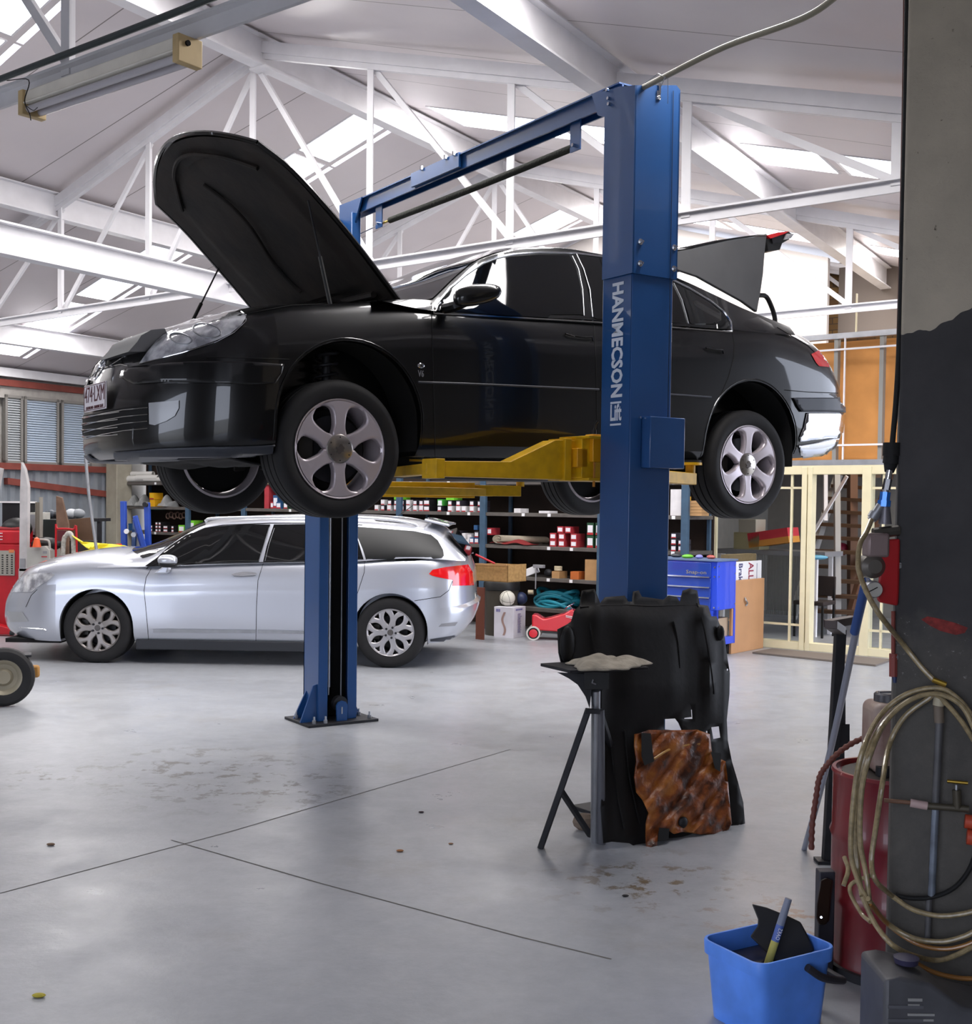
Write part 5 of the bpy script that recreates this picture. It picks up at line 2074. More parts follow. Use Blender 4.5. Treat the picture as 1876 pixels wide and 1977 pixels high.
# left bays
ZL = lambda zx: 220 + zx / 5.517
GL = 'black boxes with white labels on the corner shelf'
LL = 'flat black white-labelled box stacked above the silver windscreen'
for zx in (368, 425, 458, 507, 595):
    for k in range(3 if zx in (425, 458) else 2):
        sbox(ZL(zx), LEV[2] + k * .055, .06 if zx != 507 else .12, .05, 'k', LL, group=GL)
sbox(ZL(670), LEV[2], .15, .12, 'l', 'bright green box lying on the corner shelf')
sbox(ZL(790), LEV[2] + .0, .11, .2, 'l', 'bright green box standing by the far front wheel')
sbox(ZL(368), LEV[2] + .36, .16, .035, 't', 'flat teal box hung under the corner shelf', sticker=None)
sbox(ZL(110), LEV[2], .08, .12, 'b', 'small blue box behind the blue crane post', sticker='w')
sbox(ZL(365), LEV[3] + .0, .13, .11, 'y', 'lower yellow box of two on the corner shelf', sticker=None)
sbox(ZL(360), LEV[3] + .115, .12, .11, 'y', 'upper yellow box of two on the corner shelf', sticker='y')
GB = 'clear plastic bags of parts on the corner shelf'
for k, (zx, w_) in enumerate(((85, .3), (225, .2), (470, .22))):
    o = MB().grid(lambda u, v: (w_ * u, .3 * v - .03, .2 * math.sin(PI * min(1, u * 1.02)) ** .6 * math.sin(PI * v) ** .4 * (.75 + .25 * math.sin(9 * u + 5 * v + k)) - .02 * v), 20, 14)
    o = o.build('parts_bag', mat('clear_bag', 'a8aaab', .12, trans=.35, ior=1.2, bump=.8, bscale=25), smooth=True)
    tag(o, ('crinkled clear plastic bag at the column end of the shelf above the blue crane', 'crinkled clear plastic bag between the blue crane masts and two yellow boxes', 'labelled clear plastic bag between the yellow boxes and the tyre')[k], 'bag')
    o.location = B.w(bx(ZL(zx)), SHV, LEV[3] + .01)
    o.rotation_euler = (0, 0, UANG)
for k, (zx, z, r_) in enumerate(((90, .055, .055), (215, .07, .05), (290, .045, .04), (140, .14, .04))):
    o = MB().lathe([(r_ * .8, .5), (r_ * .8, 0), (r_, 0), (r_, .5), (r_ * .8, .5)], axis='x', n=20).build('plastic_pipe', mat('white_pvc', 'cfcdc9', .4), smooth=True, angle=40)
    tag(o, 'white plastic pipe offcut lying on the top corner shelf', 'pipe', 'white pipe offcuts on the top corner shelf')
    o.location = B.w(bx(ZL(zx)), SHV, LEV[4] + max(z, r_)) + perp * (.03 + .02 * k)
    o.rotation_euler = (0, 0, UANG + .12)
sbox(507, LEV[3] + .0, .1, .38, 'r', 'tall red box standing between the wheels of the black car', sticker=None)
sbox(519, LEV[3], .06, .1, 'r', 'small red box touching the tall red box', sticker='w')
sbox(524, LEV[3], .1, .2, 'b', 'tall blue box near the tall red box')
sbox(533, LEV[3], .1, .1, 'b', 'small blue box in front of the tall blue box', d=.1, back=.0)
sbox(544, LEV[3], .09, .1, 'd', 'small green box beside the blue boxes between the wheels')
sbox(484, LEV[2] + .2, .25, .07, 'w', 'white tray of parts above the silver car roof', sticker=None)
sbox(375, LEV[2], .12, .14, 'o', 'orange-red box beside the far front tyre above the silver car', sticker='w')
o = MB().tube([B.w(bx(455), SHV, 1.16), B.w(bx(480), SHV, 1.3), B.w(bx(500), SHV, 1.36), B.w(bx(515), SHV, 1.33)], .025, n=10, sub=5)
tag(o.build('orange_strap', mat('orange_web', 'c2733a', .8), smooth=True), 'orange strap draped above the silver car roof', 'strap')
GR = 'dark hose pieces on the corner shelf'
for k in range(6):
    o = MB().tube([V((.05 + .045 * math.cos(a), .1, .06 + .045 * math.sin(a))) for a in [i * PI / 6 for i in range(12)]], .012, n=6, closed=True).build('rubber_ring', mat('ring_brown', '4f3a31', .7), smooth=True)
    tag(o, 'brown rubber ring in the dark bay behind the stacked black boxes', 'ring', GR)
    o.location = B.w(bx(ZL(500 + 34 * k)), SHV, LEV[2] + .2 + .02 * (k % 2))
    o.rotation_euler = (0, 0, UANG)

# in front of / under the shelves ------------------------------------------------------------------------
cb_ = at(918, 1118, 13.75)
t = thing('cardboard_crate', 'big open brown carton with torn edges sticking out of the lower shelf', 'box', V((cb_.x, cb_.y, .72)), UANG)
m = MB()
m.box(0, .46, 0, .01, 0, .19)
m.box(0, .01, 0, .36, 0, .19)
m.box(.45, .46, 0, .36, 0, .2)
m.box(0, .46, .35, .36, 0, .19)
m.box(0, .46, 0, .36, 0, .01)
m.build('carton', mat('ribbed_card', 'a5814f', .85, var=.15, scale=30), t)
m = MB()
m.prism([(-.03, .18), (.46, .19), (.45, .21), (.2, .2), (.1, .205), (-.02, .2)], lambda a, b, d: V((a, d, b)), (-.02, -.012))
m.build('carton_flap', M_card, t)
m = MB().cyl((.2, .1, .2), (-.02, .02, .3), .012)
m.build('stick', M_redp)
bpy.data.objects['stick'].parent = None
o = bpy.data.objects['stick']
o.location = t.location
o.rotation_euler = (0, 0, UANG)
tag(o, 'thin red rod poking out of the big open carton', 'rod')
p = at(958, 1230, 14.55)
t = thing('plastic_drum', 'black lidded plastic drum on the floor under the big carton', 'drum', V((p.x + .06, p.y + .1, 0)), 0)
MB().lathe([(0, 0), (.2, 0), (.21, .5), (.21, .56), (0, .56)], n=28).build('drum_body', mat('olive_drum', '3a352c', .6), t, smooth=True)
MB().lathe([(.215, .55), (.225, .56), (.225, .64), (.21, .665), (0, .67)], n=28).build('drum_lid', M_blk, t, smooth=True)
p = at(926, 1215, 14.1)
o = MB().box(0, .12, 0, .02, 0, .62).build('timber_board', mat('red_brown_board', '6d3b2a', .7), bevel=.002)
tag(o, 'red-brown board standing behind the silver car bumper', 'board')
o.location = V((p.x - .05, p.y, 0))
o.rotation_euler = (0, 0, UANG)

# white carton, football, pedal car
q0, q1 = onz(953, 1230), onz(1008, 1239)
t = thing('white_carton', 'white printed carton standing on the floor by the toy car', 'box', V((q0.x, q0.y, 0)), math.atan2(q1.y - q0.y, q1.x - q0.x) * .4 - .15)
MB().box(0, .27, 0, .3, 0, .37).build('carton', mat('white_carton', 'cdcad2', .7, var=.04), t, bevel=.003)
m = MB()
for i in range(16):
    m.box(.272, .274, .1, .16 + .05 * random.random(), .06 + i * .015, .064 + i * .015)
for i in range(5):
    m.box(.272, .274, .05 + i * .035, .07 + i * .035, .33, .35)
for i in range(3):
    m.box(.03 + i * .02, .042 + i * .02, -.002, 0, .31, .345)
m.build('printing', mat('violet_print', '5d5a9a', .6), t)
m = MB().grid(lambda u, v: (.12 + .02 * math.sin(7 * v) + .03 * u, -.0015, .03 + .28 * v), 2, 12)
m.build('stain', mat('brown_stain', '9c8078', .8), t)
bc = t.matrix_world if False else None
t2 = thing('football', 'white football with dark seams resting on the white carton', 'ball', t.location + V((.16, .08, .37)), 0)
MB().ball((0, 0, .095), .095, 28).build('ball_skin', mat('ball_white', 'd5d2c6', .5), t2, smooth=True)
m = MB()
for ax_ in (V((1, .2, .3)), V((-.3, 1, .5)), V((.2, -.6, 1)), V((.9, -.9, -.2))):
    a_ = ax_.normalized()
    e1 = a_.orthogonal().normalized()
    e2 = a_.cross(e1)
    m.tube([V((0, 0, .095)) + (e1 * math.cos(k * PI / 16) + e2 * math.sin(k * PI / 16)) * .0945 + a_ * .004 for k in range(32)], .0025, n=5, closed=True)
m.build('seam', mat('ball_seam', '4a4a3a', .6), t2, smooth=True)
o = MB().ball((0, 0, .08), .08, 24).build('blue_ball', mat('navy_rubber', '26304f', .4), smooth=True)
tag(o, 'small navy ball behind the football', 'ball')
o.location = t.location + V((.33, .28, .37))
ssx = MB().box(0, .3, 0, .22, .3, .37)
o = ssx.build('low_stool', M_shelf)
bpy.data.objects.remove(o)

pc_ = onz(1027, 1238)
t = thing('pedal_car', 'red toy pedal car with white-walled wheels in front of the shelving', 'toy car', V((pc_.x, pc_.y + .12, 0)), -.12)
m = MB()
outl = [(0, .12), (.0, .30), (.05, .30), (.14, .25), (.22, .27), (.38, .32), (.46, .37), (.56, .34), (.62, .26), (.62, .18), (.55, .12), (.42, .1)]
m.prism(outl, lambda a, b, d: V((a, d, b)), (.0, .25))
m.build('body', mat('toy_red', 'd01525', .25, coat=.6), t, bevel=.015, seg=3)
m = MB()
m.tube([(.40, -.004, .30), (.5, -.004, .285), (.6, -.004, .25)], .004)
m.tube([(.40, -.004, .285), (.5, -.004, .265), (.6, -.004, .235)], .003)
m.build('stripe', M_paper, t)
m = MB()
for i in range(4):
    m.box(.44 + i * .035, .455 + i * .035, -.003, 0, .19, .225)
m.build('bonnet_louvre', M_redp, t)
m = MB()
m.tube([V((.44 + .055 * math.cos(a) , .125 + .055 * math.sin(a), .41 + .035 * math.cos(a))) for a in [i * PI / 10 for i in range(20)]], .006, n=6, closed=True)
m.cyl((.44, .125, .41), (.5, .125, .33), .006)
m.cyl((.385, .125, .375), (.495, .125, .445), .004)
m.build('steering_wheel', M_chrome, t, smooth=True)
MB().box(.0, .3, .02, .23, .12, .24).build('seat', mat('toy_seat', '7d0f17', .5), t)
for x in (.02, .5):
    for y in (-.02, .27):
        w_ = bpy.data.objects.new('wheel', None)
        COL.objects.link(w_)
        w_.parent = t
        w_.location = (x, y, .083)
        MB().lathe([(.066, -.015), (.083, -.015), (.085, 0), (.083, .015), (.066, .015)], axis='y', n=28).build('tyre', mat('white_rubber', 'c9c6bf', .6), w_, smooth=True)
        MB().lathe([(0, -.014), (.05, -.012), (.05, .012), (0, .014)], axis='y', n=24).build('hub', mat('toy_red', 'd01525'), w_, smooth=True)
        MB().lathe([(.05, -.011), (.066, -.014), (.066, .014), (.05, .011)], axis='y', n=24).build('rim', M_blk, w_, smooth=True)
MB().cyl((.62, -.01, .2), (.64, -.01, .2), .02).build('headlight', M_chrome, t, smooth=True)
# teal hose heap
t = thing('blue_hose', 'heap of coiled teal hose on the low shelf behind the toy car', 'hose', B.w(bx(1012), SHV + .05, .32), UANG)
for k in range(7):
    a0 = random.random() * 6
    pts = [V((.36 + (.3 + .03 * math.sin(k * 2)) * math.cos(a + a0), .2 + .15 * math.sin(a + a0), .03 + .024 * k + .05 * math.sin(a * 2 + k))) for a in [i * PI / 9 for i in range(17)]]
    MB().tube(pts, .024, n=10, sub=3).build('hose_coil', mat('teal_hose', '1b8296', .5, var=.1), t, smooth=True)
MB().cyl((.08, -.05, .19), (.14, -.02, .19), .028).build('hose_end', mat('beige_end', 'b8ab90', .5), t, smooth=True)

# ================================================================== TOOL TROLLEY AND NEIGHBOURS
tcb = B.w(B.ony(1382, 1250, 11.6).x, 11.6, 0)
t = thing('tool_trolley', 'blue tool trolley with silver-edged drawers beside the near lift post', 'tool cabinet', tcb, UANG)
m = MB()
m.box(-.95, 0, 0, .45, .5, 1.02)
M_tb = mat('tool_blue', '1b3f9e', .35, coat=.5)
M_tb2 = mat('tool_blue_bright', '2149d8', .35, coat=.5)
m.build('cabinet', M_tb2, t, bevel=.006)
MB().box(-.97, .02, -.02, .46, 1.02, 1.04).build('top_tray', mat('tray_grey', '5d6f8f', .5), t, bevel=.004)
for i, (z0, z1) in enumerate(((.845, 1.01), (.735, .84), (.625, .73), (.51, .62))):
    d_ = MB().box(-.93, -.07, -.018, 0, z0 + .004, z1 - .004).build('drawer', M_tb, t, bevel=.004)
    MB().box(-.92, -.08, -.03, -.018, z0 + .0, z0 + .014).build('drawer_pull', M_chrome, d_)
text('lettering', 'Snap-on', mat('gold_print', '9a9272', .5), t, axes((-.24, -.02, .90), (1, 0, 0), (0, 0, 1)), .055, .24)
for x, z in ((-.03, .96), (-.03, .86), (-.03, .53)):
    MB().cyl((x, -.001, z), (x, -.008, z), .01, n=10).build('rivet', M_chrome, t)
for y, z in ((.03, .97), (.42, .97), (.03, .86), (.42, .88), (.03, .53), (.42, .55)):
    MB().cyl((.0, y, z), (.008, y, z), .009, n=10).build('rivet', M_chrome, t)
m = MB()
m.box(-.95, 0, .0, .04, .40, .5)
m.build('lower_rail', M_tb2, t)
MB().box(-.04, 0, .41, .45, .12, .5).build('leg', M_tb2, t)
MB().box(-.04, 0, 0, .04, .12, .5).build('leg', M_tb2, t)
MB().box(-.95, -.91, 0, .04, .12, .5).build('leg', M_tb2, t)
MB().box(-.95, -.91, .41, .45, .12, .5).build('leg', M_tb2, t)
MB().box(-.95, 0, 0, .45, .12, .2).build('bottom_tray', M_tb2, t, bevel=.004)
for x in (-.9, -.06):
    for y in (.05, .4):
        MB().cyl((x - .02, y, .06), (x + .02, y, .06), .06, n=20).build('castor', M_blk, t, smooth=True)
o = MB().box(-.4, -.06, .06, .4, .2, .40).build('beige_parts_bin', mat('beige_bin', 'b09a80', .6))
tag(o, 'beige carton on the bottom tray of the blue tool trolley', 'box')
o.location = tcb
o.rotation_euler = (0, 0, UANG)
for k, (x, c_, lab) in enumerate(((-.42, '6fbf3a', 'green handled tool lying on the blue tool trolley'), (-.3, '8d8fd0', 'lilac packet lying on the blue tool trolley'), (-.18, 'b05a52', 'red handled tool lying on the blue tool trolley'), (-.62, '30343a', 'black socket case lying on the blue tool trolley'))):
    o = MB().ball((0, 0, .02), .03, 12, (2.2, 1.2, .8)).build('hand_tool', mat('tool_c%d' % k, c_, .4), smooth=True)
    tag(o, lab, 'tool')
    o.location = tcb + V((math.cos(UANG), math.sin(UANG), 0)) * x + perp * (.12 + .04 * k) + V((0, 0, 1.04))
    o.rotation_euler = (0, 0, k)
o = MB().cyl((-.87, -.022, .95), (-.87, -.04, .95), .045, n=20)
o = o.build('red_reflection_cap', M_redp)
bpy.data.objects.remove(o)

q0, q1 = onz(1411, 1263), onz(1473, 1251)
dq = (q1 - q0).normalized()
ang = math.atan2(dq.y, dq.x)
t = thing('chipboard_door', 'tan chipboard panel with a small hook beside the tool trolley', 'board', q0, ang)
MB().box(0, (q1 - q0).length, 0, .03, 0, .80).build('panel', mat('chipboard', 'bb8c62', .7, var=.05, scale=4), t, bevel=.003)
MB().tube([(.3, -.005, .6), (.28, -.03, .57), (.33, -.02, .54), (.32, -.005, .51)], .01, sub=4).build('hook', M_galv, t, smooth=True)
t = thing('brake_sign', 'white card lettered ALL Brake standing on edge behind the chipboard panel', 'sign', q0 + V((-dq.y, dq.x, 0)) * .06 + dq * .02, ang)
MB().box(.03, (q1 - q0).length + .02, 0, .01, .55, 1.0).build('card', M_paper, t)
MB().box((q1 - q0).length - .1, (q1 - q0).length - .09, -.001, 0, .6, .97).build('printed_rule', mat('print_blue', '33336a', .6), t)
ww = (q1 - q0).length
text('lettering', 'ALL', mat('print_maroon', '93324a', .6), t, axes((ww * .68, -.002, .885), (0, 0, -1), (1, 0, 0)), .17, .2, bold=.003)
text('lettering', 'Brake', mat('print_blue', '33336a', .6), t, axes((ww * .36, -.002, .86), (0, 0, -1), (1, 0, 0)), .13, .24, bold=.002)
MB().box(.05, ww * .9, .02, .12, .9, 1.08).build('straw_packing', mat('straw', '6b5c3f', .9, bump=.8, bscale=30), None)
o = bpy.data.objects['straw_packing']
o.location = t.location
o.rotation_euler = (0, 0, ang)
o.name = 'scrap_carton'
tag(o, 'open carton of oddments behind the white lettered card', 'box')

# ================================================================== INSIDE THE OFFICE
oy = 14.3


def ox(px, v=oy):
    return B.ony(px, 1080, v).x


t = thing('office_bench', 'grey topped bench on a white frame inside the glass office', 'bench', B.w(ox(1384), oy, 0), UANG)
ln = (ox(1592) - ox(1384))
MB().box(0, ln, 0, .6, 1.0, 1.06).build('bench_top', mat('bench_grey', '76767a', .5), t)
for x in (.05, ln - .15):
    MB().box(x, x + .05, 0, .05, 0, 1.0).build('leg', M_white, t)
    MB().box(x, x + .05, .5, .55, 0, 1.0).build('leg', M_white, t)
m = MB()
for i in range(40):
    m.box(ln * .25 + i * .02, ln * .25 + .006 + i * .02, -.01, -.004, .25, 1.0)
m.build('wire_screen', mat('wire_grey', '5f605c', .5), t)
m = MB().bar((ln - .3, .02, 1.06), (ln + .25, .02, 2.0), .035, .035)
m.build('brace', M_white, t)
for px, z0, w_, h_, c_, lab in ((1412, 1.06, .36, .22, '97906f', 'khaki carton on the office bench'), (1421, 1.28, .24, .17, 'a09c92', 'pale grey box on top of the khaki carton')):
    o = MB().box(0, w_, .05, .35, 0, h_).build('office_box', mat('c_' + c_, c_, .7), bevel=.004)
    tag(o, lab, 'box')
    o.location = B.w(ox(px), oy, z0)
    o.rotation_euler = (0, 0, UANG)
t = thing('red_yellow_carton', 'long red and yellow carton lying tilted on the office bench', 'box', B.w(ox(1442), oy, 1.08), UANG)
m = MB().box(0, .55, .05, .4, 0, .08)
m.xf(Matrix.Rotation(-.16, 4, 'Y')).build('carton_base', mat('yel_card', 'c98a3c', .7), t)
m = MB().box(0, .55, .05, .4, .08, .19)
m.xf(Matrix.Rotation(-.16, 4, 'Y')).build('carton_lid', mat('red_lid', 'bd3340', .6), t)
# staircase
st = thing('staircase', 'open tread timber stair rising behind the office glass', 'staircase', B.w(-4, 14.8, 0), UANG)
Mi = Matrix.Rotation(-UANG, 4, 'Z') @ Matrix.Translation(-B.w(-4, 14.8, 0))
tr = [(1552, 1178), (1556, 1148), (1556, 1119), (1558, 1092), (1566, 1063), (1576, 1037), (1587, 1012), (1597, 987), (1606, 962), (1615, 938), (1626, 914)]
for k, (px, py) in enumerate(tr):
    Yk = 15.4 + k * .14
    a_, b2 = at(px, py, Yk), at(1668 + k * 2, py + 5, Yk - .55)
    m = MB()
    m.bar(a_, b2, .24, .045)
    m.xf(Mi).build('tread', mat('tread_brown', '5b4432', .6), st)
for px0, px1 in ((1530, 1622), (1640, 1720)):
    m = MB().bar(at(px0, 1190, 15.5), at(px1, 905, 17.0), .06, .16)
    m.xf(Mi).build('stringer', mat('stringer_white', 'b9b7b3', .6) if px0 < 1600 else M_wood, st)
for px in (1593, 1617):
    m = MB().bar(at(px, 1190, 15.2), at(px - 2, 905, 15.2), .07, .07) if px == 1617 else MB().bar(at(px, 1005, 15.9), at(px, 905, 15.9), .05, .05)
    m.xf(Mi).build('post', mat('post_grey', 'a8a5a0', .6) if px == 1617 else M_white, st)
MB().bar(at(1645, 1200, 16.2), at(1645, 905, 16.2), .16, .1).xf(Mi).build('timber_post', mat('timber_mid', '6d4a30', .6), st)
for px, py, w_, h_, Y_, c_, nm, lab, cat in ((1572, 1150, .35, .4, 14.9, '2c2320', 'office_chair', 'dark low chair under the stairs in the office', 'chair'), (1624, 1060, .2, .18, 16.3, '8e1f3f', 'crimson_bag', 'crimson bag on the stairs in the office', 'bag'), (1575, 1076, .3, .06, 14.6, '5fa3c4', 'printed_pack', 'blue and white pack lying by the stairs in the office', 'packet')):
    p = at(px, py, Y_)
    if nm == 'office_chair':
        t = thing(nm, lab, cat, V((p.x, p.y, 0)), UANG)
        MB().box(-.2, .2, -.2, .2, .40, .45).build('seat', mat('k_' + c_, c_, .8), t, bevel=.01)
        MB().box(-.2, .2, .17, .2, .5, .75).build('backrest', mat('k_' + c_, c_, .8), t, bevel=.01)
        for a_ in (-.18, .18):
            for b_ in (-.18, .18):
                MB().box(a_ - .012, a_ + .012, b_ - .012, b_ + .012, 0, .4 if b_ < 0 else .6).build('leg', M_blk, t)
    else:
        o = MB().ball((0, 0, 0), .5, 16, (w_, .15, h_)).build(nm, mat('k_' + c_, c_, .5), smooth=True)
        tag(o, lab, cat)
        o.location = p

# ================================================================== LEFT BACKGROUND
def lthing(name, lab, cat, px, py, Y, rz=0.0):
    p = at(px, py, Y)
    return thing(name, lab, cat, V((p.x, p.y, 0)), rz)


def zat(py, Y):
    return at(100, py, Y).z


def sx(px, Y, px0):
    return at(px, 1050, Y).x - at(px0, 1050, Y).x


Y = 14.2
t = lthing('tyre_machine', 'red workshop machine with a grey slotted instruction plate behind the silver car', 'workshop machine', 0, 1100, Y)
f = lambda px: sx(px, Y, 0)
m = MB()
m.prism([(f(-60), zat(1235, Y)), (f(62), zat(1235, Y)), (f(60), zat(1120, Y)), (f(46), zat(1052, Y)), (f(-60), zat(1052, Y))], lambda a, b, d: V((a, d, max(b, 0))), (0, .5))
m.build('body', M_red, t, bevel=.01)
MB().box(f(-40), f(40), 0, .4, zat(1052, Y), zat(1025, Y)).build('drawer_box', M_red, t, bevel=.02)
MB().box(f(-40), f(37), .02, .36, zat(1052, Y), zat(1022, Y) + .02).build('tool_tray', mat('dark_red', '861019', .5), t, bevel=.02)
m = MB().box(f(-30), f(29), -.012, -.002, zat(1112, Y), zat(1064, Y))
pl = m.build('instruction_plate', mat('plate_grey', '98958c', .6), t)
m = MB()
for i in range(5):
    for j in range(9):
        m.box(f(22 - 9 * i), f(25.5 - 9 * i), -.015, -.012, zat(1072 + j * 4.3, Y) - .012, zat(1072 + j * 4.3, Y))
m.build('plate_slots', M_gap, pl)
MB().box(f(18), f(28), -.015, -.012, zat(1068, Y), zat(1062, Y)).build('plate_tab', mat('orange_tab', 'cc7a4a', .6), pl)
MB().ball((f(20), .2, zat(1022, Y)), f(38) / 2 + .06, 24, (1, 1, .75)).build('pad', M_blk, t, smooth=True)
for z in (1030, 1036, 1042):
    MB().box(f(-2), f(5), -.01, .0, zat(z, Y) - .008, zat(z, Y)).build('drawer_pull', M_paper, t)
t = lthing('red_floor_jack', 'red steel foot on the floor under the nose of the silver car', 'jack', 0, 1230, 13.8)
MB().prism([(-1, .02), (.13, .02), (.10, .1), (-.05, .14), (-1, .14)], lambda a, b, d: V((a, d, b)), (0, .12)).build('arm', M_red, t, bevel=.01)
MB().cyl((.12, .0, .04), (.16, .0, .04), .03).build('tip', M_dsteel, t)
t = lthing('upright_post', 'dirty white steel post standing in front of the red machine', 'post', 44, 1000, 13.95)
MB().prism([(-.045, .75), (.05, .75), (.06, 1.75), (.02, 1.95), (-.02, 2.03), (-.035, 1.7)], lambda a, b, d: V((a, d, b)), (0, .08)).build('post', mat('dirty_white', 'b4b0b0', .6, var=.12, scale=6), t, bevel=.004)
MB().box(-.03, .03, -.01, .0, .78, .9).build('slot', M_greyp, t)
MB().box(-.05, .05, 0, .08, 0, .78).build('foot', mat('dirty_white', 'b4b0b0'), t)
t = lthing('slanted_post', 'white angled steel arm leaning behind the red machine', 'post', 2, 940, 14.5)
MB().bar((-.15, 0, 1.2), (0, 0, 1.97), .06, .05).build('arm', mat('dirty_white', 'b4b0b0'), t)
MB().bar((-.15, 0, 0), (-.15, 0, 1.2), .06, .05).build('foot', mat('dirty_white', 'b4b0b0'), t)
Y = 14.6
specs = [
    ('black_cabinet', 'black steel cabinet behind the dirty white post', 'cabinet', 4, 44, 972, 1028, .4, '151518'),
    ('white_fridge', 'old white appliance with a dark door opening behind the white post', 'fridge', 52, 74, 990, 1060, .4, 'b9b7b0'),
    ('black_drawer_unit', 'black box with two white stripes beside the white appliance', 'tool box', 52, 73, 1020, 1045, .3, '131316'),
    ('green_black_crate', 'dark green crate behind the parts washer', 'crate', 83, 118, 1003, 1060, .4, '1c2422'),
    ('brown_sheet', 'large brown board leaning in the corner by the concrete column', 'board', 124, 186, 998, 1046, .03, '5e4634'),
    ('dark_bin', 'tall dark brown panel standing behind the white hoop', 'panel', 112, 178, 1042, 1090, .2, '2f2925'),
]
for nm, lab, cat, xa, xb, ya, yb, dp, c_ in specs:
    t = lthing(nm, lab, cat, xa, ya, Y if nm != 'dark_bin' else 14.4)
    w_ = sx(xb, Y, xa)
    z0 = 0 if nm not in ('brown_sheet', 'black_drawer_unit') else zat(yb, Y)
    m = MB()
    if nm == 'brown_sheet':
        m.prism([(.0, z0), (w_, z0), (w_ * .82, zat(ya, Y)), (w_ * .1, zat(ya + 5, Y))], lambda a, b, d: V((a, d, b)), (0, .03))
        m.prism([(.0, 0), (w_, 0), (w_, z0), (.0, z0)], lambda a, b, d: V((a, d, b)), (0, .03))
    else:
        m.box(0, w_, 0, dp, z0, zat(ya, Y))
    m.build('body', mat('s_' + c_, c_, .6, var=.12), t, bevel=.004)
    if nm == 'black_drawer_unit':
        MB().box(.0, w_ * .8, -.004, 0, zat(1031, Y) - .008, zat(1031, Y)).build('stripe', M_paper, t)
        MB().box(.0, w_ * .8, -.004, 0, zat(1038, Y) - .008, zat(1038, Y)).build('stripe', M_paper, t)
        MB().box(0, w_, 0, dp, 0, z0).build('stand', M_dark, t)
    if nm == 'white_fridge':
        MB().box(.03, w_ * .7, -.004, 0, zat(1030, Y), zat(994, Y)).build('door_opening', M_greyp, t)
    if nm == 'black_cabinet':
        MB().box(-.02, w_ + .02, -.02, dp, zat(ya, Y), zat(ya, Y) + .02).build('top', M_white, t)
# vertical pipes, plank, red handle
for k, (px, r_, c_, lab) in enumerate(((73, .03, '6b6459', 'rusty steel pipe standing'), (79, .022, '9b968c', 'pale slimmer steel pipe standing'))):
    p = at(px, 1060, 14.4)
    o = MB().cyl((0, 0, 0), (0, 0, zat(960 if k else 970, 14.4)), r_, n=12).build('steel_pipe', mat('s_' + c_, c_, .6), smooth=True)
    tag(o, lab + ' by the corrugated wall bench', 'pipe')
    o.location = (p.x, p.y, 0)
p = at(124, 1010, 14.3)
o = MB().prism([(-.08, 0), (.05, 0), (.05, 1.3), (-.03, 1.62), (-.1, 1.64)], lambda a, b, d: V((a, d, b)), (0, .04)).build('plank', mat('plank_brown', '6f5646', .7, var=.2), bevel=.003)
tag(o, 'weathered plank leaning on the corrugated wall behind the brown board', 'plank')
o.location = (p.x, p.y, 0)
t = lthing('sack_truck', 'red tubular hand truck handle between the crate and the hoop', 'hand truck', 108, 1050, 14.0)
MB().tube([(0, 0, .0), (0, 0, zat(1024, 14) - .02), (.02, 0, zat(1021, 14)), (.2, 0, zat(1022, 14)), (.24, 0, zat(1030, 14)), (.24, 0, 0)], .013, sub=4).build('frame', M_red, t, smooth=True)
MB().box(.02, .12, -.01, .01, zat(1044, 14), zat(1024, 14)).build('plate', mat('dark_red2', '53131c', .6), t)
# workbench along the left wall with small things
t = lthing('wall_bench', 'cluttered low bench against the corrugated wall', 'bench', 20, 980, 15.4)
MB().box(0, sx(190, 15.4, 20), 0, .5, zat(1000, 15.4) - .04, zat(1000, 15.4)).build('bench_top', M_dsteel, t)
for x in (.05, sx(186, 15.4, 20)):
    MB().box(x, x + .05, .02, .07, 0, zat(1000, 15.4) - .04).build('leg', M_dsteel, t)
for k, (px, r_, c_, lab) in enumerate(((92, .05, '33363c', 'dark round canister on the wall bench, first of the row'), (100, .06, '4b5058', 'grey lump of machinery on the wall bench'), (108, .05, '2a2a2c', 'black part on the wall bench beside the grey machinery'), (138, .07, 'b9bcc0', 'white tray on the wall bench under the window light'), (152, .07, '8b8f94', 'grey tray on the wall bench near the column'), (95, .035, 'a9b6bf', 'pale bottle on the wall bench'))):
    p = at(px, 990, 15.5)
    o = MB().ball((0, 0, 0), r_, 14, (1.2, 1, .9)).build('bench_item', mat('s_' + c_, c_, .5), smooth=True)
    tag(o, lab, 'part')
    o.location = (p.x, p.y, zat(1000, 15.4) + r_ * .85)
# parts washer
Y = 13.95
t = lthing('parts_washer', 'pale grey parts washer with an arched handle behind the silver bonnet', 'parts washer', 50, 1080, Y)
f = lambda px: sx(px, Y, 50)
MB().prism([(f(50), 0), (f(101), 0), (f(96), zat(1062, Y)), (f(88), zat(1054, Y)), (f(50), zat(1058, Y))], lambda a, b, d: V((a, d, b)), (0, .4)).build('body', mat('washer_grey', 'a9a7a1', .5, var=.05), t, bevel=.01)
MB().tube([(f(71), .02, zat(1066, Y)), (f(70), .02, zat(1046, Y)), (f(74), .02, zat(1042, Y)), (f(90), .02, zat(1043, Y)), (f(94), .02, zat(1048, Y)), (f(95), .02, zat(1062, Y))], .013, sub=4).build('handle', mat('washer_grey', 'a9a7a1'), t, smooth=True)
MB().ball((f(78), .2, zat(1052, Y)), .14, 18, (1.3, 1, .6)).build('motor_cover', M_blk, t, smooth=True)
MB().box(f(80), f(91), -.003, 0, zat(1076, Y), zat(1074, Y)).build('red_label', M_redp, t)
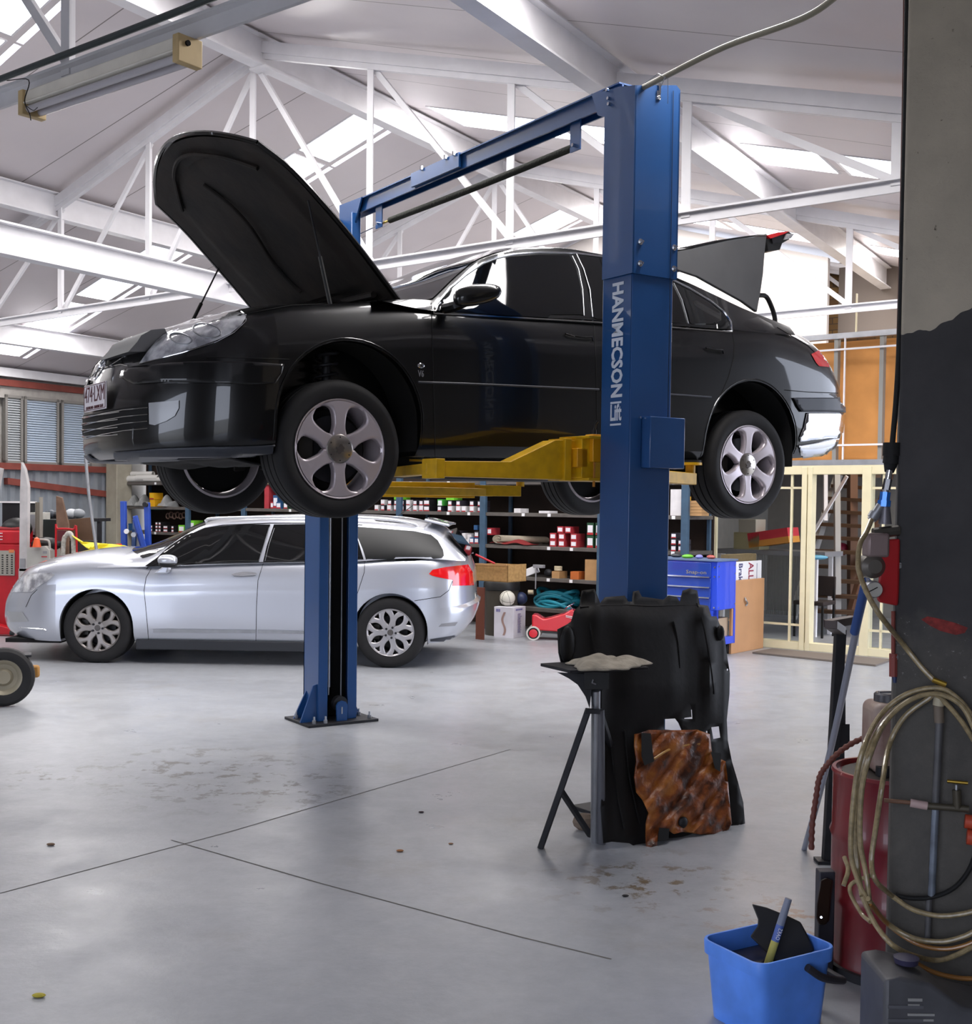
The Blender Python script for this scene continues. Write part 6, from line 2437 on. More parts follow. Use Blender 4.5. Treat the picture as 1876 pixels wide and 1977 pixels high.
MB().box(f(83), f(91), -.003, 0, zat(1069, Y), zat(1064, Y)).build('label_frame', M_greyp, t)
o = MB().lathe([(.0, .12), (.03, .1), (.05, .0), (.0, .0)], n=14).build('orange_nozzle', mat('orange_pl', 'd9582c', .5), smooth=True)
p = at(71, 1058, 13.9)
tag(o, 'small orange nozzle on top of the parts washer', 'nozzle')
o.location = (p.x, p.y, zat(1058, Y) + .01)
p = at(108, 1100, 14.45)
t = thing('oil_bottle', 'cloudy bottle with a red cap behind the silver bonnet', 'bottle', V((p.x, p.y, zat(1092, 14.45))), 0)
MB().lathe([(0, -.0), (.06, 0), (.065, .12), (.05, .16), (.0, .17)], n=18).build('bottle_body', mat('cloudy', '6a5a4c', .3), t, smooth=True)
MB().lathe([(.06, .15), (.065, .2), (.05, .23), (0, .24)], n=18).build('cap', M_redp, t, smooth=True)
p0_ = at(108, 1110, 14.45)
o = MB().box(-.1, .1, -.1, .1, 0, zat(1092, 14.45)).build('steel_stool', M_dsteel)
tag(o, 'dark steel stand under the red-capped bottle', 'stand')
o.location = (p0_.x, p0_.y, 0)
# white hoop
Y = 13.75
t = lthing('steel_hoop', 'chipped white steel hoop standing behind the silver bonnet', 'hoop', 120, 1080, Y)
f = lambda px: sx(px, Y, 120)
MB().tube([(f(120), 0, .0), (f(122), 0, zat(1060, Y)), (f(128), 0, zat(1034, Y)), (f(134), 0, zat(1029, Y)), (f(139), 0, zat(1036, Y)), (f(142), 0, zat(1060, Y)), (f(145), 0, .0)], .026, n=10, sub=5).build('tube', mat('chipped_white', 'c4c1bb', .5, col2='8a8378', scale=20), t, smooth=True)
# yellow cloth
o = MB()
yc = [(139, 1033), (160, 1046), (182, 1048), (210, 1050), (240, 1053), (262, 1060), (272, 1066)]
yb = [(139, 1034), (155, 1048), (170, 1060), (185, 1070), (215, 1074), (245, 1074), (270, 1070)]
vs = []
for i in range(31):
    u = i / 30 * 6
    k = min(5, int(u))
    ta, tb_ = u - k, 0
    a_ = (lerp(yc[k][0], yc[k + 1][0], ta), lerp(yc[k][1], yc[k + 1][1], ta))
    b2 = (lerp(yb[k][0], yb[k + 1][0], ta), lerp(yb[k][1], yb[k + 1][1], ta))
    for j in range(9):
        q = j / 8
        vs.append(at(lerp(a_[0], b2[0], q), lerp(a_[1], b2[1], q), 13.75 + .05 * math.sin(i * .9 + 3 * q) - .12 * q))
o.add(vs, [(i * 9 + j, (i + 1) * 9 + j, (i + 1) * 9 + j + 1, i * 9 + j + 1) for i in range(30) for j in range(8)])
tag(o.build('yellow_cloth', mat('yellow_cloth', 'e3d53e', .8), smooth=True, solid=.006, origin=at(139, 1033, 13.75)), 'bright yellow cloth stretched from the white hoop behind the silver bonnet', 'cloth')
# bench behind the bonnet with can and battery
Y = 13.95
t = lthing('low_bench', 'low dark bench behind the windscreen of the silver car', 'bench', 180, 1080, Y)
f = lambda px: sx(px, Y, 180)
MB().box(0, f(285), 0, .4, zat(1076, Y) - .04, zat(1076, Y)).build('bench_top', M_dsteel, t)
MB().box(0.02, .07, 0.02, .07, 0, zat(1076, Y) - .04).build('leg', M_dsteel, t)
MB().box(f(280), f(280) + .05, 0.02, .07, 0, zat(1076, Y) - .04).build('leg', M_dsteel, t)
zb_ = zat(1076, Y)
p = at(229, 1070, Y + .1)
t = thing('spray_can', 'spray can with a red cap standing behind the silver windscreen', 'spray can', V((p.x, p.y, zb_)), 0)
MB().lathe([(0, 0), (.033, 0), (.033, .11), (.0, .12)], n=20).build('can_body', mat('can_grey', 'b5b2ad', .35, metal=.5), t, smooth=True)
MB().lathe([(.036, .1), (.036, .165), (.0, .167)], n=20).build('cap', mat('can_red', 'd02a20', .4), t, smooth=True)
p = at(196, 1070, Y + .1)
t = thing('car_battery', 'small black battery with two posts behind the silver bonnet', 'battery', V((p.x, p.y, zb_)), 0)
MB().box(0, .13, 0, .1, 0, .07).build('case', M_blk, t, bevel=.004)
for x in (.015, .1):
    MB().box(x, x + .02, .03, .06, .07, .11).build('terminal_post', M_blk, t)
p = at(256, 1070, Y + .1)
o = MB().prism([(-.03, 0), (.05, 0), (.0, .05)], lambda a, b, d: V((a, d, b)), (0, .05)).build('orange_wedge', mat('orange_pl', 'd9582c'))
tag(o, 'little orange wedge behind the base of the silver windscreen', 'wedge')
o.location = (p.x, p.y, zb_)
# engine crane, blue
Y = 14.4
t = lthing('engine_crane', 'blue folding engine crane standing upright by the shelving', 'engine crane', 243, 1060, Y)
f = lambda px: sx(px, Y, 243)
MB().bar((0, 0, 0), (f(238), 0, zat(966, Y)), .075, .06).build('mast', M_blue2, t, bevel=.004)
MB().bar((f(287), .1, 0), (f(279), .1, zat(968, Y)), .08, .06).build('mast', M_blue2, t, bevel=.004)
MB().bar((f(258), .05, zat(1000, Y)), (f(277), .05, zat(1068, Y)), .05, .05).build('leg', M_blue2, t, bevel=.004)
MB().bar((f(262), -.03, zat(994, Y)), (f(284), -.03, zat(1068, Y)), .05, .05).build('leg', M_blue2, t, bevel=.004)
MB().bar((f(256), .1, zat(1000, Y)), (f(253), .1, zat(1062, Y)), .045, .05).build('ram', M_blue, t, bevel=.004)
MB().cyl((f(279), .05, zat(972, Y)), (f(279), -.0, zat(972, Y)), .03).build('pivot', M_dsteel, t)
MB().cyl((f(246), -.03, zat(1024, Y)), (f(246), -.05, zat(1024, Y)), .03).build('dial', M_paper, t)
MB().cyl((f(262), -.03, zat(1030, Y)), (f(262), -.1, zat(1030, Y)), .03).build('castor', M_galv, t)
# coiled white hose
p = at(213, 1050, 15.0)
t = thing('white_hose_coil', 'big coil of whitish hose propped behind the blue crane', 'hose', V((p.x + .1, p.y, .35)), 0)
for k in range(4):
    MB().tube([V(((.40 - k * .035) * math.cos(a), .04 * k, .48 + (.40 - k * .035) * math.sin(a) - .3)) for a in [i * PI / 12 for i in range(24)]], .012, n=8, closed=True).build('coil', mat('hose_white', 'bdbbb6', .5), t, smooth=True)
MB().tube([(-.4, 0, -.35), (-.3, .05, -.2), (-.2, 0, -.15)], .012).build('tail', mat('hose_white', 'bdbbb6'), t)
p = at(303, 1045, 14.6)
o = MB().box(0, .12, 0, .1, 0, .3).build('white_tin', M_white, bevel=.004)
tag(o, 'plain white tin beside the blue crane', 'tin')
o.location = (p.x, p.y, .75)
o = MB().box(-.05, .3, -.05, .2, 0, .75).build('tin_stand', M_dsteel)
tag(o, 'dark steel stand under the white tin', 'stand')
o.location = (p.x, p.y, 0)

# small trolley wheel on the floor near the nose of the silver car
p = onz(2, 1366)
t = thing('trolley_wheel', 'scuffed pneumatic trolley wheel on the floor near the nose of the silver car', 'wheel', V((p.x + .0, p.y + .05, 0)), .35)
MB().lathe([(.13, -.04), (.16, -.055), (.2, -.05), (.222, -.03), (.228, 0), (.222, .03), (.2, .05), (.16, .055), (.13, .04)], (0, 0, .228), 'y', 40).build('tyre', M_tyre, t, smooth=True)
MB().lathe([(0, -.03), (.05, -.035), (.07, -.01), (.1, -.012), (.125, -.04), (.135, -.045), (.14, -.03), (.14, .03), (0, .03)], (0, 0, .228), 'y', 32).build('rim', mat('rim_tan', '8f8774', .5, metal=.3), t, smooth=True)
MB().box(-.02, .2, -.02, .16, .375, .395).build('mudguard', M_dsteel, t, bevel=.004)
MB().box(-.1, .26, .08, .12, .2, .3).build('frame', mat('ochre_frame', 'a5773a', .6), t, bevel=.02)
# ================================================================== NEAR OBJECTS BY THE FRONT POST
# under-tray shield leaning on the post -----------------------------------------------------------
LP = L.w(0, -.36, 0)                       # foot line, parallel to the post face
lean = .26 / 1.25
nrm = (-L.Y + V((0, 0, -lean)) * -1).normalized() if False else (L.Y - V((0, 0, lean))).normalized()


def shp(px, py, off=0.0):
    return onplane(px, py, LP - nrm * off, nrm)


shield = thing('engine_undertray', 'large scuffed black plastic engine undertray propped against the lift post', 'undertray', L.w(.14, -.3, 0), math.radians(33.5))
Ms = (Matrix.Translation(shield.location) @ Matrix.Rotation(math.radians(33.5), 4, 'Z')).inverted()


def pp(px, py, off=0.0):
    return Ms @ shp(px, py, off)


sh_out = [(1123, 1140), (1147, 1137), (1158, 1165), (1168, 1153), (1205, 1150), (1212, 1162), (1220, 1162), (1222, 1142), (1232, 1140), (1238, 1152), (1280, 1158), (1290, 1150), (1305, 1152), (1312, 1163), (1318, 1140), (1330, 1136), (1345, 1140), (1350, 1168), (1366, 1170), (1372, 1190), (1382, 1190), (1388, 1205), (1393, 1212), (1398, 1230), (1402, 1262), (1408, 1300), (1407, 1340), (1402, 1390), (1404, 1430), (1412, 1470), (1424, 1510), (1434, 1550), (1438, 1600), (1432, 1610), (1400, 1615), (1340, 1620), (1300, 1632), (1260, 1643), (1235, 1640), (1215, 1628), (1180, 1625), (1165, 1628), (1160, 1560), (1163, 1480), (1160, 1420), (1150, 1370), (1142, 1345), (1125, 1320), (1100, 1302), (1085, 1290), (1078, 1260), (1076, 1215), (1095, 1205), (1102, 1200), (1108, 1180), (1118, 1170)]
holes = [[(1281, 1388), (1303, 1387), (1310, 1396), (1317, 1412), (1281, 1408)], [(1320, 1386), (1334, 1384), (1333, 1370), (1336, 1370), (1337, 1388), (1320, 1388)], [(1372, 1404), (1388, 1402), (1391, 1424), (1376, 1427)], [(1362, 1411), (1366, 1411), (1366, 1416), (1362, 1416)], [(1425, 1592), (1430, 1592), (1430, 1597), (1425, 1597)], [(1402, 1291), (1406, 1291), (1406, 1295), (1402, 1295)]]
flat = [sh_out] + holes
m = MB()
pts2, edges = [], []
for lp in flat:
    k = len(pts2)
    pts2 += lp
    edges += [(k + i, k + (i + 1) % len(lp)) for i in range(len(lp))]


def inpoly(x, y, out):
    c = False
    j = len(out) - 1
    for i in range(len(out)):
        xi, yi = out[i]
        xj, yj = out[j]
        if (yi > y) != (yj > y) and x < (xj - xi) * (y - yi) / (yj - yi) + xi:
            c = not c
        j = i
    return c


allp = list(pts2)
for gx in range(1070, 1445, 13):
    for gy in range(1135, 1650, 13):
        if inpoly(gx, gy, sh_out) and not any(inpoly(gx, gy, h) for h in holes) and min((gx - a) ** 2 + (gy - b) ** 2 for a, b in pts2) > 30:
            allp.append((gx, gy))
r = geometry.delaunay_2d_cdt([V((a, b, 0)).xy for a, b in allp], edges, [], 0, 1e-4)


def relief(x, y):
    """moulded relief of the tray: raised panels and ribs, metres towards the viewer"""
    h = 0.0
    if y < 1400:
        k = min(1, max(0, (1400 - y) / 70))
        h += k * .03 * min(1, max(0, (x - 1105) / 18)) * min(1, max(0, (1385 - x) / 14)) * min(1, max(0, (y - 1168) / 12))
        h += k * .014 * min(1, max(0, (x - 1195) / 12)) * min(1, max(0, (1312 - x) / 8)) * min(1, max(0, (y - 1185) / 16))
        h += .02 * math.exp(-((x - 1150 - (y - 1170) * .06) / 5) ** 2)
        h += .02 * math.exp(-((x - 1358 - (y - 1170) * .08) / 5) ** 2)
    h += .01 * math.sin(x / 9) * min(1, max(0, (y - 1400) / 40))
    h += .03 * math.sin((x - 1076) / 362 * PI) * lerp(1, .5, min(1, max(0, (y - 1350) / 100)))
    return h


vs = [pp(v[0], v[1], relief(v[0], v[1])) for v in r[0]]
fs = []
for f_ in r[2]:
    cx_ = sum(r[0][i][0] for i in f_) / 3
    cy_ = sum(r[0][i][1] for i in f_) / 3
    if inpoly(cx_, cy_, sh_out) and not any(inpoly(cx_, cy_, h) for h in holes):
        fs.append(f_)
m.add(vs, fs)
M_tray = mat('scuffed_black_tray', '110f0f', .6, var=.35, scale=6, bump=.1, bscale=30, spec=.35)
m.build('tray', M_tray, shield, smooth=True, angle=50, solid=.006)
m = MB()
for pts in ([(1135, 1170), (1140, 1215), (1150, 1260)], [(1345, 1165), (1358, 1210), (1372, 1290), (1378, 1340)], [(1300, 1200), (1308, 1240), (1312, 1290)], [(1120, 1172), (1190, 1168), (1260, 1170), (1345, 1168)], [(1180, 1440), (1190, 1520), (1205, 1600)], [(1205, 1410), (1215, 1500), (1235, 1590)]):
    m = MB()
    m.tube([pp(a, b, relief(a, b) + .008) for a, b in pts], .0045, n=6, sub=4)
    m.build('rib', M_tray, shield, smooth=True)
for px, py in ((1137, 1158), (1330, 1150)):
    MB().cyl(pp(px, py, .012), pp(px, py, .006), .006, n=12).build('eyelet', M_galv, shield)
# side flank lobes
MB().ball(pp(1095, 1245, .03), .09, 16, (.45, .25, 1)).build('flank_bulge', M_tray, shield, smooth=True)
MB().ball(pp(1390, 1222, .03), .05, 14, (.5, .4, .8)).build('flank_bulge', M_tray, shield, smooth=True)

# rusty sound-deadening pad in front of it
pad = thing('rusty_insulation_pad', 'orange-brown oil-soaked insulation pad leaning at the foot of the undertray', 'insulation pad', L.w(.3, -.42, 0), math.radians(33.5))
Mp = (Matrix.Translation(pad.location) @ Matrix.Rotation(math.radians(33.5), 4, 'Z')).inverted()
pd_out = [(1226, 1418), (1250, 1410), (1300, 1410), (1345, 1410), (1368, 1418), (1372, 1450), (1378, 1478), (1384, 1484), (1392, 1466), (1400, 1470), (1404, 1510), (1408, 1560), (1412, 1590), (1405, 1602), (1380, 1612), (1350, 1610), (1320, 1606), (1300, 1610), (1285, 1600), (1270, 1604), (1266, 1636), (1250, 1642), (1246, 1630), (1246, 1590), (1252, 1570), (1240, 1545), (1228, 1530), (1224, 1500), (1228, 1470), (1224, 1440)]
n0 = len(pd_out)
allp = list(pd_out)
for gx in range(1222, 1415, 9):
    for gy in range(1408, 1645, 9):
        if inpoly(gx, gy, pd_out) and min((gx - a) ** 2 + (gy - b) ** 2 for a, b in pd_out) > 16:
            allp.append((gx, gy))
r = geometry.delaunay_2d_cdt([V((a, b, 0)).xy for a, b in allp], [(i, (i + 1) % n0) for i in range(n0)], [], 1, 1e-4)


def padh(x, y):
    return .055 + .012 * math.sin(x / 11) * math.cos(y / 13) + .01 * math.sin(x / 5 + y / 7) + .02 * math.exp(-((x - 1290) ** 2 + (y - 1440) ** 2) / 900) - .03 * math.exp(-((x - 1320) ** 2 + (y - 1588) ** 2) / 160)


m = MB().add([Mp @ shp(v[0], v[1], padh(v[0], v[1])) for v in r[0]], r[2])


def rust_mat():
    m_ = mat('oily_rust_foil', 'a8672c', .42, col2='3a1c10', scale=11, bump=.8, bscale=26, spec=.6)
    nt = m_.node_tree
    rmp = [n for n in nt.nodes if n.type == 'VALTORGB'][0]
    e = rmp.color_ramp.elements.new(.5)
    e.color = (*lin('84441c'), 1)
    return m_


m.build('pad', rust_mat(), pad, smooth=True, angle=60, solid=.012)
m = MB().ball(Mp @ shp(1318, 1588, .05), .028, 16, (1, .6, 1))
m.build('plug', M_dsteel, pad, smooth=True)
m = MB()
m.tube([Mp @ shp(a, b, padh(a, b) + .006) for a, b in ((1262, 1465), (1290, 1448), (1320, 1440), (1350, 1436))], .006, sub=5)
m.build('crease', mat('foil_edge', 'b98a4c', .35), pad, smooth=True)
for poly in ([(1238, 1415), (1256, 1416), (1262, 1470), (1244, 1478), (1238, 1460)], [(1272, 1598), (1292, 1600), (1290, 1622), (1270, 1624)], [(1372, 1452), (1392, 1454), (1390, 1490), (1380, 1484)]):
    m = MB()
    m.prism(poly, lambda a, b, d: Mp @ shp(a, b, d), (.06, .085))
    m.build('fixing_tab', M_blk, pad)

# work stand with flat top ---------------------------------------------------------------------------
so = at(1150, 1625, 5.62)
stand = thing('work_stand', 'small black topped work stand on splayed legs beside the undertray', 'work stand', V((so.x, so.y, 0)), 0)
Mw = Matrix.Translation(-V((so.x, so.y, 0)))
a0, a1, a2, a3 = [Mw @ p for p in (at(1043, 1282, 5.50), at(1100, 1302, 5.28), at(1252, 1284, 5.42), at(1180, 1266, 5.7))]
zt_ = sum(p.z for p in (a0, a1, a2, a3)) / 4
m = MB()
q_ = [V((p.x, p.y, zt_)) for p in (a0, a1, a2, a3)]
m.add(q_ + [p - V((0, 0, .014)) for p in q_], [(0, 1, 2, 3), (7, 6, 5, 4), (0, 4, 5, 1), (1, 5, 6, 2), (2, 6, 7, 3), (3, 7, 4, 0)])
m.build('top_plate', M_dsteel, stand, bevel=.002)


def wf(px, py, Y=5.45):
    return Mw @ at(px, py, Y)


def wpr(poly, Y, th, name, mt):
    m_ = MB()
    m_.prism(poly, lambda a, b, d: Mw @ at(a, b, Y + d), (0, th))
    return m_.build(name, mt, stand, bevel=.002)


wpr([(1075, 1298), (1165, 1302), (1165, 1332), (1142, 1332), (1138, 1368), (1130, 1345), (1115, 1322), (1098, 1310)], 5.42, .04, 'bracket', M_dsteel)
wpr([(1128, 1296), (1175, 1298), (1175, 1330), (1128, 1332)], 5.40, .06, 'socket', M_blk)
m = MB()
m.tube([wf(1145, 1312, 5.39), wf(1143, 1318, 5.385), wf(1150, 1321, 5.39)], .004)
m.build('set_screw', M_galv, stand, smooth=True)
m = MB().cyl(wf(1150, 1333, 5.45), wf(1148, 1628, 5.62) + V((0, 0, 0)), .021, n=16)
m.build('column', M_galv, stand, smooth=True)
m = MB().cyl(wf(1158, 1370, 5.47), Mw @ onz(1161, 1629), .02, n=14)
m.build('inner_column', mat('dull_steel', '6a6a70', .5, metal=.5), stand, smooth=True)
m = MB().bar(wf(1136, 1369, 5.45), Mw @ onz(1043, 1638), .028, .028)
m.build('leg', M_dsteel, stand, bevel=.003)
m = MB().bar(wf(1156, 1372, 5.5), Mw @ onz(1225, 1590), .028, .028)
m.build('leg', M_dsteel, stand, bevel=.003)
m = MB().bar(wf(1130, 1372, 5.44), wf(1158, 1374, 5.44), .03, .02)
m.build('collar', M_dsteel, stand)
m = MB().bar(wf(1081, 1524, 5.5), Mw @ (onz(1140, 1622) + V((0, 0, .02))), .026, .02)
m.build('brace', M_dsteel, stand)
# rag
m = MB()
rg = [(1085, 1285), (1110, 1268), (1130, 1264), (1145, 1270), (1165, 1262), (1200, 1264), (1230, 1268), (1248, 1280), (1250, 1284)]
c0 = Mw @ at(1168, 1282, 5.45)
def ragf(u, v):
    # irregular outline: pull the square towards a lobed blob
    a, b = u * 2 - 1, v * 2 - 1
    rr = max(abs(a), abs(b))
    th = math.atan2(b, a)
    if rr > 0:
        q = rr * (.86 + .1 * math.sin(3 * th + 1) + .07 * math.sin(5 * th) + .05 * math.sin(11 * th))
        u, v = .5 + .5 * q * math.cos(th), .5 + .5 * q * math.sin(th)
    x = lerp(1082, 1256, u)
    yy = lerp(1295, 1262, v)
    p = onz(x, lerp(1298, 1272, v), zt_ + .0)
    h = .004 + .06 * max(0, 1 - rr ** 3) * (.55 + .3 * math.sin(9 * u + 3 * math.sin(5 * v)) * math.cos(5 * v + 3 * u) + .1 * math.sin(21 * u + 9 * v))
    return p + V((0, 0, max(.004, h)))
o = MB().grid(ragf, 44, 22)
tag(o.build('work_rag', mat('grey_rag', '8b8478', .95, var=.2, scale=14, bump=.5, bscale=60), smooth=True, solid=.004, origin=onz(1168, 1285, zt_)), 'crumpled grey rag lying on the black topped work stand', 'rag')
# lump behind the stand foot
o = MB().ball((0, 0, .04), .05, 12, (1.2, .8, .9)).build('scrap_fitting', mat('tan_lump', '7a6a5c', .8))
tag(o, 'small tan metal fitting on the floor behind the stand foot', 'fitting')
p = onz(1128, 1602)
o.location = (p.x, p.y, 0)

# ================================================================== CONCRETE PILLAR
def pillar_mat():
    m_ = bpy.data.materials.new('stained_concrete_pillar')
    m_.use_nodes = True
    nt = m_.node_tree
    N, Lk = nt.nodes.new, nt.links.new
    b = nt.nodes['Principled BSDF']
    tc = N('ShaderNodeTexCoord')
    sp_ = N('ShaderNodeSeparateXYZ')
    Lk(tc.outputs['Object'], sp_.inputs[0])

    def noise(sc, det=6, ro=.6):
        n = N('ShaderNodeTexNoise')
        n.inputs['Scale'].default_value = sc
        n.inputs['Detail'].default_value = det
        n.inputs['Roughness'].default_value = ro
        Lk(tc.outputs['Object'], n.inputs['Vector'])
        return n.outputs['Fac']

    def ramp(src, p0, c0, p1, c1):
        r_ = N('ShaderNodeValToRGB')
        r_.color_ramp.elements[0].position = p0
        r_.color_ramp.elements[1].position = p1
        r_.color_ramp.elements[0].color = (*c0, 1)
        r_.color_ramp.elements[1].color = (*c1, 1)
        Lk(src, r_.inputs['Fac'])
        return r_.outputs['Color']

    def mth(op, a, bb):
        x = N('ShaderNodeMath')
        x.operation = op
        for s_, i in ((a, 0), (bb, 1)):
            if hasattr(s_, 'node'):
                Lk(s_, x.inputs[i])
            else:
                x.inputs[i].default_value = s_
        return x.outputs[0]

    def mix(a, bb, fac):
        x = N('ShaderNodeMix')
        x.data_type = 'RGBA'
        Lk(fac, x.inputs[0])
        for s_, i in ((a, 6), (bb, 7)):
            if hasattr(s_, 'node'):
                Lk(s_, x.inputs[i])
            else:
                x.inputs[i].default_value = (*s_, 1)
        return x.outputs[2]
    top = ramp(noise(4), .3, lin('9c9384'), .7, lin('b2a795'))
    pits = ramp(noise(38, 3), .68, (0, 0, 0), .74, (1, 1, 1))
    top = mix(top, lin('4d473c'), pits)
    dark = ramp(noise(5), .3, lin('2c2b2c'), .7, lin('3b393a'))
    low = ramp(noise(3.5, 8, .7), .3, lin('3c3a38'), .7, lin('5a5650'))
    # paint line: dark below a ragged diagonal edge
    edge = mth('ADD', mth('MULTIPLY', sp_.outputs['X'], .42), mth('MULTIPLY', noise(3, 4), .22))
    isdark = mth('LESS_THAN', mth('SUBTRACT', sp_.outputs['Z'], edge), 2.0)
    c = mix(top, dark, isdark)
    bare = ramp(mth('ADD', sp_.outputs['Z'], mth('MULTIPLY', noise(9, 5), .25)), 1.24, (1, 1, 1), 1.34, (0, 0, 0))
    lowf = N('ShaderNodeMapRange')
    lowf.inputs['From Min'].default_value = 1.30
    lowf.inputs['From Max'].default_value = 1.18
    Lk(mth('ADD', sp_.outputs['Z'], mth('MULTIPLY', mth('SUBTRACT', noise(9, 5), .5), .3)), lowf.inputs['Value'])
    c = mix(c, low, lowf.outputs['Result'])
    # white scuffs band
    sc = mth('MULTIPLY', ramp(noise(45, 6, .8), .6, (0, 0, 0), .66, (1, 1, 1)), mth('LESS_THAN', mth('ABSOLUTE', mth('SUBTRACT', sp_.outputs['Z'], 1.20), 0), .09))
    c = mix(c, lin('8f8d88'), sc)
    Lk(c, b.inputs['Base Color'])
    b.inputs['Roughness'].default_value = .75
    bp = N('ShaderNodeBump')
    bp.inputs['Strength'].default_value = .5
    bp.inputs['Distance'].default_value = .006
    Lk(noise(30, 8, .7), bp.inputs['Height'])
    Lk(bp.outputs['Normal'], b.inputs['Normal'])
    return m_


PYV = 3.45
pe = at(1738, 700, PYV)
pil = MB().box(0, .62, 0, .45, 0, 3.6).build('column', pillar_mat(), bevel=.008)
pil.location = (pe.x, pe.y, 0)
PANG = -.32
pil.rotation_euler = (0, 0, PANG)
tag(pil, kind='structure')
Pn = V((math.sin(PANG), -math.cos(PANG), 0))   # outward normal of the visible face
PO = V((pe.x, pe.y, 0))


def onp(px, py, off=.02):
    """point in front of the pillar face"""
    return onplane(px, py, PO + Pn * off, Pn)


# red spray mark
m = MB()
mk = [(1778, 1196), (1790, 1190), (1815, 1195), (1845, 1203), (1868, 1212), (1862, 1222), (1845, 1226), (1815, 1218), (1795, 1208)]
m.prism([(0, 0)] * 0 + mk, lambda a, b, d: onp(a, b, d), (.0005, .0015))
o = m.build('spray_mark', mat('red_spray', '7c2a26', .8, var=.3, scale=60))
tag(o, 'smear of red spray paint on the dark concrete pillar', 'paint mark')
o = MB().bar(onp(1745, -30, .006), onp(1712, 1660, .006), .012, .012, up=Pn)
# edge conduit and hanging black air hose
hs = thing('black_air_hose', 'black rubber air hose hanging down the edge of the pillar', 'hose', at(1738, 870, 3.5), 0)
Mh = Matrix.Translation(-at(1738, 870, 3.5))
MB().tube([Mh @ at(a, b, 3.47) for a, b in ((1752, -40), (1748, 200), (1742, 450), (1738, 600), (1734, 700), (1729, 780), (1722, 860))], .008, n=10, sub=5).build('hose', M_rub, hs, smooth=True)
MB().tube([Mh @ at(a, b, 3.5) for a, b in ((1746, -40), (1743, 200), (1738, 450), (1733, 640), (1730, 740), (1727, 800))], .004, n=8, sub=5).build('cable', mat('oxblood_cable', '5a2a26', .5), hs, smooth=True)
m = MB()
m.cyl(Mh @ at(1722, 855, 3.47), Mh @ at(1721, 880, 3.47), .026, n=18)
m.cyl(Mh @ at(1721, 880, 3.47), Mh @ at(1719, 895, 3.47), .023, n=18)
m.cyl(Mh @ at(1719, 895, 3.47), Mh @ at(1716, 912, 3.47), .02, .013, n=18)
m.build('rubber_boot', M_rub, hs, smooth=True)

# air coupling manifold and regulator
rg = thing('air_regulator', 'compressed air regulator with gauge and red filter housing hung beside the pillar', 'air regulator', at(1700, 1080, 3.45), 0)
Mr = Matrix.Translation(-at(1700, 1080, 3.45))


def R_(px, py, Y=3.45):
    return Mr @ at(px, py, Y)


def rcyl(name, a, b, r0, mt, r1=None, n=20, Y=3.45):
    return MB().cyl(R_(*a, Y), R_(*b, Y), r0, r1, n=n).build(name, mt, rg, smooth=True, angle=40)


rcyl('hose_tail', (1717, 908), (1713, 930), .0095, M_chrome)
rcyl('coupling', (1714, 925), (1710, 946), .012, M_chrome, n=6)
rcyl('coupling', (1710, 944), (1709, 952), .009, M_galv)
M_bluean = mat('blue_anodised', '2272d0', .25, metal=.4, coat=.5)
rcyl('blue_manifold', (1709, 950), (1707, 968), .0155, M_bluean, n=8)
rcyl('blue_manifold', (1707, 966), (1706, 978), .0195, M_bluean, n=8)
rcyl('branch_coupling', (1700, 976), (1682, 1004), .013, M_galv, n=12)
rcyl('branch_coupling', (1690, 990), (1684, 1000), .016, M_galv, n=12)
rcyl('branch_coupling', (1709, 978), (1708, 1012), .013, mat('coupler_grey', '77747a', .4, metal=.5), .019, n=12)
rcyl('filter_head', (1685, 1030), (1735, 1024), .016, mat('tarnished', '54504a', .5, metal=.6), n=8)
MB().box(-.032, .032, -.03, .03, -.035, .035).xf(Matrix.Translation(R_(1690, 1052))).build('filter_bracket', mat('silver_red', '8c7a78', .4, metal=.3), rg, bevel=.008)
m = MB()
m.prism([(1701, 1042), (1737, 1040), (1736, 1090), (1735, 1140), (1733, 1170), (1698, 1163), (1692, 1158), (1697, 1100)], lambda a, b, d: R_(a, b, 3.46 + d), (-.03, .03))
m.build('filter_housing', mat('filter_red', 'a41a20', .35, coat=.4), rg, bevel=.006)
rcyl('regulator_body', (1680, 1094), (1682, 1094), .001, M_galv)
m = MB()
m.lathe([(0, -.035), (.02, -.034), (.034, -.02), (.036, 0), (.036, .03), (0, .03)], R_(1682, 1093), 'y', 28)
m.build('regulator_bowl', mat('pewter', '6f6a64', .4, metal=.6), rg, smooth=True)
rcyl('drain_plug', (1708, 1091), (1738, 1092), .0105, M_chrome)
rcyl('drain_plug', (1722, 1091), (1736, 1092), .013, M_chrome)
m = MB()
m.lathe([(0, -.012), (.019, -.012), (.0235, -.008), (.025, 0), (.025, .02), (0, .02)], R_(1686, 1138, 3.41), 'y', 28)
m.build('gauge_case', M_galv, rg, smooth=True)
m = MB()
m.lathe([(0, -.0135), (.021, -.0135), (.021, -.011), (0, -.011)], R_(1686, 1138, 3.41), 'y', 28)
m.build('gauge_dial', mat('dial', 'b9b6ae', .4), rg, smooth=True)
MB().bar(R_(1678, 1142, 3.395), R_(1694, 1134, 3.395), .002, .002).build('gauge_needle', M_gap, rg)
rcyl('lower_fitting', (1724, 1262), (1724, 1306), .012, mat('rust_fit', '7c3a33', .6), n=8)
rcyl('lower_fitting', (1720, 1268), (1732, 1268), .01, M_galv, n=8)
rcyl('drop_pipe', (1724, 1180), (1724, 1262), .006, M_rust, n=8)
rcyl('blue_tip', (1726, 1300), (1727, 1318), .008, mat('navy', '26345a', .4), .005, n=8)

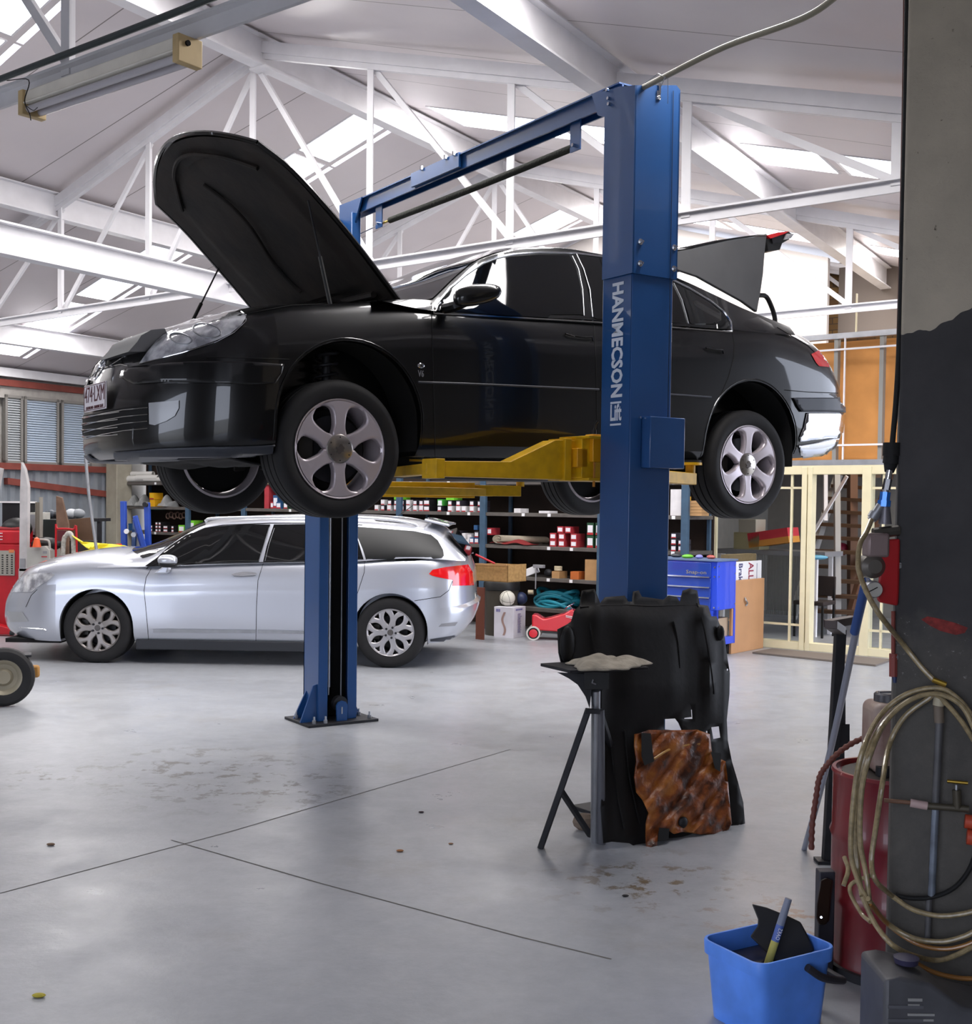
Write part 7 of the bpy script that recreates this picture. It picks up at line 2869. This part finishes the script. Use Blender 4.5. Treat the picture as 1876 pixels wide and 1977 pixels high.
# clear braided hose from the coupling to the coil on the pillar
M_braid = mat('braided_hose', '8d7d5c', .35, var=.25, scale=60, coat=.3)
hp = thing('braided_air_hose', 'clear braided air hose hung in big loops on the concrete pillar', 'hose', onp(1811, 1330, .05), 0)
Mb = Matrix.Translation(-onp(1811, 1330, .05))


def hose(pts, name='hose_loop', r=.0075, off=None, sub=6, mt=None):
    ps = []
    for p in pts:
        q = onp(p[0], p[1], p[2]) if len(p) > 2 and p[2] < 1 else (at(p[0], p[1], p[2]) if len(p) > 2 else onp(p[0], p[1], off or .04))
        ps.append(Mb @ q)
    MB().tube(ps, r, n=10, sub=sub).build(name, mt or M_braid, hp, smooth=True)


hose([(1682, 1004, 3.43), (1672, 1028, 3.40), (1660, 1050, 3.38), (1656, 1085, 3.36), (1660, 1110, 3.34), (1676, 1150, 3.30), (1700, 1190, 3.26), (1740, 1240, .03), (1780, 1290, .03), (1808, 1318, .04)], 'hose_lead')
hose([(1672, 1735, 3.27), (1656, 1700, 3.28), (1642, 1640, 3.28), (1650, 1520, 3.27), (1668, 1440, 3.27), (1700, 1380, .06), (1750, 1340, .05), (1811, 1328, .05), (1850, 1350, .05), (1876, 1385, .05), (1900, 1450, .05)])
hose([(1678, 1745, 3.27), (1672, 1690, 3.3), (1660, 1620, 3.3), (1664, 1520, 3.29), (1682, 1450, 3.28), (1712, 1390, .075), (1760, 1350, .065), (1811, 1340, .06), (1858, 1365, .06), (1890, 1430, .06)])
hose([(1664, 1730, 3.27), (1655, 1670, 3.33), (1652, 1560, 3.33), (1676, 1450, 3.3), (1720, 1378, .05), (1770, 1345, .04), (1806, 1340, .04)])
hose([(1722, 1730, .05), (1690, 1700, 3.3), (1682, 1660, 3.33), (1690, 1600, 3.33), (1702, 1520, 3.3), (1716, 1440, .045), (1745, 1385, .04), (1790, 1350, .04), (1808, 1342, .04), (1850, 1385, .04), (1880, 1430, .04)])
hose([(1664, 1730, 3.27), (1690, 1785, 3.25), (1730, 1830, 3.2), (1790, 1852, .06), (1830, 1850, .06), (1890, 1822, .06)])
hose([(1675, 1735, 3.26), (1710, 1780, .07), (1760, 1810, .06), (1815, 1818, .06), (1860, 1808, .06), (1895, 1790, .06)])
hose([(1678, 1745, 3.27), (1720, 1790, .05), (1770, 1822, .05), (1820, 1832, .05), (1865, 1824, .05), (1900, 1805, .05)], r=.0065, mt=mat('amber_hose', '9a6a35', .35, coat=.4))
hose([(1722, 1730, .05), (1760, 1755, .05), (1810, 1768, .05), (1860, 1764, .05), (1900, 1752, .05)])
hose([(1745, 1858, .05), (1790, 1890, .06), (1840, 1908, .06), (1900, 1910, .06)], r=.008)
hose([(1752, 1850, .035), (1800, 1876, .04), (1850, 1888, .04), (1900, 1890, .04)], r=.007, mt=mat('amber_hose', '9a6a35'))
hose([(1680, 1690, 3.36), (1640, 1712, 3.4), (1660, 1760, 3.36), (1680, 1780, 3.3)], r=.006)
hose([(1630, 1655, 3.5), (1637, 1680, 3.46), (1628, 1710, 3.44)], r=.007)
MB().cyl(Mb @ onp(1800, 1312, .05), Mb @ onp(1826, 1322, .05), .008, n=10).build('brass_hook', M_brass, hp, smooth=True)
MB().cyl(Mb @ onp(1814, 1335, .03), Mb @ onp(1811, 1362, .03), .016, n=14).build('hose_clip', mat('ivory_clip', 'b2a890', .5), hp, smooth=True)

pp_ = thing('wall_pipework', 'grey pipe with a brass tap fixed down the face of the pillar', 'pipework', onp(1800, 1560, .03), 0)
Mq = Matrix.Translation(-onp(1800, 1560, .03))


def pc(name, a, b, r0, mt, off=.03, n=14, r1=None):
    return MB().cyl(Mq @ onp(*a, off), Mq @ onp(*b, off), r0, r1, n=n).build(name, mt, pp_, smooth=True, angle=40)


M_cond = mat('grey_conduit', '5a595b', .5, metal=.3, var=.2, scale=10)
pc('bracket', (1811, 1362), (1813, 1395), .014, mat('bracket_tan', '6e6256', .6))
pc('conduit', (1813, 1395), (1806, 1550), .011, M_cond)
pc('conduit', (1806, 1550), (1798, 1730), .0105, mat('conduit_pale', '6f7682', .4, metal=.3, var=.3, scale=12))
pc('conduit', (1793, 1730), (1790, 1830), .009, M_cond)
pc('cross_pipe', (1706, 1545), (1760, 1550), .006, mat('brown_pipe', '6a4c3a', .6), .05)
pc('pipe_sleeve', (1757, 1550), (1790, 1556), .012, mat('pink_tape', 'b39a96', .6), .05)
pc('cross_pipe', (1790, 1556), (1870, 1562), .010, mat('olive_pipe', '4a4438', .5, metal=.3), .05)
pc('tap_body', (1848, 1560), (1846, 1525), .012, mat('olive_pipe', '4a4438'), .05)
pc('tap_stem', (1846, 1525), (1846, 1515), .004, M_galv, .05)
pc('tap_handle', (1828, 1508), (1868, 1512), .005, M_brass, .05)
pc('red_band', (1862, 1585), (1880, 1588), .02, mat('orange_band', 'b4452c', .5), .05)
pc('red_band', (1866, 1615), (1885, 1618), .022, mat('orange_band', 'b4452c'), .05)
t = thing('black_electric_cable', 'thick black cable curving across the lower pillar below the tap', 'cable', onp(1800, 1735, .03), 0)
Mc = Matrix.Translation(-onp(1800, 1735, .03))
MB().tube([Mc @ onp(a, b, .035) for a, b in ((1728, 1728), (1760, 1734), (1800, 1732), (1840, 1715), (1870, 1680), (1886, 1630), (1890, 1560))], .0065, n=10, sub=6).build('cable', M_rub, t, smooth=True)

# air line strung up from the lift post
o = MB().tube([at(a, b, Y_) for a, b, Y_ in ((1228, 176, 6.1), (1283, 148, 5.9), (1400, 90, 5.6), (1550, 35, 5.2), (1625, -15, 5.0), (1700, -70, 4.8))], .014, n=10, sub=6)
tag(o.build('overhead_air_line', mat('beige_hose', '8d8878', .5), smooth=True, origin=at(1283, 148, 5.9)), 'beige air line strung from the top of the lift post over the hall', 'air line')
o = MB().tube([at(1283, 150, 5.88), at(1275, 168, 5.93), at(1270, 180, 5.98)], .0025)
o.tube([at(1245, 160, 5.95), at(1270, 142, 5.92), at(1285, 150, 5.88)], .0025)
o.tube([at(1289, 150, 5.88), at(1289, 200, 5.97)], .0015)
tag(o.build('tie_wire', M_galv, smooth=True, origin=at(1283, 150, 5.9)), 'thin wire tying the beige air line to the lift post', 'wire')

# ================================================================== FLOOR CLUTTER AT THE RIGHT
# grey pole with blue grip
pb, pt = onz(1552, 1640), at(1672, 1122, 3.9)
t = thing('long_pole', 'long grey pole with a blue grip leaning beside the pillar', 'pole', V((pb.x, pb.y, 0)), 0)
Mo = Matrix.Translation(-V((pb.x, pb.y, 0)))
pts_ = [pb, pb.lerp(pt, .45) + V((.02, 0, .0)), pb.lerp(pt, .86), pt]
pts_ = [Mo @ p for p in pts_]
MB().tube([pts_[0], pts_[0].lerp(pts_[3], .3) + V((.012, 0, 0)), pts_[0].lerp(pts_[3], .6) + V((.012, 0, 0)), pts_[3]], .013, n=12, sub=5).build('shaft', mat('pole_grey', '8e919e', .4), t, smooth=True)
MB().cyl(pts_[0].lerp(pts_[3], .86), pts_[3], .016, n=14).build('grip', mat('grip_blue', '2e4f8c', .5), t, smooth=True)
# black steel stand with square tube head
p = onz(1596, 1665)
t = thing('steel_support_stand', 'black square-tube stand with an angled head behind the pole', 'stand', V((p.x, p.y, 0)), 0)
Mo = Matrix.Translation(-V((p.x, p.y, 0)))
Yp = p.y
MB().bar(Mo @ at(1597, 1660, Yp), Mo @ at(1622, 1215, Yp), .045, .045).build('upright', M_dsteel, t, bevel=.002)
MB().bar(Mo @ at(1622, 1218, Yp), Mo @ at(1604, 1206, Yp - .35), .05, .035).build('head', mat('worn_tube', '4a403e', .5, metal=.3), t, bevel=.002)
MB().bar(Mo @ at(1598, 1205, Yp), Mo @ at(1648, 1196, Yp + .1), .05, .035).build('head', mat('worn_tube', '4a403e'), t, bevel=.002)
m = MB()
for (a, b, c_, d_) in ((1622, 1335, 1632, 1400), (1618, 1398, 1640, 1440), (1612, 1440, 1630, 1482), (1612, 1480, 1642, 1490), (1612, 1518, 1626, 1521), (1610, 1532, 1624, 1536)):
    m = MB()
    m.prism([(a, b), (c_, b), (c_, d_), (a, d_)], lambda x, y, d: Mo @ at(x, y, Yp + d), (-.02, .02))
    m.build('ratchet', M_dsteel, t)
MB().box(-.05, .05, -.04, .04, 0, .015).build('base', M_dsteel, t)
# brown corrugated hose
t = thing('corrugated_hose', 'ribbed red-brown hose arching from the drum behind the pole', 'hose', at(1640, 1450, 4.3), 0)
Mo = Matrix.Translation(-at(1640, 1450, 4.3))
cp_ = spline([at(a, b, 4.35) for a, b in ((1700, 1420), (1660, 1428), (1625, 1448), (1598, 1475), (1582, 1500), (1575, 1540), (1568, 1590), (1566, 1640))], 14)
MB().tube([Mo @ q for q in cp_], [.0115 if (k % 4) < 2 else .009 for k in range(len(cp_))], n=10).build('hose', mat('ribbed_brown', '66392f', .6), t, smooth=True)

# red drum
dc = onz(1690, 1888)
DC = V((1.44, 4.12, 0))
t = thing('red_oil_drum', 'dark red steel oil drum partly hidden by the pillar', 'oil drum', DC, 0)
RD = .215
dz = at(1690, 1500, 4.0).z
M_drum = mat('oxblood_drum', '6d1a20', .38, var=.18, scale=5, coat=.3)
h1, h2 = dz * .36, dz * .68
MB().lathe([(0, .01), (RD, .01), (RD + .006, .02), (RD, .04), (RD, h1 - .02), (RD + .008, h1), (RD, h1 + .02), (RD, h2 - .02), (RD + .008, h2), (RD, h2 + .02), (RD, dz - .02), (RD + .006, dz - .01), (RD + .002, dz), (RD - .01, dz), (RD - .012, dz - .02), (0, dz - .02)], n=48).build('drum_body', M_drum, t, smooth=True, angle=50)
MB().lathe([(RD - .03, dz - .018), (RD - .03, dz - .012), (0, dz - .012)], n=36).build('drum_lid', mat('sooty_lid', '2c2420', .6, var=.3), t, smooth=True)
MB().cyl((-.06, -.05, dz - .012), (-.06, -.05, dz + .02), .03).build('bung', M_dsteel, t, smooth=True)
text('lettering', 'VA', M_paper, t, axes((.09, -RD * .93 - .003, h2 - .05), (.93, .3, 0), (0, 0, 1)), .13, .11)
m = MB()
for k in range(9):
    m.cyl((-.052, -RD - .02, h2 - .12 + k * .026), (-.050, -RD - .02, h2 - .10 + k * .026), .014 + .002 * (k % 2), n=12)
m.build('quick_coupler', M_chrome, t, smooth=True)
MB().lathe([(RD + .02, .0), (RD + .02, .03), (0, .03)], n=36).build('drum_dolly', M_dsteel, t, smooth=True)
# plastic canister on the drum
t = thing('plastic_jerry_can', 'grimy cream plastic canister with a round lid on top of the red drum', 'jerry can', V((DC.x - .02, DC.y + .04, dz - .012)), 0)
hz = at(1695, 1335, 4.1).z - dz
m = MB()
m.box(-.075, .1, -.08, .08, 0, hz - .03)
m.build('can_body', mat('cream_plastic', 'a9978c', .45, var=.15, scale=8, col2='82675f'), t, bevel=.03, seg=5)
MB().lathe([(0, hz + .0), (.045, hz), (.052, hz - .006), (.052, hz - .03), (0, hz - .03)], (-.0, 0, 0), 'z', 28).build('lid', mat('grey_lid', '4c4a4e', .3), t, smooth=True)
MB().bar((-.04, -.01, hz + .003), (.04, .01, hz + .003), .012, .006).build('lid_bar', mat('grey_lid2', '8b898c', .4), t)

# blue bucket ----------------------------------------------------------------------------------------
zt_b = .245
r0, r1, r2 = onz(1362, 1806, zt_b), onz(1452, 1868, zt_b), onz(1606, 1830, zt_b)
ux, uy = (r2 - r1), (r0 - r1)
ctr = r1 + ux / 2 + uy / 2
angb = math.atan2(ux.y, ux.x)
bw, bd_ = ux.length * 1.0, max(.2, uy.length)
bk = thing('blue_bucket', 'square blue plastic bucket of dark water on the floor', 'bucket', V((ctr.x, ctr.y, 0)), angb)
rel = uy.normalized().dot(V((-math.sin(angb), math.cos(angb), 0)))


def rrect(w_, d_, r_, z, n=6):
    out_ = []
    for cx_, cy_, a_ in ((w_ / 2 - r_, d_ / 2 - r_, 0), (-w_ / 2 + r_, d_ / 2 - r_, 1), (-w_ / 2 + r_, -d_ / 2 + r_, 2), (w_ / 2 - r_, -d_ / 2 + r_, 3)):
        for k in range(n + 1):
            q = (a_ + k / n) * PI / 2
            out_.append(V((cx_ + r_ * math.cos(q), cy_ + r_ * math.sin(q), z)))
    return out_


def stackr(rings):
    m_ = MB()
    n_ = len(rings[0])
    for r_ in rings:
        m_.v += r_
    for j in range(len(rings) - 1):
        for i in range(n_):
            m_.f.append([j * n_ + i, j * n_ + (i + 1) % n_, (j + 1) * n_ + (i + 1) % n_, (j + 1) * n_ + i])
    m_.f.append(list(range(n_))[::-1])
    return m_


M_bk = mat('blue_bucket_plastic', '5a90ee', .38, var=.12, scale=7)
q1 = .84
rings = [rrect(bw * q1, bd_ * q1, .04, .0), rrect(bw * q1 + .004, bd_ * q1 + .004, .045, .006), rrect(bw * .95, bd_ * .95, .045, zt_b - .045), rrect(bw, bd_, .045, zt_b - .042), rrect(bw * 1.01, bd_ * 1.01, .045, zt_b - .004), rrect(bw * 1.0, bd_ * 1.0, .045, zt_b), rrect(bw * .95, bd_ * .95, .04, zt_b), rrect(bw * .94, bd_ * .94, .04, zt_b - .01), rrect(bw * .83, bd_ * .83, .035, .01)]
m = stackr(rings)
m.f.append(list(range(8 * 28, 9 * 28)))
m.build('bucket_body', M_bk, bk, smooth=True, angle=50)
MB().tube([(.02, -bd_ / 2 * 1.02 - .008, zt_b - .035), (.08, -bd_ / 2 * 1.02 - .015, zt_b - .075), (bw / 2 + .02, -bd_ / 2, zt_b - .11), (bw / 2 + .055, -bd_ / 4, zt_b - .125), (bw / 2 + .06, 0, zt_b - .12), (bw / 2 + .055, bd_ / 4, zt_b - .1), (bw / 2 + .02, bd_ / 2, zt_b - .06), (.0, bd_ / 2 * 1.03 + .01, zt_b - .03)], .012, n=10, sub=5).build('handle', mat('handle_dark', '2c2a30', .6), bk, smooth=True)
m = MB().grid(lambda u, v: (lerp(-.42, .42, u) * bw, lerp(-.42, .42, v) * bd_, zt_b - .06), 2, 2)
o = m.build('dirty_water', mat('dirty_water', '2a241c', .1, spec=.6))
tag(o, 'dark dirty water filling the blue bucket', 'water', kind='stuff')
o.location = bk.location
o.rotation_euler = bk.rotation_euler
# black plate in the bucket
m = MB()
Yb = ctr.y
pl_ = [(1451, 1745), (1480, 1752), (1520, 1768), (1545, 1780), (1556, 1800), (1572, 1835), (1535, 1858), (1500, 1860), (1448, 1808), (1462, 1788), (1463, 1775)]
bp_ = at(1500, 1830, Yb)
m.prism(pl_, lambda a, b, d: at(a, b, Yb + (1860 - b) * .0006 + d) - bp_, (.0, .03))
o = m.build('rubber_block', mat('black_part', '1d1c1e', .5, var=.2), bevel=.004)
tag(o, 'black moulded rubber piece sticking up out of the blue bucket', 'rubber part')
o.location = bp_
# brush handle
a_, b2 = at(1484, 1855, Yb - .03), at(1522, 1735, Yb - .02)
t = thing('brush_handle', 'grey and yellow wooden handle standing in the blue bucket', 'brush', a_, 0)
d_ = (b2 - a_)
MB().cyl((0, 0, 0), d_ * .32, .0125, n=14).build('yellow_end', mat('hand_yellow', 'b9ad55', .5), t, smooth=True)
MB().cyl(d_ * .32, d_ * .58, .0125, n=14).build('blue_label', mat('hand_blue', '4b62a5', .4), t, smooth=True)
MB().cyl(d_ * .58, d_, .0125, .011, n=14).build('grey_shaft', mat('hand_grey', '7a7f90', .5), t, smooth=True)
text('label_print', 'OAKS', M_paper, t, axes(d_ * .45 + V((0, -.0132, 0)), d_.normalized(), V((0, -1, 0)).cross(d_.normalized()) * -1), .018, .036)
MB().cyl((0, 0, 0), -d_ * .55, .0125, n=14).build('submerged_end', mat('hand_yellow', 'b9ad55'), t, smooth=True)

# dark plate leaning between bucket and drum
m = MB()
Yd = 4.0
pl_ = [(1594, 1695), (1583, 1700), (1576, 1745), (1575, 1772), (1580, 1785), (1592, 1786), (1600, 1778), (1603, 1740), (1608, 1700)]
o0 = at(1590, 1780, Yd)
m.prism(pl_, lambda a, b, d: at(a, b, Yd + d) - o0, (0, .02))
o = thing('brown_flap', 'dark brown curved plate hanging by the drum above the bucket', 'plate', o0, 0)
m.build('plate', mat('dark_brown_lacquer', '241208', .35), o, bevel=.004)
MB().cyl(at(1585, 1771, Yd - .001) - o0, at(1585, 1771, Yd - .005) - o0, .004).build('rivet', M_chrome, o)
t = lthing('steel_bracket_post', 'dark steel post beside the drum behind the bucket', 'post', 1595, 1830, 4.05)
MB().box(-.035, .02, -.02, .03, 0, at(1595, 1680, 4.05).z).build('post', mat('s_dk', '2b2a33', .5), t, bevel=.004)
# grey jug at the pillar foot
gj = onz(1760, 2030)
gy = 3.02
gl = at(1706, 1960, gy).x
t = thing('grey_fluid_container', 'grimy grey plastic container with a printed label at the pillar foot', 'container', V((gl, gy, 0)), .0)
gz = at(1800, 1905, gy).z
m = MB()
gw = at(1868, 1950, gy).x - gl
m.prism([(0, 0), (gw + .12, 0), (gw + .12, gz * .78), (gw * .95, gz * .86), (gw * .55, gz * 1.02), (gw * .2, gz * 1.06), (.0, gz * 1.04)], lambda a, b, d: V((a, d, b)), (0, .2))
m.build('container_body', mat('grimy_grey', '47474b', .5, var=.2, scale=9), t, bevel=.015, seg=3)
m = MB()
for k in range(10):
    m.box(gw * .28, gw * (.6 - .01 * (k % 3)), -.003, -.001, gz * .8 - k * .014, gz * .8 - k * .014 + .006)
m.box(gw * .28, gw * .45, -.003, -.001, gz * .9, gz * .92)
m.box(gw * .28, gw * .42, -.003, -.001, gz * .87, gz * .88)
m.build('printing', mat('faded_print', '8d8c8a', .6), t)
m = MB()
for k in range(6):
    m.box(.01, .1, -.004, 0, gz * .85 - k * .035, gz * .85 - k * .035 + .008)
m.build('moulded_rib', mat('grimy_grey2', '55555a', .5), t)
MB().lathe([(0, gz * 1.06), (.03, gz * 1.06), (.033, gz * 1.1), (0, gz * 1.12)], (.09, .1, 0), 'z', 20).build('cap', mat('violet_cap', '33304a', .5), t, smooth=True)
# small debris on the floor
for k, (px, py, c_, s_) in enumerate(((75, 1925, 'b3a53c', .018), (98, 1632, '7c6450', .016), (772, 1644, '9a6a44', .014), (813, 1569, '4a3a3c', .012), (1207, 1731, '201d1e', .012), (870, 1630, '8c6a50', .01))):
    p = onz(px, py)
    o = MB().ball((0, 0, 0), s_, 8, (1.3, .8, .35)).build('litter_scrap', mat('scrap%d' % k, c_, .8))
    tag(o, ('yellow leaf scrap alone on the bare floor', 'brown scrap on the floor before the stained patch', 'orange-brown scrap on the floor near the long joint line', 'dark pebble on the floor between the posts', 'black chip on the floor below the work stand', 'tan chip on the floor near the orange-brown scrap')[k], 'scrap')
    o.location = (p.x, p.y, s_ * .34)
# ================================================================== LIGHT AND CAMERA
w = bpy.data.worlds.new('World')
scene.world = w
w.use_nodes = True
bg = w.node_tree.nodes['Background']
bg.inputs['Color'].default_value = (*lin('e4ecff'), 1)
bg.inputs['Strength'].default_value = 5.5


def area(name, p, d, sx, sy, power, col='ffffff', rz=0.0, spread=PI):
    l = bpy.data.lights.new(name, 'AREA')
    l.shape = 'RECTANGLE'
    l.size, l.size_y = sx, sy
    l.energy = power
    l.color = lin(col)
    l.spread = spread
    o = bpy.data.objects.new(name, l)
    COL.objects.link(o)
    o.location = p
    q = V(d).to_track_quat('-Z', 'Y')
    o.rotation_euler = (Matrix.Rotation(rz, 4, 'Z') @ q.to_matrix().to_4x4()).to_euler() if rz else q.to_euler()
    return o


for segs, rows, sg in ((SEG_L, ROWS_L, -1), (SEG_R, ROWS_R, 1)):
    for s0, s1 in segs:
        for r0, r1 in rows:
            cx_, cy_ = (s0 + s1) / 2, (r0 + r1) / 2
            p = B.w(cx_, cy_, roofz(cx_) + .02)
            ax_ = (B.w(s1, cy_, roofz(s1)) - B.w(s0, cy_, roofz(s0))).normalized()
            nrm = ax_.cross(B.Y).normalized()
            if nrm.z < 0:
                nrm = -nrm
            ay = nrm.cross(ax_)
            l = bpy.data.lights.new('skylight', 'AREA')
            l.shape = 'RECTANGLE'
            l.size, l.size_y = s1 - s0 + .0, r1 - r0
            l.energy = 72 * (s1 - s0) * (r1 - r0)
            l.color = lin('fff9f2')
            o = bpy.data.objects.new('skylight', l)
            COL.objects.link(o)
            # light's -Z must point down into the hall
            o.matrix_world = Matrix(((ax_.x, ay.x, nrm.x, p.x), (ax_.y, ay.y, nrm.y, p.y), (ax_.z, ay.z, nrm.z, p.z), (0, 0, 0, 1)))

area('office_fill', B.w(-3.0, 14.6, 3.25), (0, 0, -1), 1.2, .3, 60, 'fff3e0')  # added fill light without a fixture, brightens the office interior
cam = bpy.data.cameras.new('camera')
co = bpy.data.objects.new('camera', cam)
COL.objects.link(co)
co.matrix_world = Matrix(((cr.x, cu.x, -cf.x, 0), (cr.y, cu.y, -cf.y, 0), (cr.z, cu.z, -cf.z, CH), (0, 0, 0, 1)))
cam.sensor_fit = 'HORIZONTAL'
cam.sensor_width = 36
cam.lens = F / 1876 * 36
cam.shift_x = 0
cam.shift_y = (CY - 988.5) / 1876
cam.clip_end = 300
scene.camera = co
scene.view_settings.view_transform = 'Standard'
scene.view_settings.look = 'None'
scene.view_settings.exposure = 0.0
scene.view_settings.gamma = 1
scene.view_settings.use_curve_mapping = False
